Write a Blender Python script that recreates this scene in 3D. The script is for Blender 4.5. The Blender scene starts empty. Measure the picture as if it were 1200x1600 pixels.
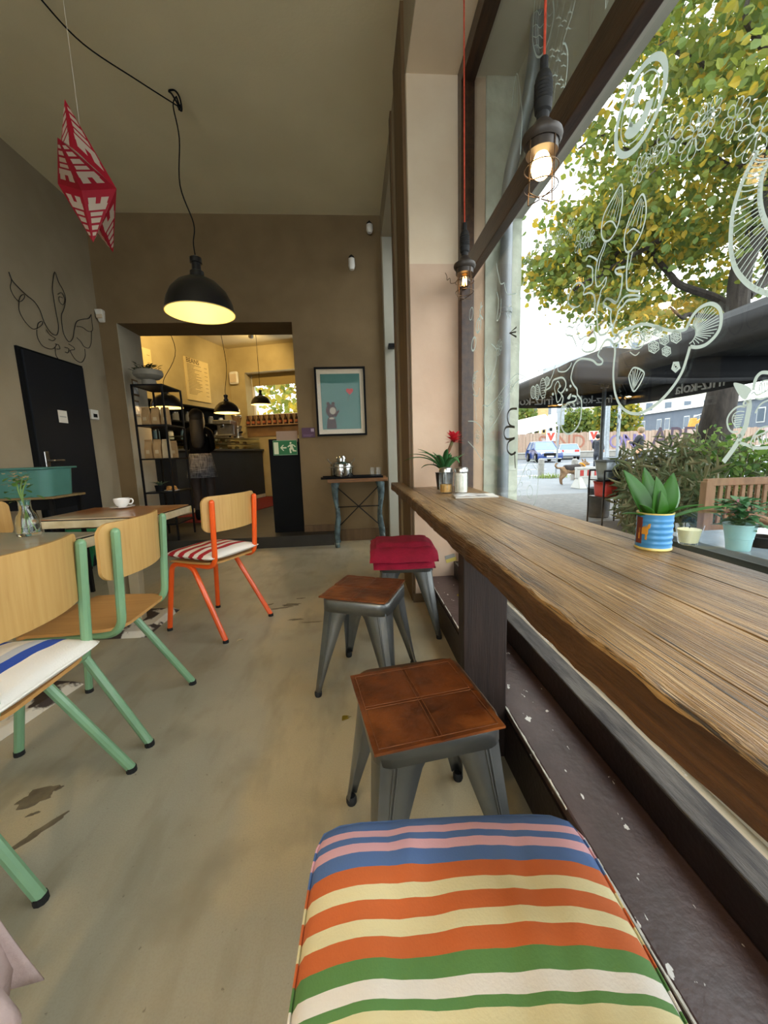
import bpy, bmesh, math, random
from mathutils import Vector, Matrix, noise
random.seed(11)
S = bpy.context.scene
COL = S.collection
PI = math.pi

# ------------------------------------------------------------------ camera
H = 1.05
F = 610.0                                   # focal length for a 1200 px wide frame
def _n(v): return v.normalized()
_d = _n(Vector((553-600, -(708-800), -F)))              # room depth (+Y) seen from the camera
_vx = 125.0
_Y = (_d.x*_vx - _d.z*F)/_d.y
_up = -_n(Vector((_vx, -_Y, -F)))
_xr = _d.cross(_up)
W2C = Matrix((_xr, _d, _up)).transposed()               # world -> camera
C2W = W2C.transposed()
CAM = Vector((0, 0, H))
cd = bpy.data.cameras.new('camera'); co = bpy.data.objects.new('camera', cd); COL.objects.link(co)
cd.sensor_fit = 'HORIZONTAL'; cd.sensor_width = 36.0; cd.lens = F/1200*36.0
cd.clip_start = .02; cd.clip_end = 500
co.matrix_world = Matrix.Translation(CAM) @ C2W.to_4x4()
S.camera = co

# ------------------------------------------------------------------ sky and exposure
w = bpy.data.worlds.new('overcast_sky'); S.world = w; w.use_nodes = True
wn = w.node_tree.nodes; wl = w.node_tree.links
bg = wn['Background']; bg.inputs['Strength'].default_value = 3.2
tc = wn.new('ShaderNodeTexCoord'); nz = wn.new('ShaderNodeTexNoise'); rp = wn.new('ShaderNodeValToRGB')
nz.inputs['Scale'].default_value = 1.6; nz.inputs['Detail'].default_value = 4
rp.color_ramp.elements[0].position = .3; rp.color_ramp.elements[0].color = (.86, .92, 1, 1)
rp.color_ramp.elements[1].position = .7; rp.color_ramp.elements[1].color = (1, 1, 1, 1)
wl.new(tc.outputs['Generated'], nz.inputs['Vector']); wl.new(nz.outputs['Fac'], rp.inputs['Fac'])
wl.new(rp.outputs['Color'], bg.inputs['Color'])
vs = S.view_settings
vs.view_transform = 'Standard'; vs.look = 'None'; vs.gamma = 1; vs.use_curve_mapping = False
vs.exposure = 0.78

# ------------------------------------------------------------------ helpers: points
def ray(px, py): return C2W @ Vector((px-600, -(py-800), -F))
def at(px, py, x=None, y=None, z=None):
    r = ray(px, py)
    t = (x-CAM.x)/r.x if x is not None else (y-CAM.y)/r.y if y is not None else (z-CAM.z)/r.z
    return CAM + r*t
def atp(px, py, p, n):
    r = ray(px, py); return CAM + r*((Vector(p)-CAM).dot(n)/r.dot(n))

# ------------------------------------------------------------------ helpers: meshes
class MB:
    def __init__(s): s.v = []; s.f = []; s.m = []; s.k = 0
    def add(s, vs_, fs):
        o = len(s.v); s.v += [Vector(p) for p in vs_]
        for f in fs: s.f.append([o+i for i in f]); s.m.append(s.k)
        return s
    def hexa(s, p):        # 8 points: bottom 0-3 counter-clockwise, top 4-7
        return s.add(p, [(3,2,1,0),(4,5,6,7),(0,1,5,4),(1,2,6,5),(2,3,7,6),(3,0,4,7)])
    def box(s, x0, x1, y0, y1, z0, z1):
        return s.hexa([(x0,y0,z0),(x1,y0,z0),(x1,y1,z0),(x0,y1,z0),(x0,y0,z1),(x1,y0,z1),(x1,y1,z1),(x0,y1,z1)])
    def fbox(s, M, x0, x1, y0, y1, z0, z1):
        return s.hexa([M @ Vector(p) for p in [(x0,y0,z0),(x1,y0,z0),(x1,y1,z0),(x0,y1,z0),(x0,y0,z1),(x1,y0,z1),(x1,y1,z1),(x0,y1,z1)]])
    def cyl(s, a, b, r0, r1=None, n=12):
        return s.tube([a, b], [r0, r0 if r1 is None else r1], n)
    def tube(s, pts, r, n=8, closed=False):
        pts = [Vector(p) for p in pts]; L = len(pts)
        rs = r if isinstance(r, (list, tuple)) else [r]*L
        up = None; rings = []
        for i, p in enumerate(pts):
            if closed: t = pts[(i+1) % L]-pts[i-1]
            else: t = pts[min(i+1, L-1)]-pts[max(i-1, 0)]
            t = t.normalized() if t.length > 1e-9 else Vector((0,0,1))
            if up is None:
                up = Vector((0,0,1)) if abs(t.z) < .9 else Vector((1,0,0))
            u = (up-t*up.dot(t))
            u = u.normalized() if u.length > 1e-6 else t.orthogonal().normalized()
            up = u; w_ = t.cross(u)
            rings.append([p+(u*math.cos(a)+w_*math.sin(a))*rs[i] for a in [2*PI*k/n for k in range(n)]])
        vs_ = [q for rg in rings for q in rg]; fs = []
        for i in range(L if closed else L-1):
            a = i*n; b = ((i+1) % L)*n
            for k in range(n): fs.append((a+k, a+(k+1) % n, b+(k+1) % n, b+k))
        if not closed: fs += [tuple(range(n-1, -1, -1)), tuple((L-1)*n+k for k in range(n))]
        return s.add(vs_, fs)
    def lathe(s, prof, c=(0,0,0), n=24, M=None):
        c = Vector(c); vs_ = []; fs = []
        for r, z in prof:
            for k in range(n):
                p = Vector((r*math.cos(2*PI*k/n), r*math.sin(2*PI*k/n), z))
                vs_.append((M @ p if M else p)+c)
        for i in range(len(prof)-1):
            for k in range(n):
                fs.append((i*n+k, i*n+(k+1) % n, (i+1)*n+(k+1) % n, (i+1)*n+k))
        if prof[0][0] > 1e-5: fs.append(tuple(range(n-1, -1, -1)))
        if prof[-1][0] > 1e-5: fs.append(tuple((len(prof)-1)*n+k for k in range(n)))
        return s.add(vs_, fs)
    def shell(s, prof, c=(0,0,0), n=24, M=None):           # open lathe, no caps
        q = len(s.f); s.lathe(prof, c, n, M)
        keep = q+(len(prof)-1)*n
        del s.f[keep:]; del s.m[keep:]
        return s
    def sph(s, c, r, n=14, m=8, sc=(1,1,1), M=None):
        prof = [(max(r*math.sin(PI*i/m), 1e-6), -r*math.cos(PI*i/m)) for i in range(m+1)]
        c = Vector(c); D = Matrix.Diagonal(Vector(sc)); D = (M.to_3x3() @ D) if M else D
        return s.lathe(prof, c, n, D)
    def prism(s, poly, fn, t0, t1):                         # polygon (a,b) -> fn(a,b,t)
        n = len(poly)
        vs_ = [fn(a, b, t0) for a, b in poly]+[fn(a, b, t1) for a, b in poly]
        fs = [tuple(range(n-1, -1, -1)), tuple(range(n, 2*n))]+[(i, (i+1) % n, n+(i+1) % n, n+i) for i in range(n)]
        return s.add(vs_, fs)
    def grid(s, nu, nv, fn):
        vs_ = [fn(i/nu, j/nv) for j in range(nv+1) for i in range(nu+1)]
        fs = [(j*(nu+1)+i, j*(nu+1)+i+1, (j+1)*(nu+1)+i+1, (j+1)*(nu+1)+i) for j in range(nv) for i in range(nu)]
        return s.add(vs_, fs)
    def obj(s, name, mat=None, parent=None, world=False, bevel=0, smooth=.6, fix=True, solid=0, sub=0):
        me = bpy.data.meshes.new(name)
        off = parent.location if (world and parent) else Vector()
        me.from_pydata([p-off for p in s.v], [], s.f)
        ms = mat if isinstance(mat, (list, tuple)) else [mat]
        for m in ms:
            if m: me.materials.append(m)
        if len(ms) > 1: me.polygons.foreach_set('material_index', s.m)
        if fix:
            b = bmesh.new(); b.from_mesh(me)
            bmesh.ops.remove_doubles(b, verts=b.verts, dist=1e-6)
            bmesh.ops.recalc_face_normals(b, faces=b.faces); b.to_mesh(me); b.free()
        if smooth:
            me.polygons.foreach_set('use_smooth', [True]*len(me.polygons)); me.set_sharp_from_angle(angle=smooth)
        me.update()
        o = bpy.data.objects.new(name, me); COL.objects.link(o)
        if parent: o.parent = parent
        if solid:
            md = o.modifiers.new('thick', 'SOLIDIFY'); md.thickness = solid; md.offset = 0
        if sub:
            md = o.modifiers.new('sub', 'SUBSURF'); md.levels = sub; md.render_levels = sub
        if bevel:
            md = o.modifiers.new('bev', 'BEVEL'); md.width = bevel; md.segments = 2; md.limit_method = 'ANGLE'; md.angle_limit = .6
        return o

def tag(o, label, cat, group=None, kind=None):
    if label: o['label'] = label
    if cat: o['category'] = cat
    if group: o['group'] = group
    if kind: o['kind'] = kind
    return o
def thing(name, label, cat, loc=(0,0,0), rz=0, group=None):
    o = bpy.data.objects.new(name, None); COL.objects.link(o)
    o.empty_display_size = .05
    o.location = Vector(loc); o.rotation_euler = (0, 0, rz)
    return tag(o, label, cat, group)
def struct(o):
    o['kind'] = 'structure'; return o
def copy_tree(o, parent=None):
    c = o.copy(); COL.objects.link(c); c.parent = parent
    for ch in list(o.children): copy_tree(ch, c)
    return c
def bake(o):                                               # modifiers -> plain mesh
    dg = bpy.context.evaluated_depsgraph_get(); dg.update()
    me = bpy.data.meshes.new_from_object(o.evaluated_get(dg))
    o.modifiers.clear(); old = o.data; o.data = me
    return o
def arc(c, r, a0, a1, n, ax=(1,0,0), ay=(0,0,1)):
    c = Vector(c); ax = Vector(ax); ay = Vector(ay)
    return [c+ax*(r*math.cos(a0+(a1-a0)*i/n))+ay*(r*math.sin(a0+(a1-a0)*i/n)) for i in range(n+1)]
def rounded(pts, r, seg=5):                                # round the corners of a polyline
    pts = [Vector(p) for p in pts]; out = [pts[0]]
    for i in range(1, len(pts)-1):
        a, b, c = pts[i-1], pts[i], pts[i+1]
        d1 = (a-b); d2 = (c-b); q = min(r, d1.length*.49, d2.length*.49)
        p, e = b+d1.normalized()*q, b+d2.normalized()*q
        for k in range(seg+1):
            t = k/seg; out.append(p*(1-t)**2+b*2*t*(1-t)+e*t*t)
    out.append(pts[-1]); return out
def crom(pts, seg=5, closed=False):                        # Catmull-Rom
    P = [Vector(p) for p in pts]; L = len(P); out = []
    for i in range(L if closed else L-1):
        if closed: a, b, c, d = P[i-1], P[i], P[(i+1) % L], P[(i+2) % L]
        else: a, b, c, d = P[max(i-1,0)], P[i], P[i+1], P[min(i+2,L-1)]
        for k in range(seg):
            t = k/seg
            out.append(.5*((2*b)+(c-a)*t+(2*a-5*b+4*c-d)*t*t+(3*b-a-3*c+d)*t**3))
    if not closed: out.append(P[-1])
    return out
def rrect(w_, h_, r, n=4):
    o = []
    for cx, cy, a in ((w_/2-r, h_/2-r, 0), (-w_/2+r, h_/2-r, PI/2), (-w_/2+r, -h_/2+r, PI), (w_/2-r, -h_/2+r, 1.5*PI)):
        for k in range(n+1): o.append((cx+r*math.cos(a+PI/2*k/n), cy+r*math.sin(a+PI/2*k/n)))
    return o
def panel(w_, h_, r, th, fn, nu=10, corner=4):             # rounded sheet with thickness; fn(a,b,t)
    bs = sorted(set([round(-h_/2+r*(1-math.cos(PI/2*k/corner)), 6) for k in range(corner+1)]+[round(h_/2-r*(1-math.cos(PI/2*k/corner)), 6) for k in range(corner+1)]+[round(-h_/2+h_*k/6, 6) for k in range(1, 6)]))
    m = MB(); rows = []
    for t in (-th/2, th/2):
        for b in bs:
            e = max(0, abs(b)-(h_/2-r)); hw = w_/2-r+math.sqrt(max(r*r-e*e, 0))
            rows.append([fn(-hw+2*hw*i/nu, b, t) for i in range(nu+1)])
    nb = len(bs); vs_ = [p for rw in rows for p in rw]; N = nu+1; fs = []
    idx = lambda s_, j, i: (s_*nb+j)*N+i
    for s_ in (0, 1):
        for j in range(nb-1):
            for i in range(nu): fs.append((idx(s_,j,i), idx(s_,j,i+1), idx(s_,j+1,i+1), idx(s_,j+1,i)))
    for j in range(nb-1):
        for i in (0, nu): fs.append((idx(0,j,i), idx(0,j+1,i), idx(1,j+1,i), idx(1,j,i)))
    for j in (0, nb-1):
        for i in range(nu): fs.append((idx(0,j,i), idx(0,j,i+1), idx(1,j,i+1), idx(1,j,i)))
    return m.add(vs_, fs)
def text_mesh(txt, size, name, mat, parent, M, ext=.001):  # lettering as real geometry
    cu = bpy.data.curves.new(name, 'FONT'); cu.body = txt; cu.size = size; cu.extrude = ext
    cu.align_x = 'CENTER'; cu.align_y = 'CENTER'; cu.resolution_u = 3
    o = bpy.data.objects.new(name, cu); COL.objects.link(o)
    dg = bpy.context.evaluated_depsgraph_get(); dg.update()
    me = bpy.data.meshes.new_from_object(o.evaluated_get(dg)); bpy.data.objects.remove(o)
    me.transform(M)
    if parent and parent.location.length: me.transform(Matrix.Translation(-parent.location))
    me.materials.clear(); me.materials.append(mat)
    o = bpy.data.objects.new(name, me); COL.objects.link(o); o.parent = parent
    return o
def frame(o, ux, uy, uz):
    M = Matrix((ux, uy, uz)).transposed().to_4x4(); M.translation = Vector(o); return M

# ------------------------------------------------------------------ helpers: materials
def lin(c):
    if isinstance(c, str):
        c = c.lstrip('#'); c = [int(c[i:i+2], 16)/255 for i in (0, 2, 4)]
        return tuple(x/12.92 if x <= .04045 else ((x+.055)/1.055)**2.4 for x in c)
    return tuple(c)
def mat(name, c1, rough=.6, c2=None, scale=6, detail=5, lo=.35, hi=.65, metal=0, bump=0, bscale=40, stretch=(1,1,1), spec=.5, coat=0, alpha=1, emit=None, estr=0, trans=0, ior=1.45, sss=0, sheen=0):
    m = bpy.data.materials.new(name); m.use_nodes = True
    N = m.node_tree.nodes; L = m.node_tree.links; b = N['Principled BSDF']
    c1 = lin(c1)
    b.inputs['Base Color'].default_value = (*c1, 1); b.inputs['Roughness'].default_value = rough
    b.inputs['Metallic'].default_value = metal; b.inputs['Specular IOR Level'].default_value = spec
    b.inputs['Coat Weight'].default_value = coat; b.inputs['IOR'].default_value = ior
    b.inputs['Transmission Weight'].default_value = trans; b.inputs['Alpha'].default_value = alpha
    b.inputs['Sheen Weight'].default_value = sheen
    if emit: b.inputs['Emission Color'].default_value = (*lin(emit), 1); b.inputs['Emission Strength'].default_value = estr
    if c2 or bump:
        t = N.new('ShaderNodeTexCoord'); mp = N.new('ShaderNodeMapping'); mp.inputs['Scale'].default_value = stretch
        L.new(t.outputs['Object'], mp.inputs['Vector'])
    if c2:
        n = N.new('ShaderNodeTexNoise'); n.inputs['Scale'].default_value = scale; n.inputs['Detail'].default_value = detail
        r = N.new('ShaderNodeValToRGB'); r.color_ramp.elements[0].position = lo; r.color_ramp.elements[1].position = hi
        r.color_ramp.elements[0].color = (*c1, 1); r.color_ramp.elements[1].color = (*lin(c2), 1)
        L.new(mp.outputs['Vector'], n.inputs['Vector']); L.new(n.outputs['Fac'], r.inputs['Fac']); L.new(r.outputs['Color'], b.inputs['Base Color'])
        m['ramp'] = r.name
    if bump:
        n2 = N.new('ShaderNodeTexNoise'); n2.inputs['Scale'].default_value = bscale; n2.inputs['Detail'].default_value = 6
        bp = N.new('ShaderNodeBump'); bp.inputs['Strength'].default_value = bump; bp.inputs['Distance'].default_value = .01
        L.new(mp.outputs['Vector'], n2.inputs['Vector']); L.new(n2.outputs['Fac'], bp.inputs['Height']); L.new(bp.outputs['Normal'], b.inputs['Normal'])
    return m
def layer(m, c, scale, lo, hi, stretch=(1,1,1), detail=6, kind='noise', seed=0, fac=1):       # another colour on top
    N = m.node_tree.nodes; L = m.node_tree.links; b = N['Principled BSDF']
    t = N.new('ShaderNodeTexCoord'); mp = N.new('ShaderNodeMapping'); mp.inputs['Scale'].default_value = stretch
    mp.inputs['Location'].default_value = (seed*3.1, seed*1.7, seed*.9)
    L.new(t.outputs['Object'], mp.inputs['Vector'])
    if kind == 'vor':
        n = N.new('ShaderNodeTexVoronoi'); n.inputs['Scale'].default_value = scale; out = n.outputs['Distance']
    else:
        n = N.new('ShaderNodeTexNoise'); n.inputs['Scale'].default_value = scale; n.inputs['Detail'].default_value = detail; out = n.outputs['Fac']
    L.new(mp.outputs['Vector'], n.inputs['Vector'])
    r = N.new('ShaderNodeMapRange'); r.inputs['From Min'].default_value = lo; r.inputs['From Max'].default_value = hi; r.inputs['To Max'].default_value = fac
    L.new(out, r.inputs['Value'])
    mx = N.new('ShaderNodeMix'); mx.data_type = 'RGBA'
    s = b.inputs['Base Color']
    if s.is_linked: L.new(s.links[0].from_socket, mx.inputs['A'])
    else: mx.inputs['A'].default_value = s.default_value[:]
    mx.inputs['B'].default_value = (*lin(c), 1)
    L.new(r.outputs['Result'], mx.inputs['Factor']); L.new(mx.outputs['Result'], s)
    return m
def stripes(m, axis, stops, wob=0):                         # constant bands along an object axis
    N = m.node_tree.nodes; L = m.node_tree.links; b = N['Principled BSDF']
    t = N.new('ShaderNodeTexCoord'); sp = N.new('ShaderNodeSeparateXYZ'); L.new(t.outputs['Object'], sp.inputs[0])
    r = N.new('ShaderNodeValToRGB'); r.color_ramp.interpolation = 'CONSTANT'
    a0, a1 = stops[0][0], stops[-1][0]+.02
    mr = N.new('ShaderNodeMapRange'); mr.inputs['From Min'].default_value = a0; mr.inputs['From Max'].default_value = a1
    L.new(sp.outputs['XYZ'.index(axis)], mr.inputs['Value']); L.new(mr.outputs['Result'], r.inputs['Fac'])
    el = r.color_ramp.elements
    while len(el) < len(stops): el.new(.5)
    for e, (p, c) in zip(el, stops): e.position = (p-a0)/(a1-a0)
    for e, (p, c) in zip(el, stops): e.color = (*lin(c), 1)
    L.new(r.outputs['Color'], b.inputs['Base Color'])
    return m
def pane_mat(name, tint=(1,1,1), refl=1.0):                 # thin clear pane: see-through with a Fresnel reflection
    m = bpy.data.materials.new(name); m.use_nodes = True
    N = m.node_tree.nodes; L = m.node_tree.links; N.clear()
    o = N.new('ShaderNodeOutputMaterial'); mx = N.new('ShaderNodeMixShader'); t = N.new('ShaderNodeBsdfTransparent')
    g = N.new('ShaderNodeBsdfGlossy'); lw = N.new('ShaderNodeLayerWeight'); lw.inputs['Blend'].default_value = .5
    pw = N.new('ShaderNodeMath'); pw.operation = 'POWER'; pw.inputs[1].default_value = 5; L.new(lw.outputs['Facing'], pw.inputs[0])
    f = N.new('ShaderNodeMath'); f.operation = 'MULTIPLY_ADD'; f.inputs[1].default_value = .45; f.inputs[2].default_value = .035; L.new(pw.outputs[0], f.inputs[0])
    g.inputs['Roughness'].default_value = .0; t.inputs['Color'].default_value = (*tint, 1)
    mu = N.new('ShaderNodeMath'); mu.operation = 'MULTIPLY'; mu.inputs[1].default_value = refl
    L.new(f.outputs[0], mu.inputs[0]); L.new(mu.outputs[0], mx.inputs['Fac'])
    L.new(t.outputs[0], mx.inputs[1]); L.new(g.outputs[0], mx.inputs[2]); L.new(mx.outputs[0], o.inputs['Surface'])
    return m
def leaf_mat(name, c1, c2, tr=.45):
    m = mat(name, c1, .55, c2, scale=.9, lo=.4, hi=.6)
    N = m.node_tree.nodes; L = m.node_tree.links; b = N['Principled BSDF']
    t = N.new('ShaderNodeBsdfTranslucent'); mx = N.new('ShaderNodeMixShader'); mx.inputs['Fac'].default_value = tr
    s = b.inputs['Base Color']
    if s.is_linked: L.new(s.links[0].from_socket, t.inputs['Color'])
    o = N['Material Output']; L.new(b.outputs[0], mx.inputs[1]); L.new(t.outputs[0], mx.inputs[2]); L.new(mx.outputs[0], o.inputs['Surface'])
    return m

M = {}
M['wall'] = mat('taupe_wall_paint', '#a0937b', .85, '#988b73', scale=3, bump=.12, bscale=60)
M['wall_back'] = mat('brown_taupe_paint', '#7f6a4b', .85, '#766244', scale=3, bump=.12, bscale=60)
M['ceiling'] = mat('ceiling_paint', '#d8cca8', .9, '#d1c5a1', scale=2, bump=.1, bscale=50)
M['reveal'] = mat('beige_reveal_paint', '#d9c8ae', .8, '#d2bfa4', scale=4, bump=.1, bscale=25)
M['reveal_low'] = mat('pinkish_reveal_paint', '#cdb29a', .8, '#c3a68e', scale=4, bump=.12, bscale=25)
M['grey_reveal'] = mat('grey_reveal_paint', '#a9a698', .8, '#a09d8e', scale=3, bump=.08)
M['casing'] = mat('brown_casing', '#6f5638', .6, '#5f4930', scale=3, stretch=(8,8,.6))
M['yellow_wall'] = mat('warm_cream_wall', '#b3a276', .85, '#a9986c', scale=3, bump=.1)
M['dark_frame'] = mat('dark_brown_frame', '#46301f', .34, '#2e1e15', scale=6, stretch=(6,1,6), bump=.15, bscale=30)
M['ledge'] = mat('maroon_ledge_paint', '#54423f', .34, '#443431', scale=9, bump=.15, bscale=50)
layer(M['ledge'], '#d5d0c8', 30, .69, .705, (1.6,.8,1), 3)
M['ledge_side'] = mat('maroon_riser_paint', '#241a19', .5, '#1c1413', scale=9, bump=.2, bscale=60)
M['concrete'] = mat('polished_concrete', '#aca591', .42, '#938d79', scale=1.3, detail=9, lo=.3, hi=.7, bump=.05, bscale=45)
layer(M['concrete'], '#b8a681', 1.5, .50, .62, (1.1,.6,1), 9, seed=2, fac=.75)
layer(M['concrete'], '#8a8069', 4.5, .50, .66, (2.2,.7,1), 9, seed=11, fac=.5)
layer(M['concrete'], '#776c57', 3.2, .56, .74, (1,1,1), 10, seed=5, fac=.55)
layer(M['concrete'], '#5b5142', 70, .70, .76, (1,1,1), 3, seed=3, fac=.6)
layer(M['concrete'], '#8b826d', 230, .45, .6, (1,1,1), 2, seed=7, fac=.18)
M['worn'] = mat('worn_floor_patch', '#776a53', .6, '#5d5241', scale=20, bump=.3)
M['slab'] = mat('dark_floor_slab', '#36322b', .55, '#2a2722', scale=5, bump=.15)
M['white_paint'] = mat('white_paint', '#e6e3db', .5, '#d9d5ca', scale=8)
M['black'] = mat('black_paint', '#0b0c0e', .75, '#0f1012', scale=5, spec=.2)
M['black_metal'] = mat('black_metal', '#141416', .4, '#1d1d1f', scale=9, metal=.5)
M['navy'] = mat('navy_door_paint', '#14171d', .65, '#111419', scale=3, spec=.3)
M['steel'] = mat('brushed_steel', '#b9b9b6', .28, '#a2a2a0', scale=20, metal=1)
M['raw_steel'] = mat('raw_stool_steel', '#8b8d8c', .36, '#696b6a', scale=5, metal=.85, lo=.3, hi=.7, bump=.05)
M['rubber'] = mat('black_rubber', '#111111', .7, '#191919', scale=20)
M['green'] = mat('mint_green_lacquer', '#7aa07a', .38, '#709671', scale=5, coat=.2)
M['green_dark'] = mat('green_lacquer', '#2f8056', .35, '#2a744d', scale=5)
M['orange'] = mat('orange_lacquer', '#ea5c1c', .3, '#e05416', scale=5, coat=.2)
M['oak'] = mat('oak_veneer', '#c39d60', .42, '#b58d50', scale=4, stretch=(14,14,.7), lo=.3, hi=.7)
layer(M['oak'], '#a4783f', 9, .62, .75, (22,22,.6), 4, seed=4, fac=.5)
M['oak_seat'] = mat('oak_seat_veneer', '#b98c54', .42, '#a97c45', scale=4, stretch=(.7,14,14), lo=.3, hi=.7)
M['leather'] = mat('cognac_leather', '#7c411b', .32, '#46210e', scale=7, lo=.3, hi=.72, bump=.25, bscale=45)
layer(M['leather'], '#a05c28', 5, .52, .70, seed=3, fac=.65)
layer(M['leather'], '#3a1b0c', 16, .56, .72, (1,1,1), 7, seed=8, fac=.5)
M['stitch'] = mat('leather_seam', '#7a4a28', .6, '#65391d', scale=60)
M['seat_wood'] = mat('stool_seat_wood', '#5c3f26', .5, '#40291a', scale=5, stretch=(1,8,8))
# ================================================================== THE ROOM
XL, XR, YB, ZC, YF = -2.68, .39, 4.68, 3.60, -2.7
XO = 1.10                       # outer face of the street wall
def bx(name, m, *b, bevel=0):
    mb = MB()
    for q in b: mb.box(*q)
    return struct(mb.obj(name, m, bevel=bevel, smooth=0))
fl = bx('floor', M['concrete'], (XL-.2, .479, YF-.2, YB, -.12, 0), (.479, XO, 3.45, 4.60, -.12, 0))
bx('ceiling', M['ceiling'], (XL-.2, XO, YF-.2, YB, ZC, ZC+.2))
bx('wall_left', M['wall'], (XL-.2, XL, YF-.2, YB+.47, 0, ZC))
bx('wall_back', M['wall_back'], (XL, -2.50, YB, YB+.47, 0, ZC), (-.63, XO, YB, YB+.47, 0, ZC), (-2.50, -.63, YB, YB+.47, 2.515, ZC))
bx('wall_right', M['wall'], (XR, XO, 2.62, 3.45, 0, ZC), (XR, XO, YF, 2.62, 3.23, ZC), (XR, XO, 3.45, 4.60, 3.35, ZC),
   (XR, XO, 4.61, YB, 0, ZC), (XR, XO, YF, -2.0, 0, 3.23), (.75, XO, -2.0, 2.62, -.12, .262))
bx('wall_front', M['wall'], (XL, -2.5, YF-.2, YF, 0, ZC), (.3, XO, YF-.2, YF, 0, ZC), (-2.5, .3, YF-.2, YF, 3.2, ZC), (-2.5, .3, YF-.2, YF, 0, .3))
bx('wall_reveal', M['reveal'], (XR+.004, .70, 2.606, 2.62, 2.20, 3.222))
bx('wall_reveal_lower', M['reveal_low'], (XR+.004, .70, 2.606, 2.62, 0, 2.20))
bx('ceiling_reveal', M['reveal'], (XR+.004, .70, -2.0, 2.62, 3.222, 3.23))
bx('wall_niche', M['grey_reveal'], (XR+.01, .96, 4.60, 4.61, 0, 3.35))
bx('trim_1', M['casing'], (XR-.02, XR, 2.63, 3.05, 0, ZC))
bx('trim_2', M['casing'], (XR-.012, XR, 3.36, 3.45, 0, ZC))
bx('trim_3', M['casing'], (XR-.015, .66, 2.592, 2.606, .0, .06))
bx('baseboard_back', M['casing'], (-.63, -.27, YB-.02, YB, .13, .21), (-.27, XR-.02, YB-.02, YB, 0, .14), (XL+.02, -2.5, YB-.02, YB, .13, .23))
bx('baseboard_left', M['casing'], (XL, XL+.02, YF, 3.52, 0, .1), (XL, XL+.02, 4.40, 4.47, 0, .1))
bx('wall_passage_jamb', mat('grey_jamb_paint', '#b3ab97', .85, '#a8a08c', scale=3), (-2.5, -2.494, YB+.004, YB+.47, .13, 2.515))
bx('floor_step', M['slab'], (XL, -.27, 4.47, YB, 0, .13), (-2.50, -.63, YB, YB+.47, 0, .13))
# street-side reveal, soffit and fascia
bx('wall_outer_reveal', mat('tan_outer_reveal', '#b59a80', .8, '#a98d73', scale=6, bump=.2), (.782, .868, 2.60, 2.62, .262, 3.3))
bx('wall_outer_reveal_pale', mat('pale_outer_plaster', '#aeb3a3', .9, '#979c8d', scale=9, bump=.6, bscale=22), (.868, XO, 2.585, 2.62, .262, 3.3))
bx('ceiling_outer_soffit', mat('grey_soffit', '#b0ae9e', .9, '#a6a494', scale=4), (.782, XO, -2.0, 2.62, 3.21, 3.23))
bx('trim_4', mat('grey_fascia', '#b2b0a2', .85, '#a8a698', scale=4), (1.05, XO, -2.0, 2.62, 2.45, 3.23))
bx('trim_5', M['white_paint'], (.775, XO+.04, -2.0, 2.60, .262, .285))
# window ledge under the bar
bx('trim_6', M['ledge'], (.479, .665, -2.0, 2.606, 0, .18), bevel=.006)
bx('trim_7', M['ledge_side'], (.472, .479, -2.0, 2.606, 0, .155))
mb = MB()                                                   # flaked paint along the ledge's front edge
rr = random.Random(3)
y = -.3
while y < 2.5:
    L_ = rr.uniform(.006, .02); q = noise.noise((y*6, 0, 0)); wd = max(0, .0018+.004*noise.noise((y*17, 2, 0))+.003*noise.noise((y*60, 5, 0)))
    if q > -.25 and wd > .0003: mb.box(.4770, .4793+wd, y, y+L_, .1775-wd*.8, .1806)
    y += L_
struct(mb.obj('trim_8', mat('chipped_pale_paint', '#cfcabd', .8, '#a9a396', scale=40), smooth=0))
# worn patches in the screed
def blob(cx, cy, rx, ry, rot, seed, n=26):
    r_ = random.Random(seed); ph = [r_.uniform(0, 6.28) for _ in range(5)]; o = []
    for k in range(n):
        a = 2*PI*k/n; q = 1+.22*math.sin(2*a+ph[0])+.14*math.sin(5*a+ph[1])+.09*math.sin(9*a+ph[2])
        x_, y_ = rx*q*math.cos(a), ry*q*math.sin(a)
        o.append((cx+x_*math.cos(rot)-y_*math.sin(rot), cy+x_*math.sin(rot)+y_*math.cos(rot)))
    return o
for i, (px, py, rx, ry, rt) in enumerate([(58,1245,.055,.032,.3),(60,1300,.06,.014,.9),(92,1232,.012,.006,.5),(52,1272,.014,.006,.4),(440,950,.06,.012,.2),(462,968,.05,.010,.1),(455,945,.07,.02,.0),(420,945,.03,.012,.6),(488,972,.05,.008,0),(470,935,.03,.008,.2)]):
    p = at(px, py, z=0); mb = MB()
    mb.prism(blob(p.x, p.y, rx, ry, rt, i), lambda a, b, t: (a, b, t), 0, .0012)
    o = mb.obj('worn_patch', M['worn'], fl, smooth=0)

# ------------------------------------------------------------------ shop window
win = struct(bpy.data.objects.new('window_1', None)); COL.objects.link(win)
GX = .74
def wpart(name, m, *b, bevel=.004):
    mb = MB()
    for q in b: mb.box(*q)
    return mb.obj(name, m, win, bevel=bevel, smooth=0)
wpart('post', M['dark_frame'], (.70, .78, 2.53, 2.606, .275, 3.222))
wpart('post', M['dark_frame'], (.70, .78, -2.0, -1.93, .275, 3.222))
wpart('head_rail', M['dark_frame'], (.70, .78, -1.93, 2.53, 3.13, 3.222))
wpart('transom', M['dark_frame'], (.684, .73, -1.93, 2.53, 2.021, 2.129))
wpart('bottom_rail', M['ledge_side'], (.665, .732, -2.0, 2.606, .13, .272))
wpart('rail_cap', mat('weathered_rail_top', '#565049', .6, '#2c2624', scale=7, stretch=(6,1,6), bump=.3), (.662, .735, -2.0, 2.606, .272, .281))
M['pane'] = pane_mat('window_glass', (.97, .99, .98))
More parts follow.
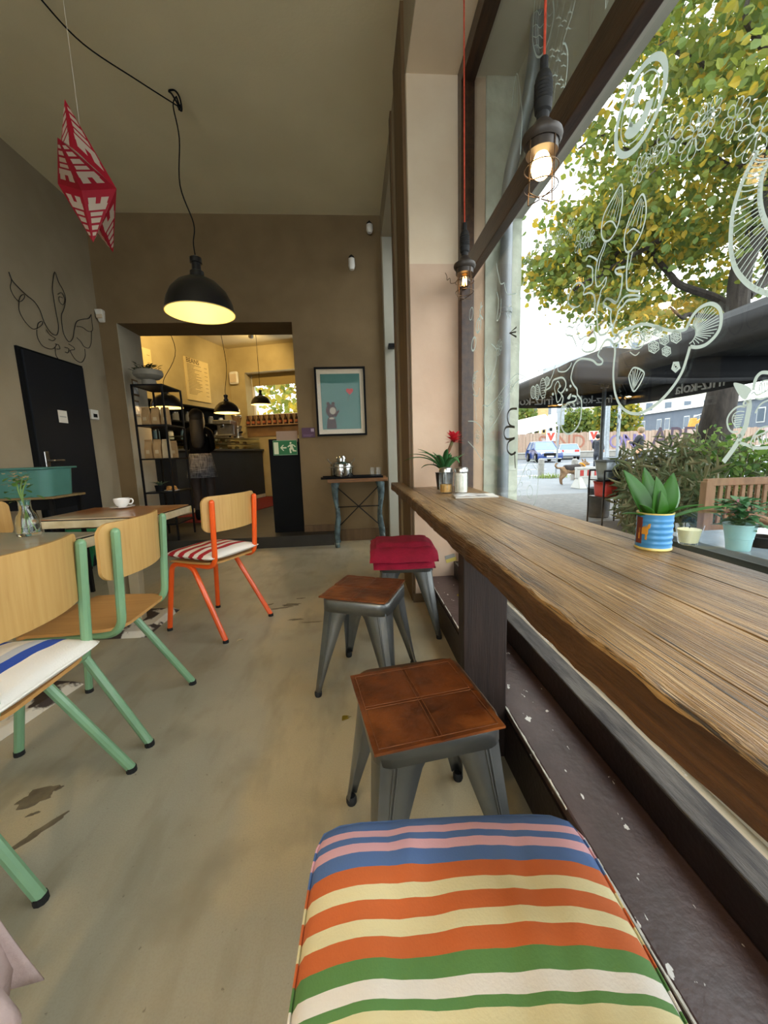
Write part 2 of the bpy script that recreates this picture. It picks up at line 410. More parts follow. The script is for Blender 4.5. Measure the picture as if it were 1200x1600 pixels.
for z0, z1 in ((.281, 2.021), (2.129, 3.13)):
    wpart('pane', M['pane'], (GX, GX+.006, -1.93, 2.53, z0, z1), bevel=0)
# unseen shop-front glazing, added behind the camera to brighten the room
win2 = struct(bpy.data.objects.new('window_added_2', None)); COL.objects.link(win2)
for b in ((-2.5, -2.42, .3, 3.2), (.22, .3, .3, 3.2), (-1.14, -1.06, .3, 3.2), (-2.42, .22, .3, .38), (-2.42, .22, 3.12, 3.2)):
    MB().box(b[0], b[1], YF-.12, YF-.05, b[2], b[3]).obj('window_frame', M['dark_frame'], win2, smooth=0)
MB().box(-2.42, .22, YF-.09, YF-.085, .38, 3.12).obj('pane', M['pane'], win2, smooth=0)
# street door in the niche beyond the pier
dr2 = struct(bpy.data.objects.new('door_2', None)); COL.objects.link(dr2)
for q in ((.96, 1.02, 3.45, 3.53, 0, 3.35), (.96, 1.02, 4.53, 4.61, 0, 3.35), (.96, 1.02, 3.53, 4.53, 2.3, 2.4), (.96, 1.02, 3.53, 4.53, 0, .3), (.96, 1.02, 3.53, 4.53, 3.27, 3.35)):
    MB().box(*q).obj('door_frame', M['dark_frame'], dr2, smooth=0)
MB().box(.985, .99, 3.53, 4.53, .3, 2.3).obj('pane', M['pane'], dr2, smooth=0)
MB().box(.985, .99, 3.53, 4.53, 2.4, 3.27).obj('pane', M['pane'], dr2, smooth=0)
hz = at(612, 541, y=4.55)
MB().box(.43, .50, 4.50, 4.60, hz.z-.02, hz.z+.02).obj('door_stay', M['black_metal'], dr2, bevel=.004, smooth=0)

# ------------------------------------------------------------------ door in the left wall
a = at(34, 545, x=XL+.03); b = at(129, 575, x=XL+.03)
dr = struct(bpy.data.objects.new('door_1', None)); COL.objects.link(dr)
DY0, DY1, DZ = a.y, b.y, (a.z+b.z)/2
MB().box(XL-.002, XL+.035, DY0, DY1, .01, DZ).obj('door_leaf', M['navy'], dr, bevel=.004, smooth=0)
MB().box(XL-.002, XL+.02, DY0-.035, DY0, 0, DZ+.02).box(XL-.002, XL+.02, DY1, DY1+.015, 0, DZ+.02).box(XL-.002, XL+.02, DY0, DY1, DZ, DZ+.02).obj('door_frame', M['black'], dr, smooth=0)
h = at(75, 720, x=XL+.04)
hd = MB().box(XL+.034, XL+.042, h.y-.025, h.y+.025, h.z-.12, h.z+.08).obj('handle_plate', M['steel'], dr, bevel=.004, smooth=0)
MB().tube(rounded([(XL+.04, h.y, h.z), (XL+.09, h.y, h.z), (XL+.09, h.y+.12, h.z)], .02), .010, 8).obj('handle', M['steel'], dr)
s = at(99, 651, x=XL+.04)
sg = MB().box(XL+.034, XL+.038, s.y-.055, s.y+.055, s.z-.055, s.z+.055).obj('door_sign', M['white_paint'], dr, smooth=0)
MB().box(XL+.038, XL+.0385, s.y-.04, s.y+.04, s.z-.006, s.z+.004).obj('faint_print', mat('faint_grey_print', '#a9a9a6', .6), dr, smooth=0)

# ------------------------------------------------------------------ back room, turned against the main room
Q = Vector((-2.72, 9.4, 0)); U = Vector((.957, -.29, 0)).normalized(); V = Vector((-.29, -.957, 0)).normalized(); Z3 = Vector((0,0,1))
BR = frame(Q, U, V, Z3)                                       # x: along the far wall, y: along the left wall towards us
def farw(px, py, d=0): p = atp(px, py, Q+V*d, V); return (p-Q).dot(U), p.z
def leftw(px, py, d=0): p = atp(px, py, Q+U*d, U); return (p-Q).dot(V), p.z
def brb(name, m, *bs, bevel=0, parent=None, st=True):
    mb = MB()
    for q in bs: mb.fbox(BR, *q)
    o = mb.obj(name, m, parent, bevel=bevel, smooth=0)
    return struct(o) if st else o
BZ = 3.44
u0, zz = farw(384, 610); u1 = farw(505, 610)[0]; z0 = farw(425, 648)[1]; z1 = farw(425, 579)[1]
brb('wall_backroom_left', M['yellow_wall'], (-.2, 0, -.3, 4.35, .13, BZ))
brb('wall_backroom_far', M['yellow_wall'], (0, u0, -.35, 0, .13, BZ), (u1, 4.6, -.35, 0, .13, BZ), (u0, u1, -.35, 0, .13, z0), (u0, u1, -.35, 0, z1, BZ))
bx('wall_backroom_right', M['yellow_wall'], (.95, 1.1, YB+.47, 8.35, .13, BZ))
bx('wall_backroom_near', M['yellow_wall'], (-4.5, -2.88, YB+.27, YB+.47, .13, BZ))
bx('ceiling_backroom', M['ceiling'], (-4.6, 1.1, YB+.47, 9.9, BZ, BZ+.1))
bx('floor_backroom', M['slab'], (-4.6, 1.1, YB+.47, 9.9, .0, .13))
w3 = struct(bpy.data.objects.new('window_3', None)); COL.objects.link(w3)
fr = M['white_paint']
for q in ((u0, u0+.05, -.34, -.28, z0, z1), (u1-.05, u1, -.34, -.28, z0, z1), (u0+.05, u1-.05, -.34, -.28, z0, z0+.05), (u0+.05, u1-.05, -.34, -.28, z1-.05, z1)):
    brb('window_frame', fr, q, parent=w3, st=False)
brb('pane', M['pane'], (u0+.05, u1-.05, -.32, -.315, z0+.05, z1-.05), parent=w3, st=False)
brb('blind', mat('ochre_blind', '#a08a55', .8, '#94804e', scale=20, stretch=(1,1,12)), (u0+.03, u1-.03, -.26, -.25, z1-.26, z1), parent=w3, st=False)
# ================================================================== BAR COUNTER
M['bar'] = mat('weathered_bar_wood', '#ab8653', .30, '#83623a', scale=5, stretch=(16,.7,16), lo=.3, hi=.7, bump=.5, bscale=26)
layer(M['bar'], '#57402a', 8, .50, .66, (46,.7,46), 4, seed=1, fac=.75)
layer(M['bar'], '#d0b283', 8, .55, .70, (60,.6,60), 4, seed=8, fac=.6)
layer(M['bar'], '#33241a', 7, .56, .68, (20,.45,20), 7, seed=2, fac=.9)
layer(M['bar'], '#c8a877', 6, .58, .75, (24,.5,24), 5, seed=6, fac=.6)
layer(M['bar'], '#3f2f23', 2.3, .44, .64, (3.6,.7,1), 9, seed=9, fac=.78)
layer(M['bar'], '#1f1612', 9, .59, .64, (34,.35,34), 5, seed=12, fac=.9)
layer(M['bar'], '#d9bd8e', 9, .64, .70, (40,.5,40), 5, seed=15, fac=.7)
layer(M['bar'], '#4a3020', 3.1, .07, .03, (1.4,.8,1), kind='vor', seed=4, fac=.9)
M['bar_edge_shade'] = mat('shaded_bar_edge_wood', '#5f3f22', .5, '#3a2414', scale=6, stretch=(12,.8,12), bump=.5, bscale=18)  # darkened to put the shade of the bar's front face into the wood
M['post'] = mat('dark_post_wood', '#2d1f1a', .6, '#1f1410', scale=5, stretch=(12,12,.6), bump=.25, bscale=22)
bar = thing('bar_counter', 'long weathered plank bar counter running along the shop window', 'counter', (.5, 1.0, 0))
ZT = .81
def plank(x0, x1, y0, y1, live=0, seed=0, th=.052):
    mb = MB(); n = int((y1-y0)/.022); r_ = random.Random(seed)
    prof = [(0, -th), (0, -th*.35), (.004, -.005), (.010, 0), (.5, 0), (1, 0), (1, -th)] if live else [(0, -th), (0, -th*.35), (.0004, -.0016), (.0014, 0), (.5, 0), (1, 0), (1, -th)]
    vs_ = []
    for i in range(n+1):
        y = y0+(y1-y0)*i/n
        f = live*(noise.noise((y*3.1, seed, 0))*.010+noise.noise((y*11, seed, 3))*.005+noise.noise((y*34, seed, 5))*.0025)
        g = noise.noise((y*2.3, seed*1.3, 8))*.0012
        for k, (u, dz) in enumerate(prof):
            x = x0+(x1-x0)*u if k > 3 else x0+(u if k else 0)
            if k <= 3: x += f*(1, .6, 1.0, 1.5)[k]+live*(.002*noise.noise((y*50, k, 2)))
            vs_.append((x, y, ZT+dz+(g if dz > -.01 else 0)+(live*.003*noise.noise((y*20, k, 7)) if k in (2, 3) else 0)))
    N = len(prof); fs = []
    for i in range(n):
        for k in range(N): fs.append((i*N+k, i*N+(k+1) % N, (i+1)*N+(k+1) % N, (i+1)*N+k))
    fs += [tuple(range(N)), tuple(n*N+k for k in range(N-1, -1, -1))]
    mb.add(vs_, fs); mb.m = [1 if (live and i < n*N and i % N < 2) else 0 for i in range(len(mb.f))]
    return mb.obj('plank', [M['bar'], M['bar_edge_shade']], bar, world=True, smooth=.7)
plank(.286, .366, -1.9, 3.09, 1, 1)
plank(.368, .487, -1.9, 2.600, 0, 2); plank(.4885, .622, -1.9, 2.600, 0, 3); plank(.6235, .697, -1.9, 2.600, 0, 4); plank(.698, .737, -1.9, 2.52, 0, 5)
for y in (1.17, -.9):
    mb = MB(); mb.box(.33, .475, y, y+.042, 0, .757); mb.box(.335, .475, y+.045, y+.085, 0, .757)
    mb.obj('leg', M['post'], bar, world=True, bevel=.004, smooth=0)
gD = None

# ================================================================== CHAIRS
def make_chair(lac, label, group=None):
    t = thing('dining_chair', label, 'chair', group=group)
    def seatf(a, b, th):                                      # a: across, b: front-back
        k = 1-.10*(b/.19 < 0)*abs(b/.19)
        return (b, a*k, .452+th-.010*math.cos(a/.2*PI/2)*math.cos(b/.2*PI/2)-.02*max(0, (b-.12))/.07)
    s_ = panel(.39, .38, .07, .011, seatf, 12); s_.v = [p+Vector((.02,0,0)) for p in s_.v]
    s_.obj('seat', M['oak_seat'], t)
    def backf(a, b, th): return (-.164+th-.034*(1-(a/.165)**2)-.004*(b/.1), a, .735+b)
    panel(.41, .205, .04, .011, backf, 14).obj('backrest', M['oak'], t)
    for s in (-1, 1):
        y = .165*s
        lf = rounded([(.235, y*1.16, .012), (.185, y, .425), (.02, y*.98, .425), (-.225, y*1.19, .012)], .055, 6)
        leg = MB().tube(lf, .0152, 10).obj('leg', lac, t)
        for e in (lf[0], lf[-1]):
            MB().cyl((e.x, e.y, 0), (e.x, e.y, .018), .0168, .0160, 10).obj('foot_cap', M['rubber'], leg)
        up = rounded([(.10, y*.93, .428), (-.165, y*.98, .428), (-.186, y*1.02, .86)], .07, 6)
        up[-1].z = .805; up[-1].x = -.190
        u_ = MB().tube(up, .0152, 10); u_.sph(up[-1], .0152, 10, 6); u_.obj('upright', lac, t)
    for x in (.15, .06): MB().cyl((x, -.16, .425), (x, .16, .425), .010, n=8).obj('crossbar', lac, t)
    return t
gA = make_chair(M['green'], 'mint green oak chair without cushion, between the orange chair and nearest chair', 'oak school chairs'); gA.location = (-1.027, 1.565, 0); gA.rotation_euler.z = PI
gB = copy_tree(gA); gB.location = (-1.027, 1.053, 0); gB['label'] = 'mint green oak chair nearest the viewer, with white and blue cushion'
gC = copy_tree(gA); gC.location = (-1.90, 2.26, 0); gC.rotation_euler.z = .05; gC['label'] = 'oak chair behind the vase at the far side of the tables'
gD = copy_tree(gA); gD.location = (-1.027, .43, 0); gD['label'] = 'mint green oak chair with a pale pink coat over its back, by the left edge'
oc = make_chair(M['orange'], 'bright orange tube chair with oak back and striped red cushion', 'oak school chairs'); oc.location = (-.885, 2.44, 0); oc.rotation_euler.z = math.radians(152.5)

def cushion(name, label, w_, d_, th, loc, rz, mat_, n=22, pinch=.08, seam=True, sag=None):
    t = thing(name, label, 'cushion', loc, rz)
    def pos(sx, sy, up):
        a = sx*w_/2*(1-pinch*(1-sy*sy)*abs(sx)**3*.5); b = sy*d_/2*(1-pinch*(1-sx*sx)*abs(sy)**3*.5)
        cr_ = 1-.07*(sx*sy)**6; a *= cr_; b *= cr_
        f = (max(0, 1-abs(sx)**2.6)*max(0, 1-abs(sy)**2.6))**.45
        wr = (.10*noise.noise((sx*2.6+loc[0]*9, sy*2.2, loc[1]*7))+(.12*noise.noise((sx*2.4+2, sy*.8, 3))+.03*noise.noise((sx*8, sy*2.5, 6)) if w_ > .385 and th > .07 else 0))*f
        z = th*(.5+(.5*f*(1 if up else -.92)))+(th*wr if up else 0)
        if sag: z += sag(a, b)
        return (a, b, z)
    mb = MB()
    mb.grid(n, n, lambda u, v: pos(2*u-1, 2*v-1, True)); mb.grid(n, n, lambda u, v: pos(2*u-1, 2*v-1, False))
    c = mb.obj('cover', mat_, t, smooth=1.2)
    if seam:
        ed = [(2*i/12-1, -1) for i in range(12)]+[(1, 2*i/12-1) for i in range(12)]+[(1-2*i/12, 1) for i in range(12)]+[(-1, 1-2*i/12) for i in range(12)]
        MB().tube([pos(x*.995, y*.995, True) for x, y in ed], .0016, 6, True).obj('piping', mat_, t)
    return t
R_, W_ = '#b3202c', '#ece6dc'
cm = stripes(mat('red_white_stripe_cotton', W_, .85, bump=.2, bscale=200), 'Y', [(-.25, W_), (-.125, R_), (-.085, W_), (-.05, R_), (-.015, W_), (.03, R_), (.07, W_), (.105, R_), (.15, W_), (.17, R_), (.185, W_)])
cushion('seat_cushion', 'red and white striped cushion on the orange chair', .41, .41, .065, (-.90, 2.45, .452), math.radians(62), cm)
B_ = '#2a4fb0'
cm = stripes(mat('blue_white_stripe_cotton', W_, .85, bump=.2, bscale=200), 'Y', [(-.25, W_), (-.15, B_), (-.06, W_), (.02, '#c9cdd6'), (.06, B_), (.105, W_)])
cushion('seat_cushion', 'white cushion with broad blue stripe on the nearest green chair', .40, .42, .07, (-1.03, 1.045, .452), -PI/2-.05, cm)

# ================================================================== CAFE TABLES
M['ttop'] = mat('varnished_table_top', '#b87a3f', .33, '#8a5527', scale=3, lo=.3, hi=.7, coat=.4)
layer(M['ttop'], '#c9b79a', 2.4, .48, .62, (1,1,1), 8, seed=3, fac=.85)
M['ttop2'] = mat('varnished_grey_table_top', '#b3a68b', .33, '#968870', scale=3, lo=.3, hi=.7, coat=.4)
layer(M['ttop2'], '#a3672f', 3.0, .58, .68, (1,3,1), 7, seed=5, fac=.8)
M['tedge'] = mat('cream_table_edge', '#d8cbaa', .6, '#bfae88', scale=12, bump=.3)
layer(M['tedge'], '#c7ad4a', 9, .62, .7, seed=2, fac=.7)
M['tleg'] = mat('beige_table_leg', '#b0a184', .6, '#a39376', scale=6)
M['peel'] = mat('peeling_base_paint', '#cfc8b8', .6, '#3b2f29', scale=7, detail=9, lo=.49, hi=.53, bump=.4, bscale=20)
layer(M['peel'], '#5a2a22', 5, .60, .64, seed=4, fac=.9)
def cafe_table(label, c0, rot, lx, ly, top, bc):
    t = thing('cafe_table', label, 'table', (c0[0], c0[1], 0), rot, 'cafe tables')
    # local: right/far corner at origin, x to the left is negative, y towards viewer negative
    MB().box(-lx+.012, -.012, -ly+.012, -.012, .742, .750).obj('tabletop', top, t, smooth=0)
    MB().box(-lx+.009, -.009, -ly+.009, -.009, .738, .744).obj('inlay_line', M['black'], t, smooth=0)
    for q in ((-lx, 0, -ly, -ly+.02), (-lx, 0, -.02, 0), (-lx, -lx+.02, -ly+.02, -.02), (-.02, 0, -ly+.02, -.02)):
        MB().box(q[0], q[1], q[2], q[3], .700, .7395).obj('edge_strip', M['tedge'], t, bevel=.003, smooth=0)
    MB().box(-lx+.02, -.02, -ly+.02, -.02, .708, .738).obj('core_board', M['tleg'], t, smooth=0)
    cx, cy = bc
    for dx, w2 in ((-.045, .045), (.055, .028)):
        MB().hexa([(cx+dx-w2, cy-.03, .03), (cx+dx+w2, cy-.03, .03), (cx+dx+w2, cy+.03, .03), (cx+dx-w2, cy+.03, .03),
                   (cx+dx*1.4-w2*1.2, cy-.03, .708), (cx+dx*1.4+w2*1.2, cy-.03, .708), (cx+dx*1.4+w2*1.2, cy+.03, .708), (cx+dx*1.4-w2*1.2, cy+.03, .708)]).obj('pedestal_board', M['tleg'], t, bevel=.003, smooth=0)
    b = MB(); h = .21
    b.hexa([(cx-h, cy-h, 0), (cx+h, cy-h, 0), (cx+h, cy+h, 0), (cx-h, cy+h, 0), (cx-h*.86, cy-h*.86, .03), (cx+h*.86, cy-h*.86, .03), (cx+h*.86, cy+h*.86, .03), (cx-h*.86, cy+h*.86, .03)])
    b.obj('base_plate', M['peel'], t, bevel=.003, smooth=0)
    return t
t1 = cafe_table('square cafe table with brown varnished top carrying the white cup', (-1.09, 2.66), -.03, .63, .50, M['ttop'], (-.385, -.16))
t2 = cafe_table('square cafe table with greyish marbled top carrying the glass vase', (-1.09, 1.745), -.18, .66, .52, M['ttop2'], (-.46, -.17))
# cup and saucer
ce = mat('white_porcelain', '#ebe9e6', .15, coat=.5)
cp = at(193, 785, z=.77); cp = Vector((-1.47, 2.56, .75))
t = thing('coffee_cup', 'white porcelain coffee cup with saucer on the brown table', 'cup', cp)
MB().lathe([(.0001,.004),(.028,.003),(.04,.004),(.068,.012),(.070,.015),(.04,.009),(.0001,.008)], n=28).obj('saucer', ce, t)
c_ = MB(); c_.lathe([(.0001,.010),(.022,.010),(.024,.014),(.036,.026),(.044,.045),(.046,.064),(.044,.064),(.041,.045),(.033,.028),(.0001,.018)], n=28); c_.obj('cup_body', ce, t)
MB().tube(crom([(.043,0,.056),(.060,.0,.060),(.068,0,.046),(.058,0,.030),(.040,0,.030)], 4), .0042, 8).obj('handle', ce, t)
# glass vase with flowers
M['glass'] = mat('clear_glass', '#f4faf7', .02, trans=1, ior=1.45)
M['thin_glass'] = pane_mat('thin_glass', (.96,.98,.97), 2.2)
M['stem'] = mat('green_stem', '#5f7d3a', .6, '#6f8b47', scale=20)
vp = Vector((-1.375, 1.72, .75))
t = thing('bottle_vase', 'small glass bottle vase with flower sprig on grey table', 'vase', vp); t.scale = (1.15, 1.15, 1.15)
MB().lathe([(.0001,.001),(.034,.001),(.037,.008),(.037,.05),(.030,.075),(.019,.095),(.018,.125),(.021,.13),(.019,.13),(.0165,.122),(.017,.096),(.028,.074),(.0345,.05),(.0345,.012),(.0001,.008)], n=24).obj('bottle', M['glass'], t)
rr = random.Random(5)
st = MB()
for k in range(3): st.tube(crom([(-.02+.02*k, .01*(k-1), .012), (.0, 0, .09), (.004*k-.01, .004*(k-1), .16), (-.02+.02*k, .01, .21)], 4), .0022, 6)
st.obj('stems', M['stem'], t)
def leaf_blade(mb, p, d, L, w_, up=Vector((0,0,1)), droop=.3, n=5, fold=.15):
    d = Vector(d).normalized(); p = Vector(p); side = d.cross(up); side = side.normalized() if side.length > 1e-4 else Vector((1,0,0)); nn = side.cross(d)
    vs_ = []
    for i in range(n+1):
        s = i/n; ww = w_*math.sin(PI*min(1, .12+.88*s))**.8*(1-.15*s) if i < n else .0005
        c = p+d*(L*s)+nn*(-droop*L*s*s)
        vs_ += [c-side*ww+nn*(fold*ww), c, c+side*ww+nn*(fold*ww)]
    fs = []
    for i in range(n):
        a = i*3; fs += [(a, a+1, a+4, a+3), (a+1, a+2, a+5, a+4)]
    mb.add(vs_, fs)
M['leaf'] = leaf_mat('fresh_leaf', '#4d7434', '#6b8a44', .3)
M['petal'] = leaf_mat('pale_petal', '#c9a58a', '#b7bd84', .3)
lf = MB(); pt = MB()
for k in range(26):
    a = rr.uniform(0, 6.28); e = rr.uniform(-.3, 1.1); q = Vector((rr.gauss(-.005, .018), rr.gauss(0, .018), rr.uniform(.125, .21)))
    leaf_blade(lf, q, (math.cos(a), math.sin(a), e), rr.uniform(.02, .035), .008)
for k in range(36):
    a = rr.uniform(0, 6.28); q = Vector((rr.gauss(-.01, .022), rr.gauss(0, .02), rr.uniform(.18, .235)))
    leaf_blade(pt, q, (math.cos(a), math.sin(a), .5), .014, .006)
lf.obj('leaves', M['leaf'], t, fix=False); pt.obj('blossoms', M['petal'], t, fix=False)

# ================================================================== STOOLS
def make_stool(label, mt, group='metal stools at the bar', hs=.45):
    t = thing('metal_stool', label, 'stool', group=group)
    a = .150; f = .185; zt = hs-.03
    for sx in (-1, 1):
        for sy in (-1, 1):
            mb = MB(); n = 12; rows = []
            for i in range(n+1):
                s = i/n; z = zt+.012-(zt-.012)*s
                c = a-.012+(f-a+.012)*(s**1.15); wd = .085*(1-s)**1.2+.030+.020*max(0, 1-s*6)
                wb = wd*.5
                rows.append([(sx*(c-wd), sy*(c-.004), z), (sx*(c-wd*.55), sy*(c+.001), z), (sx*(c-.016), sy*c, z), (sx*(c-.004), sy*(c-.004), z), (sx*c, sy*(c-.016), z), (sx*(c+.001), sy*(c-wd*.55), z), (sx*(c-.004), sy*(c-wd), z)])
            vs_ = [p for r_ in rows for p in r_]; N = 7
            fs = [(i*N+k, i*N+k+1, (i+1)*N+k+1, (i+1)*N+k) for i in range(n) for k in range(N-1)]
            lg = mb.add(vs_, fs).obj('leg', mt, t, solid=.003, smooth=.9)
            rb = MB()
            for q in (.35, .62):                          # pressed ribs
                rb.tube([(sx*(a-.012+(f-a+.012)*(s**1.15)-.02-.018*q*(1-s)*2), sy*(a-.010+(f-a+.012)*(s**1.15)+.0015), zt+.012-(zt-.012)*s) for s in (.12, .35, .6, .8, .93)], .0022, 6)
            rb.obj('rib', mt, lg)
            MB().lathe([(.0001,0),(.014,0),(.016,.006),(.016,.020),(.012,.026)], (sx*(f-.012), sy*(f-.012), 0), 12).obj('foot_cap', M['rubber'], lg)
    ap = MB(); pr = rrect(2*a, 2*a, .045, 6); N = len(pr)
    for r0, r1, z0, z1 in ((1, .995, zt-.035, zt+.012), (.995, .96, zt+.012, zt+.022)):
        ap.add([(x*r0, y*r0, z0) for x, y in pr]+[(x*r1, y*r1, z1) for x, y in pr], [(i, (i+1) % N, N+(i+1) % N, N+i) for i in range(N)])
    ap.obj('seat_skirt', mt, t, solid=.003, smooth=.9)
    MB().prism([(x*.985, y*.985) for x, y in pr], lambda p, q, z: (p, q, z), zt+.012, hs-.006).obj('seat', M['seat_wood'], t, bevel=.004)
    for k in (PI/4, -PI/4):
        d = Vector((math.cos(k), math.sin(k), 0)); n_ = Vector((-d.y, d.x, 0)); L_ = .185
        MB().hexa([(-d*L_-n_*.012+Z3*z, d*L_-n_*.012+Z3*z, d*L_+n_*.012+Z3*z, -d*L_+n_*.012+Z3*z)[i] for z in (zt-.065, zt-.060) for i in range(4)]).obj('brace', M['black_metal'], t, smooth=0)
    return t
s1 = make_stool('steel stool with leather pad directly behind the rainbow striped cushion', M['raw_steel']); s1.location = (.145, .90, 0); s1.rotation_euler.z = math.radians(8.5)
s2 = copy_tree(s1); s2.location = (.025, 1.69, 0); s2.rotation_euler.z = math.radians(-22); s2['label'] = 'steel stool with leather pad standing next to the red blanket stool'
s3 = copy_tree(s1); s3.location = (.275, 2.23, 0); s3.rotation_euler.z = math.radians(-4); s3['label'] = 'steel stool under the folded red blanket'
s4 = copy_tree(s1); s4.location = (.105, .31, 0); s4.rotation_euler.z = math.radians(-2); s4['label'] = 'stool nearest the viewer, hidden under the rainbow striped cushion'
s5 = make_stool('dark green metal stool by the navy door', M['green_dark'], None, .47); s5.location = (-2.46, 3.76, 0)
def leather_pad(label, loc, rz, s=.325):
    t = thing('leather_pad', label, 'seat pad', loc, rz, 'leather seat pads')
    def zf(x, y):
        g = min(abs(x), abs(y)); e = s/2-max(abs(x), abs(y))
        z = .0065-.003*math.exp(-(g/.006)**2)-.002*math.exp(-((e-.012)/.004)**2)+.0012*noise.noise((x*30+loc[1]*5, y*30, 1))
        return z+.004*max(0, (max(abs(x), abs(y))-.13)/.03)*noise.noise((x*14, y*14, loc[0]*3))
    n = 44
    mb = MB(); mb.grid(n, n, lambda u, v: ((u-.5)*s, (v-.5)*s, zf((u-.5)*s, (v-.5)*s))); mb.grid(n, n, lambda u, v: ((u-.5)*s, (v-.5)*s, .0003))
    N = n+1; B = N*N; ed = [(i, i+1) for i in range(n)]+[(n*N+i, n*N+i+1) for i in range(n)]+[(i*N, (i+1)*N) for i in range(n)]+[(i*N+n, (i+1)*N+n) for i in range(n)]
    mb.add([], []); mb.f += [[a, b, B+b, B+a] for a, b in ed]; mb.m += [0]*len(ed)
    mb.obj('pad', M['leather'], t, smooth=.8)
    h = s/2-.012
    for ln in ([(-h, .004, .0055), (h, .004, .0055)], [(.004, -h, .0055), (.004, h, .0055)], [(-h, -.005, .0055), (h, -.005, .0055)], [(-.005, -h, .0055), (-.005, h, .0055)],
               [(-h, -h, .0055), (h, -h, .0055)], [(-h, h, .0055), (h, h, .0055)], [(-h, -h, .0055), (-h, h, .0055)], [(h, -h, .0055), (h, h, .0055)]):
        MB().tube([Vector(ln[0]).lerp(Vector(ln[1]), i/10) for i in range(11)], .0011, 5).obj('seam', M['stitch'], t)
    return t
leather_pad('brown stitched leather pad on the stool behind the striped cushion', (.135, .872, .4445), math.radians(10), .295)
leather_pad('brown stitched leather pad on the stool next to the red blanket', (.02, 1.69, .4445), math.radians(-23), .30)
# folded red blanket
rd = mat('crimson_fleece', '#96092f', .9, '#830727', scale=14, bump=.35, bscale=160)
bl = thing('folded_blanket', 'folded crimson fleece blanket lying on the farthest bar stool', 'blanket', (.255, 2.19, .446), math.radians(-3))
def layer_sheet(w_, d_, z0, th, over, seed):
    mb = MB()
    def f(u, v, up):
        x = (u-.5)*w_; y = (v-.5)*d_
        e = min(1, min(u, 1-u)*9)**.5; e2 = min(1, min(v, 1-v)*9)**.5
        zz_ = z0+(th*(.5+.5*e*e2) if up else th*(.5-.5*e*e2))+.006*noise.noise((x*9, y*9, seed))
        if y < -d_/2+over: zz_ -= (-d_/2+over-y)*.55
        return (x+.006*noise.noise((y*12, seed, 0)), y, zz_)
    mb.grid(24, 20, lambda u, v: f(u, v, True)); mb.grid(24, 20, lambda u, v: f(u, v, False))
    return mb
layer_sheet(.335, .36, .0, .035, .07, 1).obj('lower_fold', rd, bl, smooth=1.3)
layer_sheet(.37, .38, .036, .05, .075, 2).obj('upper_fold', rd, bl, smooth=1.3)
layer_sheet(.30, .25, .084, .022, .05, 3).obj('top_fold', rd, bl, smooth=1.3)
# big striped cushion on the nearest stool
pk, bl_, og, cr, gn, wh = '#dcaab4', '#5371a6', '#c76634', '#ddd3a6', '#5b874b', '#e4dfd6'
cy_ = .30
yb = [q*.965+.002 for q in (.507, .498, .484, .472, .456, .434, .412, .394, .375, .357, .337, .317, .303, .294)]
cs = [bl_, pk, bl_, pk, bl_, og, cr, og, cr, og, gn, wh, gn, cr]
stops = [(-.22, wh), (-.16, gn), (-.12, cr), (-.08, gn), (-.05, wh), (-.035, gn), (.294*.965-cy_-.017, cr)]+[(yb[i+1]-cy_, cs[i]) for i in range(12, 0, -1)]+[(yb[1]-cy_, bl_)]
stops = sorted(stops)
cm = stripes(mat('rainbow_stripe_canvas', wh, .85, bump=.12, bscale=320), 'Y', stops)
layer(cm, '#6b5138', 9, .70, .8, (1,1,1), 6, seed=3, fac=.35)
cushion('seat_cushion', 'rainbow striped cushion with blue, pink, orange, cream and green bands', .395, .43, .085, (.105, cy_, .446), math.radians(-3), cm, n=40, pinch=.03)

# ================================================================== ON THE BAR
# bromeliad
bp_ = thing('potted_bromeliad', 'bromeliad with red flower head at the far end of the bar', 'plant', (.555, 2.40, ZT))
MB().lathe([(.0001,0),(.045,0),(.055,.10),(.058,.105),(.050,.105),(.0001,.09)], n=24).obj('pot', mat('dark_plastic_pot', '#2b2a2a', .5), bp_)
M['blade'] = leaf_mat('bromeliad_leaf', '#2f6332', '#4c8048', .2)
rr = random.Random(9)
def strap(mb, base, az, L_, w_, a0, a1, n=12):
    p = Vector(base); h = Vector((math.cos(az), math.sin(az), 0)); sd = Vector((-h.y, h.x, 0)); vs_ = []
    for i in range(n+1):
        q = i/n; an = a0+(a1-a0)*q; d = h*math.cos(an)+Z3*math.sin(an); up = Z3*math.cos(an)-h*math.sin(an); ww = w_*(.75+.5*math.sin(PI*q*.8))*(1-q**5) if i < n else .0006
        vs_ += [p-sd*ww+up*(.3*ww), p.copy(), p+sd*ww+up*(.3*ww)]; p += d*(L_/n)
    mb.add(vs_, [f for i in range(n) for f in ((i*3, i*3+1, i*3+4, i*3+3), (i*3+1, i*3+2, i*3+5, i*3+4))])
for k in range(26):
    a = k*2.39996; ring = k/26; toward = math.cos(a); back = math.sin(a)
    L_ = .20+.13*(1-ring) if not ring > .75 else .17
    if toward > .3: L_ *= .56
    elif back > .45: L_ *= .62
    mb = MB(); strap(mb, (0, 0, .085), a, L_, .0135, 1.05+.35*ring, (-.75+1.5*ring) if toward <= .3 else .5); mb.obj('leaf', M['blade'], bp_, fix=False, solid=.0012)
M['redfl'] = leaf_mat('red_bract', '#c3202e', '#d8404a', .3)
MB().tube([(0,0,.1),(.012,0,.2),(.055,-.02,.31)], .010, 8).obj('flower_stalk', mat('red_green_stalk', '#7a2a2c', .6, '#5b5a30', scale=20), bp_)
fl_ = MB()
for k in range(34):
    a = k*2.4; e = .1+1.4*k/34; leaf_blade(fl_, (.055, -.02, .285+.03*(k/34)), (math.cos(a), math.sin(a), e), .062, .014, droop=.2, n=4)
fl_.obj('flower_head', M['redfl'], bp_, fix=False)
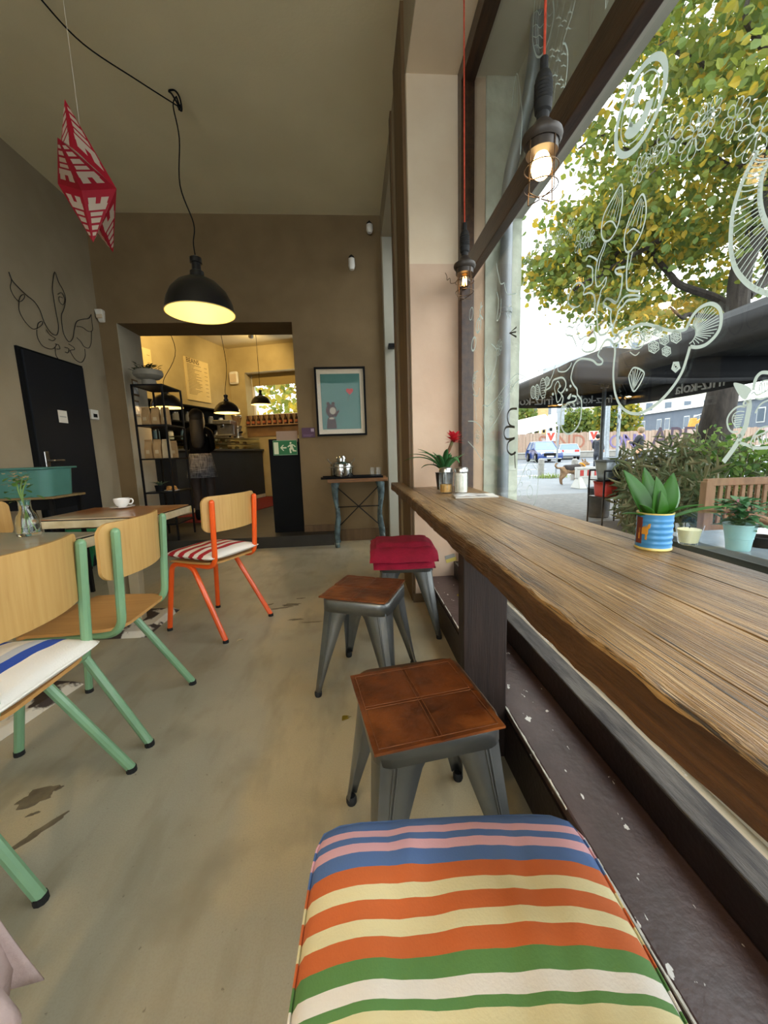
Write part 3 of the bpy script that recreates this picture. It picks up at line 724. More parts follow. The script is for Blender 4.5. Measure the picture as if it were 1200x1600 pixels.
# sugar shakers
sg = mat('brown_sugar', '#c99d5c', .8, '#b98a48', scale=60); ws = mat('white_sugar', '#efece4', .8, '#e4e0d6', scale=60)
for lb, px, fillh, fm in (('glass shaker half full of brown sugar with steel lid', .512, .048, sg), ('glass shaker full of white sugar with steel lid', .592, .112, ws)):
    t = thing('sugar_shaker', lb, 'shaker', (px, 2.18 if px < .55 else 2.15, ZT), 0, 'sugar shakers on the bar')
    g = MB(); n = 24
    for prof in ([(.0001,.0),(.034,.0),(.036,.006),(.036,.118),(.033,.122)],): g.shell(prof, n=n)
    g.obj('jar', M['thin_glass'], t)
    for k in range(12):
        a = 2*PI*k/12; MB().box(-.003, .003, -.0015, .0015, .015, .10).obj('flute', M['thin_glass'], t, smooth=0).matrix_basis = Matrix.Translation((.0372*math.cos(a), .0372*math.sin(a), 0)) @ Matrix.Rotation(a+PI/2, 4, 'Z')
    MB().lathe([(.0001,.006),(.0325,.006),(.0325,fillh),(.0001,fillh+.004)], n=n).obj('sugar', fm, t)
    MB().lathe([(.0001,.119),(.0385,.119),(.0385,.133),(.034,.142),(.012,.147),(.0001,.147)], n=n).obj('lid', M['steel'], t)
# magazine
mg = thing('magazine', 'flat magazine lying on the bar by the shakers', 'magazine', (.61, 1.96, ZT), math.radians(-8))
MB().box(-.105, .105, -.075, .075, .0015, .007).obj('pages', M['white_paint'], mg, smooth=0)
MB().grid(8, 4, lambda u, v: ((u-.5)*.216, (v-.5)*.155, .0085+.003*math.sin(u*5))).obj('cover', mat('printed_grey_cover', '#d6d4d2', .35, '#77746f', scale=16, lo=.45, hi=.6), mg, solid=.001)
# plant in a printed tin
tn = thing('tin_planter', 'blue printed food tin used as planter on the bar', 'planter', (.683, .835, ZT))
tin = mat('printed_tin', '#3f86bd', .35, metal=.1, spec=.6)
stripes(tin, 'Z', [(-.01, '#d8c777'), (.008, '#3f86bd'), (.096, '#d8c777')])
pr = [(.0001,.0),(.041,.0),(.044,.003),(.043,.008)]
for k in range(30):
    z = .012+.076*k/29; pr.append((.0425+.0009*math.sin(z/.076*2*PI*5)*(1 if .018 < z < .082 else 0), z))
pr += [(.043,.094),(.044,.1),(.041,.1),(.040,.085),(.0001,.08)]
MB().lathe(pr, n=40).obj('tin', tin, tn)
def tin_pt(a, z): return Vector((.0437*math.cos(a), .0437*math.sin(a), z))
def tin_print(name, cols, poly):                              # flat print wrapped on the tin: poly in (angle, z)
    MB().prism(poly, lambda p, q, t_: tin_pt(p, q)*1.0+Vector((math.cos(p), math.sin(p), 0))*t_, -.0005, .0009).obj(name, cols, tn, smooth=0)
ab = math.atan2(-.835, -.683)                                 # side of the tin that faces the room
brn = mat('print_brown', '#6a2f24', .5); och = mat('print_ochre', '#c58a2e', .5)
for i in range(6): tin_print('print_band', brn, [(ab-1.1+.11*i, .018), (ab-1.1+.11*(i+1), .018), (ab-1.1+.11*(i+1), .088), (ab-1.1+.11*i, .088)]) if i < 4 else None
for i in range(5): tin_print('print_animal', och, [(ab-.9+.12*i, .044), (ab-.9+.12*(i+1), .044), (ab-.9+.12*(i+1), .060+.003*i), (ab-.9+.12*i, .060)])
for q in (ab-.88, ab-.45): tin_print('print_animal', och, [(q, .030), (q+.1, .030), (q+.1, .046), (q, .046)])
tin_print('print_animal', och, [(ab-.32, .058), (ab-.2, .062), (ab-.18, .074), (ab-.3, .072)])
MB().lathe([(.0001,.078),(.0395,.078),(.0395,.083),(.0001,.086)], n=24).obj('soil', mat('potting_soil', '#2a2019', .95, '#3a2d22', scale=60, bump=.6), tn)
M['glossy_leaf'] = leaf_mat('glossy_green_leaf', '#2b6112', '#41801c', .35); M['glossy_leaf'].node_tree.nodes['Principled BSDF'].inputs['Roughness'].default_value = .45
bkl = leaf_mat('greyish_leaf', '#6f8f6c', '#5c8060', .2); tn.scale = (.84, .84, .86); bkl.node_tree.nodes['Principled BSDF'].inputs['Roughness'].default_value = .25
for (dx, dy, dz, L_, w2, dr_) in ((-.32,.22,1,.145,.032,.12),(-.16,-.25,1,.12,.029,.10),(.05,.32,1,.145,.026,.06),(.22,-.12,1,.125,.027,.14),(.42,.12,.8,.135,.030,.25),(.30,-.30,.6,.085,.019,.5),(-.55,.0,.45,.07,.016,.5),(.9,-.22,.42,.155,.014,.22),(-.05,-.4,.8,.075,.018,.35),(-.48,-.25,.7,.08,.016,.3)):
    mb = MB(); leaf_blade(mb, (dx*.04, dy*.04, .08), (dx, dy, dz), L_, w2, up=Vector((-dx-.01, -dy-1, .2)) if dz > .7 else Vector((0,0,1)), droop=dr_, n=9, fold=.3)
    mb.obj('leaf', M['glossy_leaf'] if not (dx > .4 and dz > .7) else bkl, tn, fix=False, solid=.0014)

p = at(704, 873, y=2.604); t = thing('paper_tag', 'small grey and yellow paper tag stuck under the bar by the pier', 'tag', (p.x, 2.606, p.z), 0)
MB().box(-.035, .035, -.004, 0, .004, .03).obj('grey_half', mat('tag_grey', '#8f8d86', .7), t, smooth=0); MB().box(-.035, .04, -.004, 0, -.022, .004).obj('yellow_half', mat('tag_yellow', '#c9b45a', .7), t, smooth=0); t.rotation_euler.y = -.25

# pale pink coat over the back of the chair at the left edge
ck_ = thing('pink_coat', 'pale pink coat hanging over a chair at the lower left edge', 'coat', (-.735, .43, .15))
pm_ = mat('pale_pink_wool', '#bfa9a4', .9, '#b39d98', scale=12, bump=.3, bscale=80)
def drape(w0, sx, z0, z1, xo, seed, y0):
    def f(u, v):
        y = y0+(u-.5)*w0*(1+.25*v); x = xo+.030*v+.022*math.sin(u*9+seed)*(.3+v)+.05*v*v; return (x, y, z0+(z1-z0)*v+.02*math.sin(u*6+seed)*v)
    return MB().grid(20, 16, f)
drape(.34, 1, .66, -.02, .0, 1, .0).obj('outer_cloth', pm_, ck_, solid=.008, smooth=1.3)
drape(.30, 1, .66, .02, -.20, 2, .0).obj('back_cloth', pm_, ck_, solid=.008, smooth=1.3)
MB().grid(14, 8, lambda u, v: (-.20+.20*v, -.16+.32*u, .66+.02*math.sin(PI*v))).obj('shoulder_fold', pm_, ck_, solid=.008, smooth=1.3)
drape(.10, 1, .30, -.05, .02, 4, .15).obj('lining', pm_, ck_, solid=.004, smooth=1.3)
for zz_ in (.5, .35): MB().lathe([(.0001,0),(.012,0),(.012,.004),(.0001,.005)], (.035, -.1, zz_), 12, Matrix.Rotation(PI/2, 3, 'Y')).obj('button', M['black'], ck_)
# ================================================================== PENDANTS
M['shade_out'] = mat('black_enamel', '#141417', .3, '#1a1a1d', scale=8, coat=.3)
M['shade_in'] = mat('cream_enamel', '#e8d394', .5)
M['bulb'] = mat('warm_bulb', '#ffd9a0', .4, emit='#ffc87a', estr=4)
def pendant(label, c, rim, h, ztop, watts, cord_pts, lens=1.0):
    c = Vector(c); t = thing('pendant_lamp', label, 'lamp', c, 0, 'black enamel pendants')
    pro = [(rim, 0), (rim*.985, h*.10), (rim*.93, h*.30), (rim*.80, h*.52), (rim*.58, h*.72), (rim*.34, h*.83), (rim*.20, h*.88)]
    sh = MB(); sh.shell(pro, n=36); o = sh.obj('shade', M['shade_out'], t, smooth=.9)
    si = MB(); si.shell([(r-.004, z+.0006 if i == 0 else z-.004) for i, (r, z) in enumerate(pro)], n=36); si.obj('shade_lining', M['shade_in'], t, smooth=.9)
    MB().tube([(rim*math.cos(a), rim*math.sin(a), 0) for a in [2*PI*k/36 for k in range(36)]], .004, 6, True).obj('rim', M['shade_in'], t)
    MB().lathe([(rim*.20, h*.85), (rim*.20, h*1.0), (rim*.13, h*1.03), (rim*.13, h*1.20), (rim*.17, h*1.21), (rim*.17, h*1.33), (rim*.06, h*1.38), (.001, h*1.40)], n=16).obj('neck', M['shade_out'], t)
    MB().sph((0, 0, h*.42), rim*.16, 12, 8).obj('bulb', M['bulb'], t)
    pts = [(0, 0, h*1.36)]+[Vector(p)-c for p in cord_pts]
    MB().tube(crom(pts, 6), .0045 if rim > .2 else .004, 6).obj('cord', M['black'], t)
    li = bpy.data.lights.new('lamp_light', 'POINT'); li.energy = watts; li.color = (1, .74, .40); li.shadow_soft_size = .04
    lo = bpy.data.objects.new('lamp_light', li); COL.objects.link(lo); lo.parent = t; lo.location = (0, 0, h*.18)
    return t
for lb, y_ in (('unseen pendant lamp just behind the viewer, added to brighten the room', -.75), ('unseen pendant lamp farthest behind the viewer, added to brighten the room', -2.0)):
    pendant(lb, (-1.15, y_, 2.13), .246, .29, ZC, 16, [(-1.15, y_, 2.9), (-1.15, y_, ZC)])  # out of view, added so the ceiling and room get brighter
k0 = at(275, 140, z=ZC); k1 = at(65, 0, z=ZC)
lp = Vector((-1.11, k0.y, 2.13))
pl = pendant('large black enamel pendant lamp hanging above the chairs', lp, .246, .29, ZC, 3.2,
        [(lp.x-.005, lp.y, 2.62), (lp.x+.01, lp.y, 2.75), (lp.x-.06, lp.y, 3.0), (k0.x-.01, k0.y, 3.3), (k0.x-.03, k0.y, 3.50), (k0.x, k0.y, 3.56)])
o = MB().tube(crom([k0+Vector((0,0,-.05)), k0+Vector((.01,0,-.10)), k0+Vector((-.03,0,-.03)), k0+Vector((-.05,0,.0-.01)), k0+Vector((-.01,0,-.005)), k0+Vector((.02,0,-.05)), k0+Vector((.025,0,-.13)), k0+Vector((.0,0,-.10)), k0+Vector((.02,.01,-.09)), k0+Vector((.01,-.01,-.13))], 5), .006, 6).obj('cord_knot', M['black'], pl, world=True)
kk = at(110, 60, z=ZC-.12)
MB().tube(crom([k0+Vector((0,0,-.10)), k0.lerp(k1, .35)+Vector((0,0,-.10)), k0.lerp(k1, .75)+Vector((.0,0,-.09)), at(65,0,z=ZC-.05), at(20,-60,z=ZC-.01)], 6), .0045, 6).obj('ceiling_cord', M['black'], pl, world=True)

# caged work lamps over the bar
M['bakelite'] = mat('worn_bakelite', '#2d2620', .45, '#3c332b', scale=14)
M['wire'] = mat('rusty_wire', '#6a5238', .4, '#4b3a2a', scale=30, metal=.7)
M['redcord'] = mat('red_fabric_cord', '#c2492f', .8, '#a93d27', scale=90)
M['filament'] = mat('glowing_bulb', '#ffdca0', .3, emit='#ffd28c', estr=9)
M['filament_dim'] = mat('glowing_filament', '#ffdca0', .3, emit='#ffc070', estr=14)
def cage_lamp(label, c, ztop, hook, frosted):
    t = thing('caged_work_lamp', label, 'lamp', c, 0, 'caged work lamps over the bar')       # origin: bulb centre
    MB().lathe([(.020,.052),(.046,.050),(.052,.058),(.054,.066),(.052,.074),(.046,.078),(.040,.082),(.022,.104),(.016,.110)], n=28).obj('cap', M['bakelite'], t)
    MB().lathe([(.0405,.028),(.0425,.028),(.0425,.052),(.0405,.052)], n=28).obj('collar', M['bakelite'], t)
    g = [(.016,.108),(.017,.125),(.022,.13),(.024,.15)]
    for k in range(6): g += [(.0245,.152+.009*k),(.0215,.1565+.009*k)]
    g += [(.022,.208),(.017,.222),(.011,.228),(.0105,.258),(.004,.262),(.0001,.263)]
    MB().lathe(g, n=18).obj('grip', M['rubber'], t)
    MB().lathe([(.0135,.026),(.0135,.054),(.0001,.054)], n=16).obj('socket', mat('brass_socket', '#a8843f', .35, metal=.9), t)
    if frosted:
        MB().lathe([(.0125,.034),(.019,.022),(.026,.004),(.0275,-.008),(.024,-.022),(.014,-.032),(.0001,-.036)], n=20).obj('bulb', M['filament'], t)
    else:
        MB().lathe([(.0125,.034),(.018,.022),(.027,.002),(.027,-.008),(.022,-.024),(.012,-.033),(.0001,-.036)], n=20).obj('bulb', pane_mat('bulb_glass', (1,.93,.8), 1.5), t)
        for k in range(5): MB().tube([(.009*math.cos(k*1.25), .009*math.sin(k*1.25), .014), (.011*math.cos(k*1.25+.3), .011*math.sin(k*1.25+.3), -.022)], .0016, 5).obj('filament', M['filament_dim'], t)
    for k in range(4):
        a = PI/2*k+.4; ca, sa = math.cos(a), math.sin(a)
        MB().tube(rounded([(ca*.044, sa*.044, .06), (ca*.0445, sa*.0445, -.04), (ca*.046, sa*.046, -.082), (ca*.004, sa*.004, -.085)], .006, 4), .0017, 6).obj('cage_wire', M['wire'], t)
    for z, r_ in ((-.008, .0455), (-.055, .0455)):
        MB().tube([(r_*math.cos(2*PI*k/24), r_*math.sin(2*PI*k/24), z) for k in range(24)], .0015, 6, True).obj('cage_ring', M['wire'], t)
    if hook: MB().tube(crom([(-.045,0,-.01),(-.07,0,-.014),(-.075,0,.01),(-.088,0,.0),(-.09,0,.02),(-.098,.0,.035)], 4), .0016, 6).obj('hook', M['wire'], t)
    MB().tube([(0,0,.255), (-.002,0,.6), (-.004,0,(ztop-c[2])/.84)], .0035, 8).obj('cord', M['redcord'], t)
    t.scale = (.84, .84, .84); return t
c1 = at(846, 258, y=1.0); c2 = at(726, 438, y=1.73)
cage_lamp('caged work lamp with bright frosted bulb on red cord, nearer one', c1, 3.222, False, True)
cage_lamp('caged work lamp with clear filament bulb by the pier, farther one', c2, 3.222, True, False)

# ================================================================== PAPER STAR
sc = at(137, 291, y=1.9)
st = thing('paper_star', 'red paper star lantern with white cut-out bars', 'star', sc)
n_ = Vector((.90, .22, .06)).normalized(); e1 = (Z3-n_*n_.z).normalized(); e2 = n_.cross(e1)
if e2.dot(CAM-sc) < 0: e2 = -e2
redp = leaf_mat('red_star_paper', '#b3122c', '#a00f26', .35); whp = leaf_mat('white_star_paper', '#ded2bd', '#d6c9b2', .5)
R1, R2, DP = .265, .125, .105
def sp2(r_, a): return e2*(r_*math.cos(a))+e1*(r_*math.sin(a))
for k in range(5):
    a = 2*PI*k/5
    arm = MB(); bars = MB()
    for sd in (1, -1):
        C_ = n_*(DP*sd)
        for s in (1, -1):
            T_ = sp2(R1, a); Vv = sp2(R2, a+s*PI/5)
            arm.add([C_, T_, Vv], [(0, 1, 2)])
            nn = ((T_-C_).cross(Vv-C_)).normalized(); nn = nn if nn.dot(n_)*sd > 0 else -nn
            for f0, f1 in ((.14, .21), (.26, .35), (.40, .50), (.54, .62), (.66, .92)):
                def pt_(f, g): # f from tip to base, g between ridge (C-T) and edge (V-T)
                    p = T_.lerp(C_, f*.93); q = T_.lerp(Vv, f*.93); return p.lerp(q, g)+nn*.0015
                if f0 < .6: bars.add([pt_(f0, .2), pt_(f1, .2), pt_(f1, .82), pt_(f0, .82)], [(0,1,2,3)])
                else:
                    bars.add([pt_(f0, .12), pt_(f0+.13, .12), pt_(f0+.13, .88), pt_(f0, .88)], [(0,1,2,3)])
                    bars.add([pt_(f0+.13, .16), pt_(f1, .16), pt_(f1, .42), pt_(f0+.13, .42)], [(0,1,2,3)]); bars.add([pt_(f0+.13, .60), pt_(f1, .60), pt_(f1, .86), pt_(f0+.13, .86)], [(0,1,2,3)])
    ar = arm.obj('star_point', redp, st, smooth=0); bars.obj('cut_out_bars', whp, ar, fix=False, smooth=0)
MB().tube([Vector((0,0,.0)), Vector((.0,0,ZC-sc.z))], .0007, 5).obj('thread', M['white_paint'], st)

# ================================================================== ON THE WALLS
# wire drawing on the left wall
wa = thing('wire_wall_art', 'line drawing of a leafy sprout bent from wire, above the navy door', 'wall art', at(90, 500, x=XL+.012))
def wpx(pts): return [at(x/4, 400+y/4, x=XL+.012) for x, y in pts]
for i, pts in enumerate([
    [(55,100),(75,150),(110,190),(160,240),(215,285),(250,340),(275,410),(310,470),(345,495),(362,480),(365,430),(350,350),(335,260),(328,190),(342,100),(365,160),(395,215),(410,270),(400,330),(385,370),(388,430),(400,490),(430,535),(455,515),(465,460),(480,410),(520,395),(555,390),(570,365)],
    [(55,100),(72,150),(65,200),(90,255),(125,285),(152,262),(150,240),(130,250),(118,280)], [(120,285),(120,340),(150,400),(195,450),(225,455),(262,430),(265,408),(240,420),(232,455)],
    [(230,460),(235,510),(265,560),(310,580),(340,575),(355,550)], [(345,570),(350,620),(375,655)], [(570,365),(576,420),(578,465),(550,470),(515,445),(480,440)],
    [(572,470),(570,540),(555,575),(525,565),(505,535),(480,510)], [(530,580),(532,630),(510,665),(475,650),(450,615),(440,590),(465,585),(460,570),(430,550)],
    [(362,240),(385,230),(405,270),(395,305),(372,285),(370,255),(392,262)], [(290,460),(310,490),(345,515),(330,530),(305,520)], [(345,550),(365,555),(375,580),(355,580)], [(405,570),(430,580),(425,605),(408,600)]]):
    MB().tube(crom(wpx(pts), 4), .0028 if i else .0036, 6).obj('wire', M['black_metal'], wa, world=True)
# thermostat, motion sensor
p = at(145, 648, x=XL)
t = thing('thermostat', 'small white thermostat beside the navy door', 'thermostat', p)
MB().box(0, .025, -.06, .06, -.05, .05).obj('housing', M['white_paint'], t, bevel=.006, smooth=0); MB().box(.024, .027, -.03, .03, -.028, .008).obj('display', M['black'], t, smooth=0)
p = at(160, 495, y=YB)
t = thing('motion_sensor', 'white motion sensor high in the room corner', 'sensor', Vector((XL+.045, YB, p.z)))
MB().hexa([(-.03,-.03,-.06),(.03,-.03,-.06),(.03,0,-.06),(-.03,0,-.06),(-.04,-.07,.06),(.04,-.07,.06),(.04,0,.06),(-.04,0,.06)]).obj('housing', M['white_paint'], t, bevel=.01); MB().box(-.03, .03, -.062, -.045, -.03, .01).obj('lens', M['reveal'], t, bevel=.006)
# framed print
a_, b_ = at(489, 573, y=YB), at(575, 681, y=YB)
cx_, cz_ = (a_.x+b_.x)/2, (a_.z+b_.z)/2; hw, hh = (b_.x-a_.x)/2-.01, (a_.z-b_.z)/2-.01
pf = thing('framed_picture', 'framed print of a brown bear gazing at a red heart balloon', 'picture', (cx_, YB, cz_))
yy = -.03
MB().box(-hw, hw, yy, 0, hh-.022, hh).box(-hw, hw, yy, 0, -hh, -hh+.022).box(-hw, -hw+.022, yy, 0, -hh+.022, hh-.022).box(hw-.022, hw, yy, 0, -hh+.022, hh-.022).obj('frame', M['black'], pf, smooth=0)
MB().box(-hw+.02, hw-.02, -.014, -.001, -hh+.02, hh-.02).obj('mat_board', mat('cream_mat_board', '#cdbfa8', .8), pf, smooth=0)
MB().box(-hw+.065, hw-.065, -.017, -.013, -hh+.075, hh-.075).obj('print', mat('teal_print', '#4a7a70', .6, '#427067', scale=4), pf, smooth=0)
def flat(name, m, polys, z=-.0195):
    mb = MB()
    for pl_ in polys: mb.prism(pl_, lambda a, b, t_: (a, t_, b), z, z+.003)
    return mb.obj(name, m, pf, smooth=0)
def ell(cx, cz, rx, rz, n=20): return [(cx+rx*math.cos(2*PI*k/n), cz+rz*math.sin(2*PI*k/n)) for k in range(n)]
bbr = mat('print_bear_brown', '#3a1d13', .7); bcr = mat('print_pale', '#a59a84', .7)
flat('printed_bear', bbr, [ell(-.115, -.10, .062, .075), ell(-.15, -.02, .02, .02), ell(-.09, -.02, .02, .02), [(-.175, -.30), (-.06, -.30), (-.07, -.20), (-.10, -.16), (-.14, -.16), (-.165, -.20)], [(-.09,-.15),(-.03,-.09),(-.02,-.10),(-.07,-.18)]])
flat('printed_face', bcr, [ell(-.098, -.10, .036, .04), ell(-.115, -.185, .03, .012)], -.021)
heart = [(.016*.065*16*math.sin(q)**3/16*1.0, 0) for q in (0,)]
hp = []
for k in range(28):
    q = 2*PI*k/28; hp.append((.105+.0026*16*math.sin(q)**3, .115+.0026*(13*math.cos(q)-5*math.cos(2*q)-2*math.cos(3*q)-math.cos(4*q))))
flat('printed_heart', mat('print_red', '#b5322c', .7), [hp])
MB().tube(crom([(.105, -.0195, .08), (.085, -.0195, .05), (.09, -.0195, .03), (.07, -.0195, .0)], 4), .0025, 5).obj('printed_string', bbr, pf)
MB().box(-hw+.02, hw-.02, -.026, -.0245, -hh+.02, hh-.02).obj('glazing', pane_mat('picture_glass', (1,1,1), .25), pf, smooth=0)
# purple notice, spot lamps
p = at(482, 676, y=YB)
t = thing('small_sign', 'small purple sign beside the passage', 'sign', (p.x, YB, p.z)); MB().box(-.075, .075, -.008, 0, -.055, .055).obj('plate', mat('purple_sign', '#4a2140', .5), t, smooth=0); MB().box(.03, .065, -.010, -.007, .01, .045).obj('sticker', mat('sign_print', '#a893a6', .6), t, smooth=0); MB().box(-.06, .05, -.010, -.007, -.03, -.024).box(-.06, .03, -.010, -.007, -.042, -.037).obj('printed_lines', mat('sign_print_dim', '#7d5f78', .6), t, smooth=0)
for lb, px, py, L_ in (('white spotlight on the back wall, lower of the two', 549, 400, .12), ('small spotlight under the ceiling corner, upper of the two', 577, 347, .09)):
    p = at(px, py, y=YB-.06)
    t = thing('spotlight', lb, 'spotlight', (p.x, YB, p.z), 0, 'wall spotlights')
    MB().lathe([(.0001,0),(.03,0),(.03,.02),(.0001,.022)], (0,0,0), 16, Matrix.Rotation(PI/2, 3, 'X')).obj('base', M['black'], t)
    MB().tube([(0,-.02,0),(0,-.06,.01),(0,-.065,-.02)], .007, 8).obj('arm', M['black'], t)
    MB().lathe([(.018,-.02),(.034,-.03),(.036,-.02-L_*.7),(.024,-.02-L_),(.0001,-.02-L_)], (0,-.065,0), 18).obj('head', M['white_paint'], t)

# ================================================================== TRESTLE TABLE WITH DISPENSER
tw = mat('flaking_blue_leg_paint', '#5d7175', .6, '#39474a', scale=14, lo=.4, hi=.6, bump=.3); layer(tw, '#a9b4b0', 18, .6, .68, seed=3, fac=.8)
tt = thing('trestle_table', 'narrow side table with wavy painted legs and crossed rods', 'table', (.03, 4.46, 0))
MB().box(-.33, .33, -.17, .17, .735, .775).obj('tabletop', mat('side_table_wood', '#8a5f36', .5, '#6d4826', scale=5, stretch=(1,8,8)), tt, bevel=.004, smooth=0)
for sx in (-1, 1):
    for sy in (-1, 1):
        x, y = sx*.25, sy*.13; n = 22; mb = MB()
        pts = []; rs = []
        for i in range(n+1):
            s = i/n; z = .735*(1-s); pts.append((x+sx*.01*math.sin(s*9)*(1 if sy < 0 else 1), y, z)); rs.append(.024+.010*math.sin(s*10+.6)*(1-.4*s)+(.010 if s < .06 else 0)+(.006 if s > .95 else 0))
        mb.tube(pts, rs, 12).obj('leg', tw, tt)
    MB().cyl((sx*.25, -.13, .40), (sx*.25, .13, .40), .012, n=8).obj('stretcher', tw, tt)
for s in (1, -1): MB().cyl((-.24*s, .10, .66), (.24*s, .10, .20), .006, n=8).obj('cross_rod', M['black_metal'], tt)
MB().cyl((-.24, .10, .43), (.24, .10, .43), .006, n=8).obj('cross_rod', M['black_metal'], tt)
ty = thing('serving_tray', 'black tray lying along the side table', 'tray', (.0, 4.44, .775)); MB().box(-.37, .31, -.15, .13, 0, .012).obj('tray_base', M['black'], ty, bevel=.004, smooth=0); MB().box(-.37, .31, -.15, -.14, .012, .024).box(-.37, .31, .12, .13, .012, .024).obj('tray_rim', M['black'], ty, smooth=0)
fu = thing('drink_dispenser', 'round steel drink dispenser with tap on the tray', 'dispenser', (-.145, 4.43, .787))
fu_prof = [(.0001,0),(.125,0),(.128,.01),(.128,.13),(.124,.15),(.09,.175),(.055,.18),(.055,.2),(.06,.202),(.06,.215),(.05,.235),(.0001,.238)]
MB().lathe(fu_prof, n=36).obj('tank', mat('polished_steel', '#c9c9c4', .12, metal=1), fu)
MB().lathe([(.1285,.105),(.131,.11),(.131,.118),(.1285,.122)], n=36).obj('band', M['steel'], fu)
for s in (-1, 1): MB().tube(rounded([(s*.11,0,.155),(s*.135,0,.175),(s*.15,0,.205)], .02), .006, 8).obj('handle', M['steel'], fu)
MB().tube(rounded([(0,-.126,.04),(0,-.155,.04),(0,-.155,.012)], .01), .008, 8).obj('tap', M['steel'], fu)
for dx, lb in ((.205, 'empty drinking glass on the tray, nearer the dispenser'), (.27, 'empty drinking glass on the tray, nearer the corner')):
    MBg = MB().shell([(.0001,.003),(.028,.003),(.033,.095)], n=18); g = thing('drinking_glass', lb, 'glass', (dx, 4.45, .787), 0, 'glasses on the tray'); MBg.obj('tumbler', M['thin_glass'], g)

# ================================================================== TEAL TUB ON A STAND
tl = thing('plant_stand', 'black metal stand with wooden board below the teal tub', 'stand', (-2.365, 3.08, 0))
MB().box(-.235, .235, -.17, .17, .795, .81).obj('board', mat('stand_board', '#8c7650', .5, '#7a6643', scale=6, stretch=(1,6,6)), tl, bevel=.003, smooth=0)
for sx in (-1, 1):
    for sy in (-1, 1): MB().box(sx*.20-.012, sx*.20+.012, sy*.14-.012, sy*.14+.012, 0, .795).obj('leg', M['black_metal'], tl, smooth=0)
MB().box(-.19, .19, -.13, .13, .715, .79).obj('drawer_box', M['black'], tl, smooth=0); MB().cyl((.02, -.10, .60), (.02, -.10, .715), .028, n=14).obj('caster_tube', M['black_metal'], tl); MB().box(-.2, .2, -.14, .14, .30, .32).obj('shelf', M['black_metal'], tl, smooth=0)
tm = mat('teal_enamel', '#4c7f76', .5, '#46776e', scale=6)
tub = thing('teal_tub', 'lidded teal tub standing on the black stand', 'tub', (-2.365, 3.08, .81))
o_ = rrect(.40, .31, .075, 6); mb = MB(); N = len(o_)
mb.add([(x*.93, y*.92, 0) for x, y in o_]+[(x, y, .195) for x, y in o_], [tuple(range(N))]+[(i, (i+1) % N, N+(i+1) % N, N+i) for i in range(N)]+[tuple(range(2*N-1, N-1, -1))]); mb.obj('tub_body', tm, tub)
MB().prism(rrect(.45, .36, .03), lambda a, b, t_: (a-.02, b, t_), .196, .209).obj('lid', tm, tub, bevel=.003)
# ================================================================== PEOPLE
def skin(name, nodes, edges, m, parent, sub=2, root=0):
    ks = list(nodes); me = bpy.data.meshes.new(name)
    me.from_pydata([nodes[k][0] for k in ks], [(ks.index(a), ks.index(b)) for a, b in edges], [])
    o = bpy.data.objects.new(name, me); COL.objects.link(o)
    md = o.modifiers.new('skin', 'SKIN'); md.use_smooth_shade = True
    lay = me.skin_vertices[0].data if me.skin_vertices else None
    if lay is None:
        bm = bmesh.new(); bm.from_mesh(me); bm.verts.layers.skin.verify(); bm.to_mesh(me); bm.free(); lay = me.skin_vertices[0].data
    for i, k in enumerate(ks):
        r = nodes[k][1]; lay[i].radius = (r, r) if not isinstance(r, tuple) else r
        lay[i].use_root = (i == root)
    sb = o.modifiers.new('sub', 'SUBSURF'); sb.levels = sub; sb.render_levels = sub
    bake(o); o.data.materials.clear(); o.data.materials.append(m)
    o.data.polygons.foreach_set('use_smooth', [True]*len(o.data.polygons))
    o.parent = parent
    return o
SKIN_T = mat('skin', '#c79a7c', .55, '#b98b6e', scale=12)
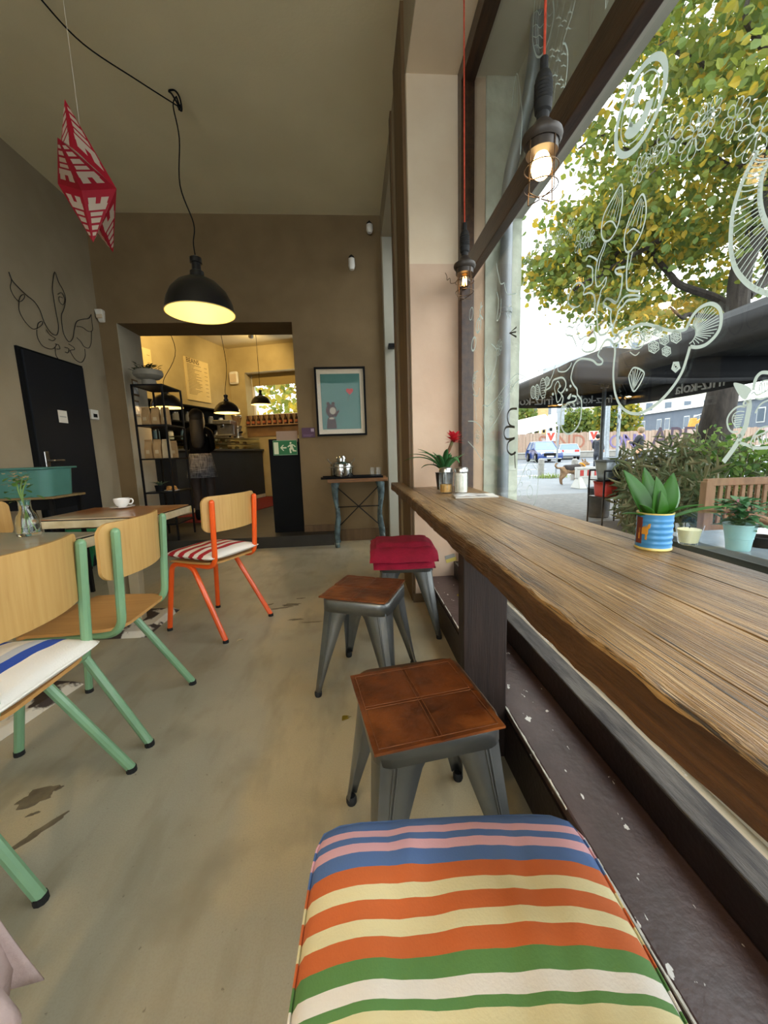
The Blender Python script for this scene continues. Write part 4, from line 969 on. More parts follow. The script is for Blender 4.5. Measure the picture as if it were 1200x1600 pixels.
def person(label, loc, rz, h, top, legs, shoe, hairm, arms, coat_len=.0, skirt=None, long_hair=False, hat=None, stride=.0, puffer=False):
    t = thing('person', label, 'person', loc, rz); k = h/1.68
    def s(x, y, z): return (x*k, y*k, z*k)
    B = {}
    B['pel'] = (s(0,0,.90), (.15*k,.11*k)); B['wai'] = (s(0,.0,1.06), (.125*k,.095*k)); B['che'] = (s(0,0,1.26), ((.12 if skirt else .15)*k,(.085 if skirt else .105)*k)); B['sh'] = (s(0,-.005,1.37), ((.06 if skirt else .09)*k,(.05 if skirt else .07)*k))
    B['nk'] = (s(0,.0,1.44), .048*k); B['hd'] = (s(0,.015,1.53), .085*k); B['ht'] = (s(0,.01,1.615), .072*k)
    ed = [('pel','wai'),('wai','che'),('che','sh'),('sh','nk'),('nk','hd'),('hd','ht')]
    for q, sd in (('l',-1),('r',1)):
        st_ = stride*sd
        B[q+'h'] = (s(sd*.095,0,.86), .095*k); B[q+'k'] = (s(sd*.10,.02+st_*.5,.48), .062*k); B[q+'a'] = (s(sd*.10,-.02+st_,.09), .042*k); B[q+'t'] = (s(sd*.11,.12+st_,.035), .036*k)
        ed += [('pel',q+'h'),(q+'h',q+'k'),(q+'k',q+'a'),(q+'a',q+'t')]
        el, wr = arms[0 if sd < 0 else 1]
        B[q+'s'] = (s(sd*(.15 if skirt else .175),-.0,1.345), (.036 if skirt else .055)*k); B[q+'e'] = (s(*el), (.030 if skirt else .042)*k); B[q+'w'] = (s(*wr), .026*k)
        dv = (Vector(wr)-Vector(el)).normalized(); pm = Vector(wr)+dv*.07
        B[q+'p'] = (s(*pm), .030*k)
        ed += [('sh',q+'s'),(q+'s',q+'e'),(q+'e',q+'w'),(q+'w',q+'p')]
        sdv = dv.cross(Vector((0,0,1))); sdv = sdv.normalized() if sdv.length > .1 else Vector((0,1,0))
        for f in range(4):
            b0 = pm+sdv*(.018*(f-1.5)); b1 = b0+dv*(.045+.008*(1 if f in (1,2) else 0)); b2 = b1+dv*.025+Vector((0,0,-.02))
            B[q+'f%d' % f] = (s(*b1), .009*k); B[q+'g%d' % f] = (s(*b2), .008*k); ed += [(q+'p', q+'f%d' % f), (q+'f%d' % f, q+'g%d' % f)]
        th = Vector(wr)+dv*.03-sdv*.045; B[q+'th'] = (s(*th), .010*k); ed += [(q+'w', q+'th')]
    body = skin('body', B, ed, SKIN_T, t)
    hd = Vector(s(0,.015,1.545))
    fc = MB(); fc.hexa([hd+Vector((-.012,.078,-.03))*k, hd+Vector((.012,.078,-.03))*k, hd+Vector((.010,.108,-.028))*k, hd+Vector((-.010,.108,-.028))*k, hd+Vector((-.006,.08,.015))*k, hd+Vector((.006,.08,.015))*k, hd+Vector((.004,.09,.012))*k, hd+Vector((-.004,.09,.012))*k]); fc.obj('nose', SKIN_T, body)
    for sd in (-1, 1):
        MB().sph(hd+Vector((sd*.03,.078,.012))*k, .010*k, 8, 6).obj('eye', M['black'], body); MB().sph(hd+Vector((sd*.088,0,-.005))*k, .022*k, 8, 6, (.45,.8,1.3)).obj('ear', SKIN_T, body)
    MB().sph(hd+Vector((0,.078,-.052))*k, .02*k, 8, 6, (1,.4,.3)).obj('mouth', mat('lips', '#9c5a50', .5), body)
    # legwear
    Lg = {'c': (s(0,0,.90), (.155*k,.118*k)), 'c2': (s(0,0,1.0), (.135*k,.105*k))}; le = [('c','c2')]
    for q, sd in (('l',-1),('r',1)):
        f = 1.12 if not skirt else 1.05
        Lg[q+'h'] = (B[q+'h'][0], .098*k*f); Lg[q+'k'] = (B[q+'k'][0], .066*k*f); Lg[q+'a'] = (B[q+'a'][0], .048*k*f); le += [('c',q+'h'),(q+'h',q+'k'),(q+'k',q+'a')]
        a = Vector(B[q+'a'][0]); e = Vector(B[q+'t'][0])
        skin('boot' if skirt else 'shoe', {'a': (a+Vector((0,0,.10*k)), .058*k), 'b': (a+Vector((0,-.01,-.045*k)), .055*k), 'c': (e+Vector((0,.01,.012)), .044*k)}, [('a','b'),('b','c')], shoe, t, 2)
    skin('tights' if skirt else 'trousers', Lg, le, legs, t)
    tp = {'b': (s(0,0,.96-coat_len), ((.165+coat_len*.12)*k, (.125+coat_len*.1)*k)), 'w': (s(0,0,1.08), (.15*k,.12*k)), 'c': (s(0,0,1.27), ((.168 if not skirt else .142)*k,(.125 if not skirt else .105)*k)), 's': (s(0,-.005,1.385), (.10*k,.08*k)), 'n': (s(0,0,1.435), .062*k)}
    te = [('b','w'),('w','c'),('c','s'),('s','n')]
    for q, sd in (('l',-1),('r',1)):
        tp[q+'s'] = (s(sd*(.185 if not skirt else .160),0,1.35), (.072 if puffer else .064 if not skirt else .056)*k); tp[q+'e'] = (B[q+'e'][0], (.062 if puffer else .054 if not skirt else .047)*k); tp[q+'w'] = (B[q+'w'][0], .042*k); te += [('s',q+'s'),(q+'s',q+'e'),(q+'e',q+'w')]
    skin('jacket' if not skirt else 'sweater', tp, te, top, t)
    if puffer:
        for i in range(6): MB().tube([s((.168+.01*math.sin(i))*math.cos(a), .128*math.sin(a), .92+.075*i) for a in [2*PI*q/20 for q in range(20)]], .014*k, 6, True).obj('quilted_ridge', top, t)
    if skirt:
        mb = MB(); n = 40
        pr_ = [(.150,1.02),(.168,.94),(.19,.82),(.215,.66)]
        vs_ = [s(r_*math.cos(2*PI*q/n)*(1+(.03*math.sin(q*2.3) if i == 3 else 0)), r_*.82*math.sin(2*PI*q/n), z) for i, (r_, z) in enumerate(pr_) for q in range(n)]
        mb.add(vs_, [(i*n+q, i*n+(q+1) % n, (i+1)*n+(q+1) % n, (i+1)*n+q) for i in range(3) for q in range(n)]).obj('skirt', skirt, t, solid=.006, smooth=1.2)
    # hair
    c = Vector(s(0,-.005,1.555))
    hb = MB(); hb.sph(c+Vector((0,-.012,.018))*k, .104*k, 18, 12, (1,1.05,1.08))
    hb.v = [Vector((p.x, min(p.y, c.y+.055*k+max(0, (p.z-c.z))*.6), p.z)) for p in hb.v]
    hb.obj('hair', hairm, t, smooth=1.5)
    if long_hair:
        mb = MB(); n = 18
        rows = [(.0,.098,.098,1.58),(-.01,.104,.10,1.50),(-.04,.100,.085,1.40),(-.075,.098,.06,1.30),(-.085,.092,.05,1.20),(-.085,.075,.04,1.12),(-.085,.04,.02,1.07)]
        vs_ = [s(rx*math.cos(2*PI*q/n)*(1+.06*math.sin(q*3.1+i)), oy+ry*math.sin(2*PI*q/n)*(1 if math.sin(2*PI*q/n) < 0 else .35), z) for i, (oy, rx, ry, z) in enumerate(rows) for q in range(n)]
        mb.add(vs_, [(i*n+q, i*n+(q+1) % n, (i+1)*n+(q+1) % n, (i+1)*n+q) for i in range(len(rows)-1) for q in range(n)]+[tuple((len(rows)-1)*n+q for q in range(n))]).obj('long_hair', hairm, t, smooth=1.5)
    if hat:
        MB().lathe([(.0001,.09),(.06,.085),(.098,.05),(.108,.0),(.105,-.03)], c+Vector((0,-.005,.03))*k, 20, Matrix.Diagonal((k,k*1.05,k))).obj('knit_cap', hat, t)
    return t
sk = mat('grey_plaid_wool', '#77777c', .9, '#3b3b40', scale=5, stretch=(16,16,.6), lo=.4, hi=.6); layer(sk, '#a9a8a8', 5, .55, .62, (1,1,14), seed=3, fac=.5)
hr = mat('dark_brown_hair', '#0e0a08', .7, '#16100d', scale=6, stretch=(20,20,1))
wp = at(312, 700, y=5.96)
person('person in black sweater and grey plaid skirt standing at the back counter', (wp.x, 5.96, .13), math.radians(12), 1.62, mat('black_knit', '#060608', .95, '#09090b', scale=40, spec=.1), mat('dark_tights', '#3d3431', .7, '#322a28', scale=20), M['black'], hr,
       (((-.19,.06,1.11), (-.22,.28,1.12)), ((.175,.06,1.10), (.08,.27,1.08))), skirt=sk, long_hair=True)

# ================================================================== BACK ROOM FURNITURE
def br(u, v, z): return BR @ Vector((u, v, z))
def bpart(name, m, t, *bs, bevel=0):
    mb = MB()
    for q in bs: mb.fbox(BR, *q)
    return mb.obj(name, m, t, world=True, bevel=bevel, smooth=0)
slate = mat('slate_blue_panel', '#263346', .6, '#222e40', scale=4)
ct = thing('service_counter', 'slate blue service counter with glass cake display in the back room', 'counter', br(.47, 1.5, .13))
bpart('body', slate, ct, (.25, .69, .05, 2.75, .20, 1.17)); bpart('plinth', M['white_paint'], ct, (.27, .693, .05, 2.75, .13, .20)); bpart('ledge', mat('counter_ledge', '#454a50', .4), ct, (.25, .73, .02, 2.80, 1.17, 1.205), bevel=.004)
for q in ((.665, .67, .1, 2.35, 1.205, 1.42), (.28, .285, .1, 2.35, 1.205, 1.42), (.285, .665, 2.345, 2.35, 1.205, 1.42), (.285, .665, .1, .105, 1.205, 1.42)): bpart('display_pane', M['pane'], ct, q)
bpart('display_top', M['steel'], ct, (.27, .675, .1, 2.36, 1.42, 1.435)); bpart('display_shelf', M['steel'], ct, (.29, .65, .12, 2.3, 1.31, 1.316))
rr = random.Random(21)
ck = [mat('pastry_brown', '#8a5a2c', .7, '#6d4421', scale=20), mat('pastry_golden', '#b98442', .7, '#a17036', scale=20), mat('pastry_cream', '#cdbb94', .7)]
for i in range(12):
    u_, v_ = .36+.22*rr.random(), .25+.17*i; p = br(u_, v_, 1.206 if i % 3 else 1.317)
    t = thing('pastry', 'small %s pastry on the %s level of the glass display' % (('brown', 'golden', 'cream')[i % 3], 'lower' if i % 3 else 'upper'), 'pastry', p, 0, 'pastries in the display'); r_ = rr.uniform(.035, .05)
    MB().lathe([(.0001,0),(r_*.8,0),(r_,r_*.5),(r_*1.05,r_*.7),(r_*.7,r_*1.2),(.0001,r_*1.35)], n=12).obj('pastry_body', ck[i % 3], t)
# espresso grinder and till on the counter
gp = br(.48, .62, 1.435)
t = thing('coffee_grinder', 'chrome coffee grinder with hopper standing on the cake display', 'grinder', gp)
MB().lathe([(.0001,0),(.11,0),(.11,.03),(.075,.05),(.07,.20),(.09,.22),(.09,.26),(.0001,.27)], n=20).obj('body', M['steel'], t); MB().shell([(.05,.27),(.10,.42),(.10,.46)], n=20).obj('hopper', pane_mat('hopper_plastic', (.85,.8,.75), 3), t, solid=.003); MB().cyl((.06,-.06,.12), (.12,-.12,.12), .02, n=10).obj('spout', M['black'], t); MB().lathe([(.0001,.46),(.105,.46),(.10,.48),(.0001,.485)], n=20).obj('hopper_lid', M['steel'], t)
gp = br(.48, 1.05, 1.435)
t = thing('espresso_machine', 'boxy chrome espresso machine beside the grinder', 'coffee machine', gp); MB().box(-.17, .17, -.2, .2, .03, .06).box(-.17, .17, .02, .2, .06, .26).box(-.17, .17, -.2, .2, .26, .34).obj('body', M['steel'], t, bevel=.01, smooth=0); MB().cyl((0,-.1,.20), (0,-.1,.26), .035, n=14).obj('group_head', M['steel'], t); MB().cyl((0,-.12,.215), (0,-.27,.2), .012, n=8).obj('portafilter', M['black'], t)
for sx in (-1, 1):
    for sy in (-1, 1): MB().cyl((sx*.13,sy*.16,0), (sx*.13,sy*.16,.03), .02, n=10).obj('foot', M['black'], t)
# back shelves with jars and pots
sv = thing('back_shelf', 'black wall shelf unit behind the service counter', 'shelf', br(.02, 1.8, 1.30))
bpart('panel', M['black'], sv, (.0, .02, .35, 3.2, 1.28, 2.02))
for z in (1.36, 1.70, 2.0): bpart('board', M['black'], sv, (.02, .24, .35, 3.2, z, z+.025))
jm = [mat('jar_blue', '#5f7f9c', .4), mat('jar_white', '#cfd2d2', .3), mat('jar_amber', '#7a5a34', .4), mat('jar_grey', '#6d6f72', .4)]
rr = random.Random(8)
for i in range(16):
    z = (1.385, 1.725)[i % 2]; v_ = .5+.165*i; r_ = rr.uniform(.045, .06); hh_ = rr.uniform(.12, .2); jc = rr.randrange(4)
    t = thing('storage_jar', '%s round jar on the %s board of the black back shelf' % (('blue', 'white', 'amber', 'grey')[jc], ('lower', 'middle')[i % 2]), 'jar', br(.13, v_, z), 0, 'jars on the back shelf'); MB().lathe([(.0001,0),(r_,0),(r_,hh_),(r_*.8,hh_+.01),(.0001,hh_+.01)], n=16).obj('jar_body', jm[jc], t); MB().lathe([(.0001,hh_+.01),(r_*.85,hh_+.01),(r_*.85,hh_+.03),(.0001,hh_+.032)], n=16).obj('lid', M['steel'], t)
# menu boards
M['menu'] = mat('cream_menu_board', '#d9c48e', .75, '#d2bc84', scale=5); M['ink'] = mat('menu_ink', '#4a3a22', .8)
def board(label, pa, pb, pc, title, nlines):
    (v0, zt_), (v1, _), (v2, zb_) = leftw(*pa), leftw(*pb), leftw(*pc)
    cv, cz = (v0+v1)/2, (zt_+zb_)/2; hw_, hh_ = abs(v1-v0)/2, (zt_-zb_)/2
    t = thing('menu_board', label, 'menu', br(.02, cv, cz), 0, 'menu boards')
    bpart('panel', M['menu'], t, (.0, .02, cv-hw_, cv+hw_, cz-hh_, cz+hh_))
    text_mesh(title, hw_*.36, 'title', M['ink'], t, frame(br(.021, cv+hw_*.35, cz+hh_*.86), -V, Z3, U), .0008)
    rr = random.Random(nlines)
    for i in range(nlines):
        z = cz+hh_*(.68-1.45*i/nlines); w0 = hw_*rr.uniform(.5, 1.2)
        bpart('menu_line', M['ink'], t, (.02, .0215, cv+hw_*.85-w0, cv+hw_*.85, z, z+hh_*.016))
        if i % 3 == 0: bpart('menu_price', M['ink'], t, (.02, .0215, cv-hw_*.85, cv-hw_*.6, z, z+hh_*.016))
board('tall cream menu board headed BEANS on the back room wall', (286,556), (323,564), (327,630), 'BEANS', 22)
board('second menu board partly hidden behind the pedestal plant', (196,535), (233,543), (236,610), 'ES', 12)
# wine bottles on the far wall
rk = thing('bottle_rack', 'pale wall rack for upright bottles below the back room window', 'rack', br(2.2, .03, 1.2))
uA, zA = farw(386, 662); uB, zB = farw(470, 660); _, zC = farw(420, 648)
zb0 = zA-.05; zt0 = zC
bpart('back_board', mat('rack_wood', '#8a6a45', .6, '#7b5d3b', scale=6), rk, (uA, uB, .0, .015, zb0-.25, zt0)); bpart('rack_shelf', mat('rack_shelf_wood', '#9b7b52', .6), rk, (uA, uB, .015, .11, zb0-.02, zb0))
nb = 10; wine = mat('dark_wine_glass', '#2a1710', .15, '#351d13', scale=5, coat=.4); lab = mat('red_round_label', '#8a3a26', .7, '#a7693a', scale=30)
for i in range(nb):
    u_ = uA+(uB-uA)*(i+.5)/nb
    t = thing('wine_bottle', 'dark wine bottle standing in the rack under the back window', 'bottle', br(u_, .06, zb0), 0, 'wine bottles in the rack'); hh_ = (zt0-zb0)*.95; r_ = min(.037, (uB-uA)/nb*.3)
    MB().lathe([(.0001,0),(r_,0),(r_,hh_*.58),(r_*.4,hh_*.76),(r_*.36,hh_),(.0001,hh_)], n=14).obj('bottle_body', wine, t); MB().shell([(r_*1.02,hh_*.16),(r_*1.02,hh_*.42)], n=14).obj('bottle_label', lab, t)
    bpart('divider', mat('rack_slat', '#a58c66', .7) if i == 0 else bpy.data.materials['rack_slat'], rk, (uA+(uB-uA)*i/nb-.008, uA+(uB-uA)*i/nb+.008, .015, .03, zb0, zt0))
u_, z_ = farw(357, 592)
t = thing('wall_box', 'small white round-cornered box on the back room wall corner', 'box', br(.12, .0, z_)); bpart('housing', M['white_paint'], t, (.02, .24, .0, .08, z_-.14, z_+.14), bevel=.04); bpart('cover_plate', M['reveal'], t, (.05, .21, .08, .09, z_-.10, z_+.08))
# pendants of the back room
for lb, px, py, Y_, wb, sw in (('black pendant lamp behind the pedestal plant', 261, 637, 5.35, 5, .18), ('black pendant lamp over the service counter, middle of the back room', 355, 645, 6.4, 6, .05), ('black pendant lamp before the back room window', 408, 632, 8.0, 6, .0)):
    p = at(px, py, y=Y_); pendant(lb, p, .19, .20, BZ, wb, [(p.x, Y_, p.z+.35), (p.x+sw, Y_, p.z+.7), (p.x+sw*.2, Y_, p.z+1.2), (p.x-sw*.2, Y_, BZ)])
for lb, u_, v_, tu, tv, tz, en in (('added ceiling spot in the back room aimed at the menu boards', 1.3, 2.7, .0, 2.3, 2.7, 75), ('added ceiling spot in the back room aimed at the far wall', 1.3, 1.2, .5, .0, 2.6, 40)):  # pair added to warm the walls; only one small ceiling light is known
    p = br(u_, v_, BZ-.14); tg = br(tu, tv, tz); t = thing('ceiling_spot', lb, 'spotlight', br(u_, v_, BZ), 0, 'ceiling spots of the back room'); dv = (tg-p).normalized(); rot = dv.to_track_quat('-Z', 'Y')
    MB().lathe([(.0001,0),(.05,0),(.05,-.03),(.0001,-.032)], n=16).obj('base', M['white_paint'], t); MB().cyl((0,0,-.03), (0,0,-.12), .008, n=8).obj('arm', M['white_paint'], t); MB().shell([(.02,.05),(.035,.04),(.045,-.06)], (0,0,-.14), 18, rot.to_matrix()).obj('head', M['white_paint'], t, solid=.003)
    li = bpy.data.lights.new('spot_light', 'SPOT'); li.energy = en; li.color = (1, .72, .32); li.spot_size = 2.3; li.spot_blend = .8; li.shadow_soft_size = .04; lo = bpy.data.objects.new('spot_light', li); COL.objects.link(lo); lo.parent = t; lo.location = p+dv*.08-t.location; lo.rotation_mode = 'QUATERNION'; lo.rotation_quaternion = rot
# red mat before the counter
t = tag(MB().fbox(BR, .80, 1.75, .2, 3.4, .13, .138).obj('floor_mat', mat('red_mat', '#7a1c22', .9, '#6a171d', scale=30, bump=.4), None, smooth=0), 'red runner mat on the floor before the service counter', 'mat')
# ------------------------------------------------------------------ half-height black partition with escape sign
pp = at(452, 760, y=4.74)
pn = thing('black_partition', 'chest-high black partition at the right of the passage', 'partition', (-.80, 4.75, .13))
MB().box(-.19, .165, -.03, .03, 0, 1.11).obj('panel', M['black'], pn, bevel=.004, smooth=0)
a_, b_ = at(431, 674, y=4.70), at(465, 690, y=4.70)
MB().box(a_.x, b_.x, 4.705, 4.72, b_.z, a_.z).obj('note_board', mat('pinkish_board', '#a38874', .8), pn, world=True, smooth=0)
a_, b_ = at(426, 688.5, y=4.70), at(465, 710.5, y=4.70)
es = thing('escape_sign', 'green emergency exit sign with arrow and running figure', 'sign', ((a_.x+b_.x)/2, 4.70, (a_.z+b_.z)/2))
w2, h2 = (b_.x-a_.x)/2, (a_.z-b_.z)/2
MB().box(-w2, w2, -.004, .004, -h2, h2).obj('plate', mat('sign_border', '#7fa37d', .6), es, smooth=0); MB().box(-w2*.97, w2*.97, -.006, -.003, -h2*.93, h2*.93).obj('green_field', mat('sign_green', '#1f6a3a', .6), es, smooth=0)
gl = mat('luminous_white', '#d3d8b4', .6); eg = MB(); f3 = lambda a, b, t_: (a*w2, t_, b*h2)
for poly in ([(-.93,-.85),(-.55,-.85),(-.55,.75),(-.93,.75)], [(-.40,0),(-.18,.38),(-.08,.38),(-.24,.08),(.12,.08),(.12,-.10),(-.24,-.10),(-.08,-.40),(-.18,-.40)],
             [(.38,.62),(.46,.76),(.56,.70),(.54,.52),(.44,.46)], [(.40,.40),(.62,.46),(.80,.30),(.90,.10),(.82,.02),(.74,.22),(.64,.30),(.66,.05),(.74,-.35),(.92,-.40),(.92,-.55),(.62,-.52),(.58,-.25),(.48,-.30),(.52,-.75),(.38,-.75),(.34,-.15),(.44,.02),(.42,.18),(.24,.05),(.20,.15)]):
    eg.prism(poly, f3, -.0075, -.0055)
eg.obj('pictogram', gl, es, smooth=0)
# ------------------------------------------------------------------ black rack with coffee bags
sh = thing('metal_rack', 'tall open rack of thin black metal in the passage', 'rack', (-2.185, 4.75, .13))
X0, X1, Y0, Y1, ZR = -.155, .155, -.23, .23, 1.72
for x in (X0, X1):
    for y in (Y0, Y1): MB().box(x-.009, x+.009, y-.009, y+.009, 0, ZR).obj('leg', M['black_metal'], sh, smooth=0)
for z in (.18, .54, .915, 1.28, ZR-.016):
    MB().box(X0+.009, X1-.009, Y0-.009, Y0+.009, z, z+.016).box(X0+.009, X1-.009, Y1-.009, Y1+.009, z, z+.016).box(X0-.009, X0+.009, Y0+.009, Y1-.009, z, z+.016).box(X1-.009, X1+.009, Y0+.009, Y1-.009, z, z+.016).obj('shelf_frame', M['black_metal'], sh, smooth=0)
    MB().box(X0+.009, X1-.009, Y0+.009, Y1-.009, z+.006, z+.012).obj('shelf', M['black_metal'], sh, smooth=0)
kr = mat('kraft_paper', '#b08f63', .8, '#9c7c52', scale=9, bump=.5, bscale=25); kl = mat('pale_kraft_paper', '#c3ad88', .8, '#b39c77', scale=9, bump=.5, bscale=25)
def coffee_bag(label, x, y, z, w_, h_, rz, m):
    t = thing('coffee_bag', label, 'bag', (-2.185+x, 4.75+y, .13+z), rz, 'kraft coffee bags on the rack'); d_ = w_*.62; mb = MB(); n = 9; rows = []
    for i in range(n+1):
        s_ = i/n; dd = d_*(1-.0*s_) if s_ < .6 else d_*(1-(s_-.6)/.4*.93); ww = w_*(1+.03*math.sin(s_*7))
        rows += [(-ww/2, -dd/2, h_*s_), (-ww/6, -dd/2-.006*math.sin(s_*5), h_*s_), (ww/6, -dd/2-.004, h_*s_), (ww/2, -dd/2, h_*s_), (ww/2-.012*math.sin(s_*PI), 0, h_*s_), (ww/2, dd/2, h_*s_), (-ww/2, dd/2, h_*s_), (-ww/2+.012*math.sin(s_*PI), 0, h_*s_)]
    mb.add(rows, [(i*8+k, i*8+(k+1) % 8, (i+1)*8+(k+1) % 8, (i+1)*8+k) for i in range(n) for k in range(8)]+[tuple(range(7,-1,-1)), tuple(n*8+k for k in range(8))]); mb.obj('bag_body', m, t, smooth=.5)
    MB().box(-w_*.46, w_*.46, -.012, .012, h_-.004, h_+.012).obj('folded_top', m, t, bevel=.003, smooth=0)
    MB().box(-w_*.22, w_*.22, -d_/2-.010, -d_/2-.004, h_*.28, h_*.48).obj('bag_label', kl, t, smooth=0)
ords = ('left', 'middle', 'right')
for i, x in enumerate((-.095, .0, .095)):
    coffee_bag('kraft coffee bag on the middle rack shelf, %s of the front three' % ords[i], x, -.14, .927, .082, .20, .1*(i-1), kl if i == 2 else kr)
    coffee_bag('kraft coffee bag on the upper rack shelf, %s of the three' % ords[i], x, -.12+.02*i, 1.292, .084, .19, .15*(i-1), kr)
coffee_bag('kraft coffee bag at the back of the middle rack shelf', .06, .10, .927, .085, .19, .2, kr)
# pedestal bowl with plant on the rack
t = thing('pedestal_planter', 'grey pedestal bowl planter with trailing foliage atop the rack', 'planter', (-2.22, 4.66, .13+ZR))
MB().lathe([(.0001,0),(.075,0),(.072,.055),(.06,.07),(.11,.08),(.145,.11),(.15,.14),(.14,.165),(.13,.165),(.0001,.14)], n=28).obj('bowl', mat('grey_ceramic', '#8f897b', .6, '#837d70', scale=12), t)
lf = MB(); rr = random.Random(4)
for k in range(150):
    a = rr.uniform(0, 6.28); r_ = rr.uniform(0, .13); leaf_blade(lf, (r_*math.cos(a)-.02, r_*math.sin(a), .145+rr.uniform(0, .07)), (math.cos(a), math.sin(a), rr.uniform(-.2, 1)), rr.uniform(.03, .06), .012, n=3)
lf.obj('foliage', leaf_mat('dusty_leaf', '#3d4a2e', '#55613f', .2), t, fix=False)
# small plant and bread on the lower shelf
t = thing('potted_succulent', 'small spiky potted plant on the lower rack shelf', 'plant', (-2.25, 4.70, .13+.552)); MB().lathe([(.0001,0),(.05,0),(.06,.07),(.05,.07),(.0001,.06)], n=18).obj('pot', M['black'], t)
lf = MB()
for k in range(18): a = k*2.4; leaf_blade(lf, (0,0,.06), (math.cos(a), math.sin(a), .9), .12, .010, n=4)
lf.obj('leaves', leaf_mat('aloe_leaf', '#48604a', '#58705a', .1), t, fix=False)
t = thing('bread_plate', 'pale plate with a heap of bread on the lower rack shelf', 'plate', (-2.105, 4.66, .13+.552)); MB().lathe([(.0001,0),(.05,0),(.085,.012),(.084,.015),(.05,.005),(.0001,.005)], n=22).obj('plate', ce, t)
for k in range(6): MB().sph((.03*math.cos(k*1.9), .03*math.sin(k*1.9), .024+.02*(k > 3)), .028, 10, 7, (1.2, .8, .7)).obj('bread_piece', ck[1], t)
# small pictures on the reveal of the passage
for lb, px, py, hh_ in (('upper small framed photo on the passage reveal', 211, 606, .07), ('lower small framed photo on the passage reveal', 213, 638, .07)):
    p = at(px, py, x=-2.495); t = thing('small_photo', lb, 'picture', (-2.5, p.y, p.z), 0, 'photos on the reveal')
    MB().box(0, .012, -.06, .06, -hh_-.02, hh_+.02).obj('frame', M['casing'], t, smooth=0); MB().box(.011, .014, -.048, .048, -hh_, hh_).obj('print', mat('bright_photo', '#c8cccd', .3, '#6a6d70', scale=14), t, smooth=0)
# ================================================================== THE STREET
ZG = -.10
def atg(px, py): return at(px, py, z=ZG)
pav = mat('granite_paving', '#6f7478', .7, '#5f6468', scale=1.2, detail=8, lo=.3, hi=.7, bump=.15, bscale=12)
layer(pav, '#5d6063', 5.5, .10, .02, (1,1,1), kind='vor', fac=.5)
bx('ground_pavement', pav, (XO, 90, -30, 15.4, -.4, ZG), (-10, XO, 5.3, 15.4, -.4, ZG) if False else (XO, 90, -30, -29.9, -.4, ZG))
cob = mat('small_cobbles', '#6a6b69', .8, '#535452', scale=14, bump=.6, bscale=30); layer(cob, '#3b3b3a', 9, .05, .0, kind='vor', fac=.8)
bx('ground_cobbles', cob, (1.9, 14, 5.6, 9.2, ZG, ZG+.004))
road = mat('asphalt_road', '#666b70', .75, '#595e63', scale=2.5, bump=.1)
bx('ground_road', road, (-20, 95, 15.4, 39.6, -.4, ZG-.06)); bx('ground_kerb', mat('kerb_stone', '#8f918f', .8, '#7d7f7e', scale=6), (-20, 95, 15.2, 15.4, -.4, ZG+.01))
wl_ = mat('road_paint', '#b9bcbc', .7)
mb = MB()
for i in range(9): mb.box(8+i*4.5, 10.6+i*4.5, 21, 21.18, ZG-.06, ZG-.055); mb.box(6+i*4.5, 9+i*4.5, 27.5, 27.68, ZG-.06, ZG-.055)
mb.box(0, 60, 16.4, 16.6, ZG-.06, ZG-.055); struct(mb.obj('ground_road_markings', wl_, smooth=0))
bx('ground_far', mat('far_ground', '#6d6f6c', .9, '#5f615e', scale=1), (-30, 140, 39.6, 140, -.5, ZG-.02))
bx('ground_planting_bed', mat('dark_mulch', '#2e2822', .95, '#403830', scale=14, bump=.8, bscale=40), (2.75, 7.0, 3.3, 5.5, ZG, ZG+.03))
# low wall and hoarding
bx('wall_street', mat('concrete_low_wall', '#8f8d86', .8, '#807e78', scale=1.5), (4, 70, 39.6, 40.0, -.2, .45))
bx('trim_street_wall', mat('wall_coping', '#a7a6a0', .8), (4, 70, 39.5, 40.05, .45, .55))
hb = mat('hoarding_boards', '#9a8676', .8, '#8b7565', scale=.5, stretch=(8,1,.3)); layer(hb, '#b0a9b5', .35, .5, .62, seed=3, fac=.7)
ho = thing('graffiti_hoarding', 'long board hoarding covered in graffiti across the street', 'fence', (30, 40.3, ZG))
mb = MB(); x = 5.0; rr = random.Random(2)
while x < 62: w_ = rr.uniform(.32, .42); mb.box(x, x+w_-.03, 40.2+rr.uniform(0, .03), 40.26, .5, 2.45+rr.uniform(-.05, .08)); x += w_
o = mb.obj('boards', hb, ho, world=True, smooth=0); o['kind'] = 'stuff'
for z in (.9, 2.0): MB().box(5, 62, 40.26, 40.34, z, z+.1).obj('rail', M['casing'], ho, world=True, smooth=0)
gi = [mat('graffiti_dark', '#40343f', .8), mat('graffiti_violet', '#6a5f86', .8), mat('graffiti_rust', '#8a5a48', .8)]
for txt, px, py, sz, m in (('SEND', 878, 692, 2.1, gi[2]), ('VEON', 958, 691, 2.0, gi[1]), ('NP', 990, 690, 2.1, gi[1]), ('APEE', 1062, 684, 3.0, gi[0])):
    p = at(px, py, y=40.19); text_mesh(txt, sz, 'graffiti_lettering', m, ho, frame((p.x, 40.19, max(1.35, min(p.z, 1.7))), Vector((1,0,0)), Z3, Vector((0,-1,0))), .01)
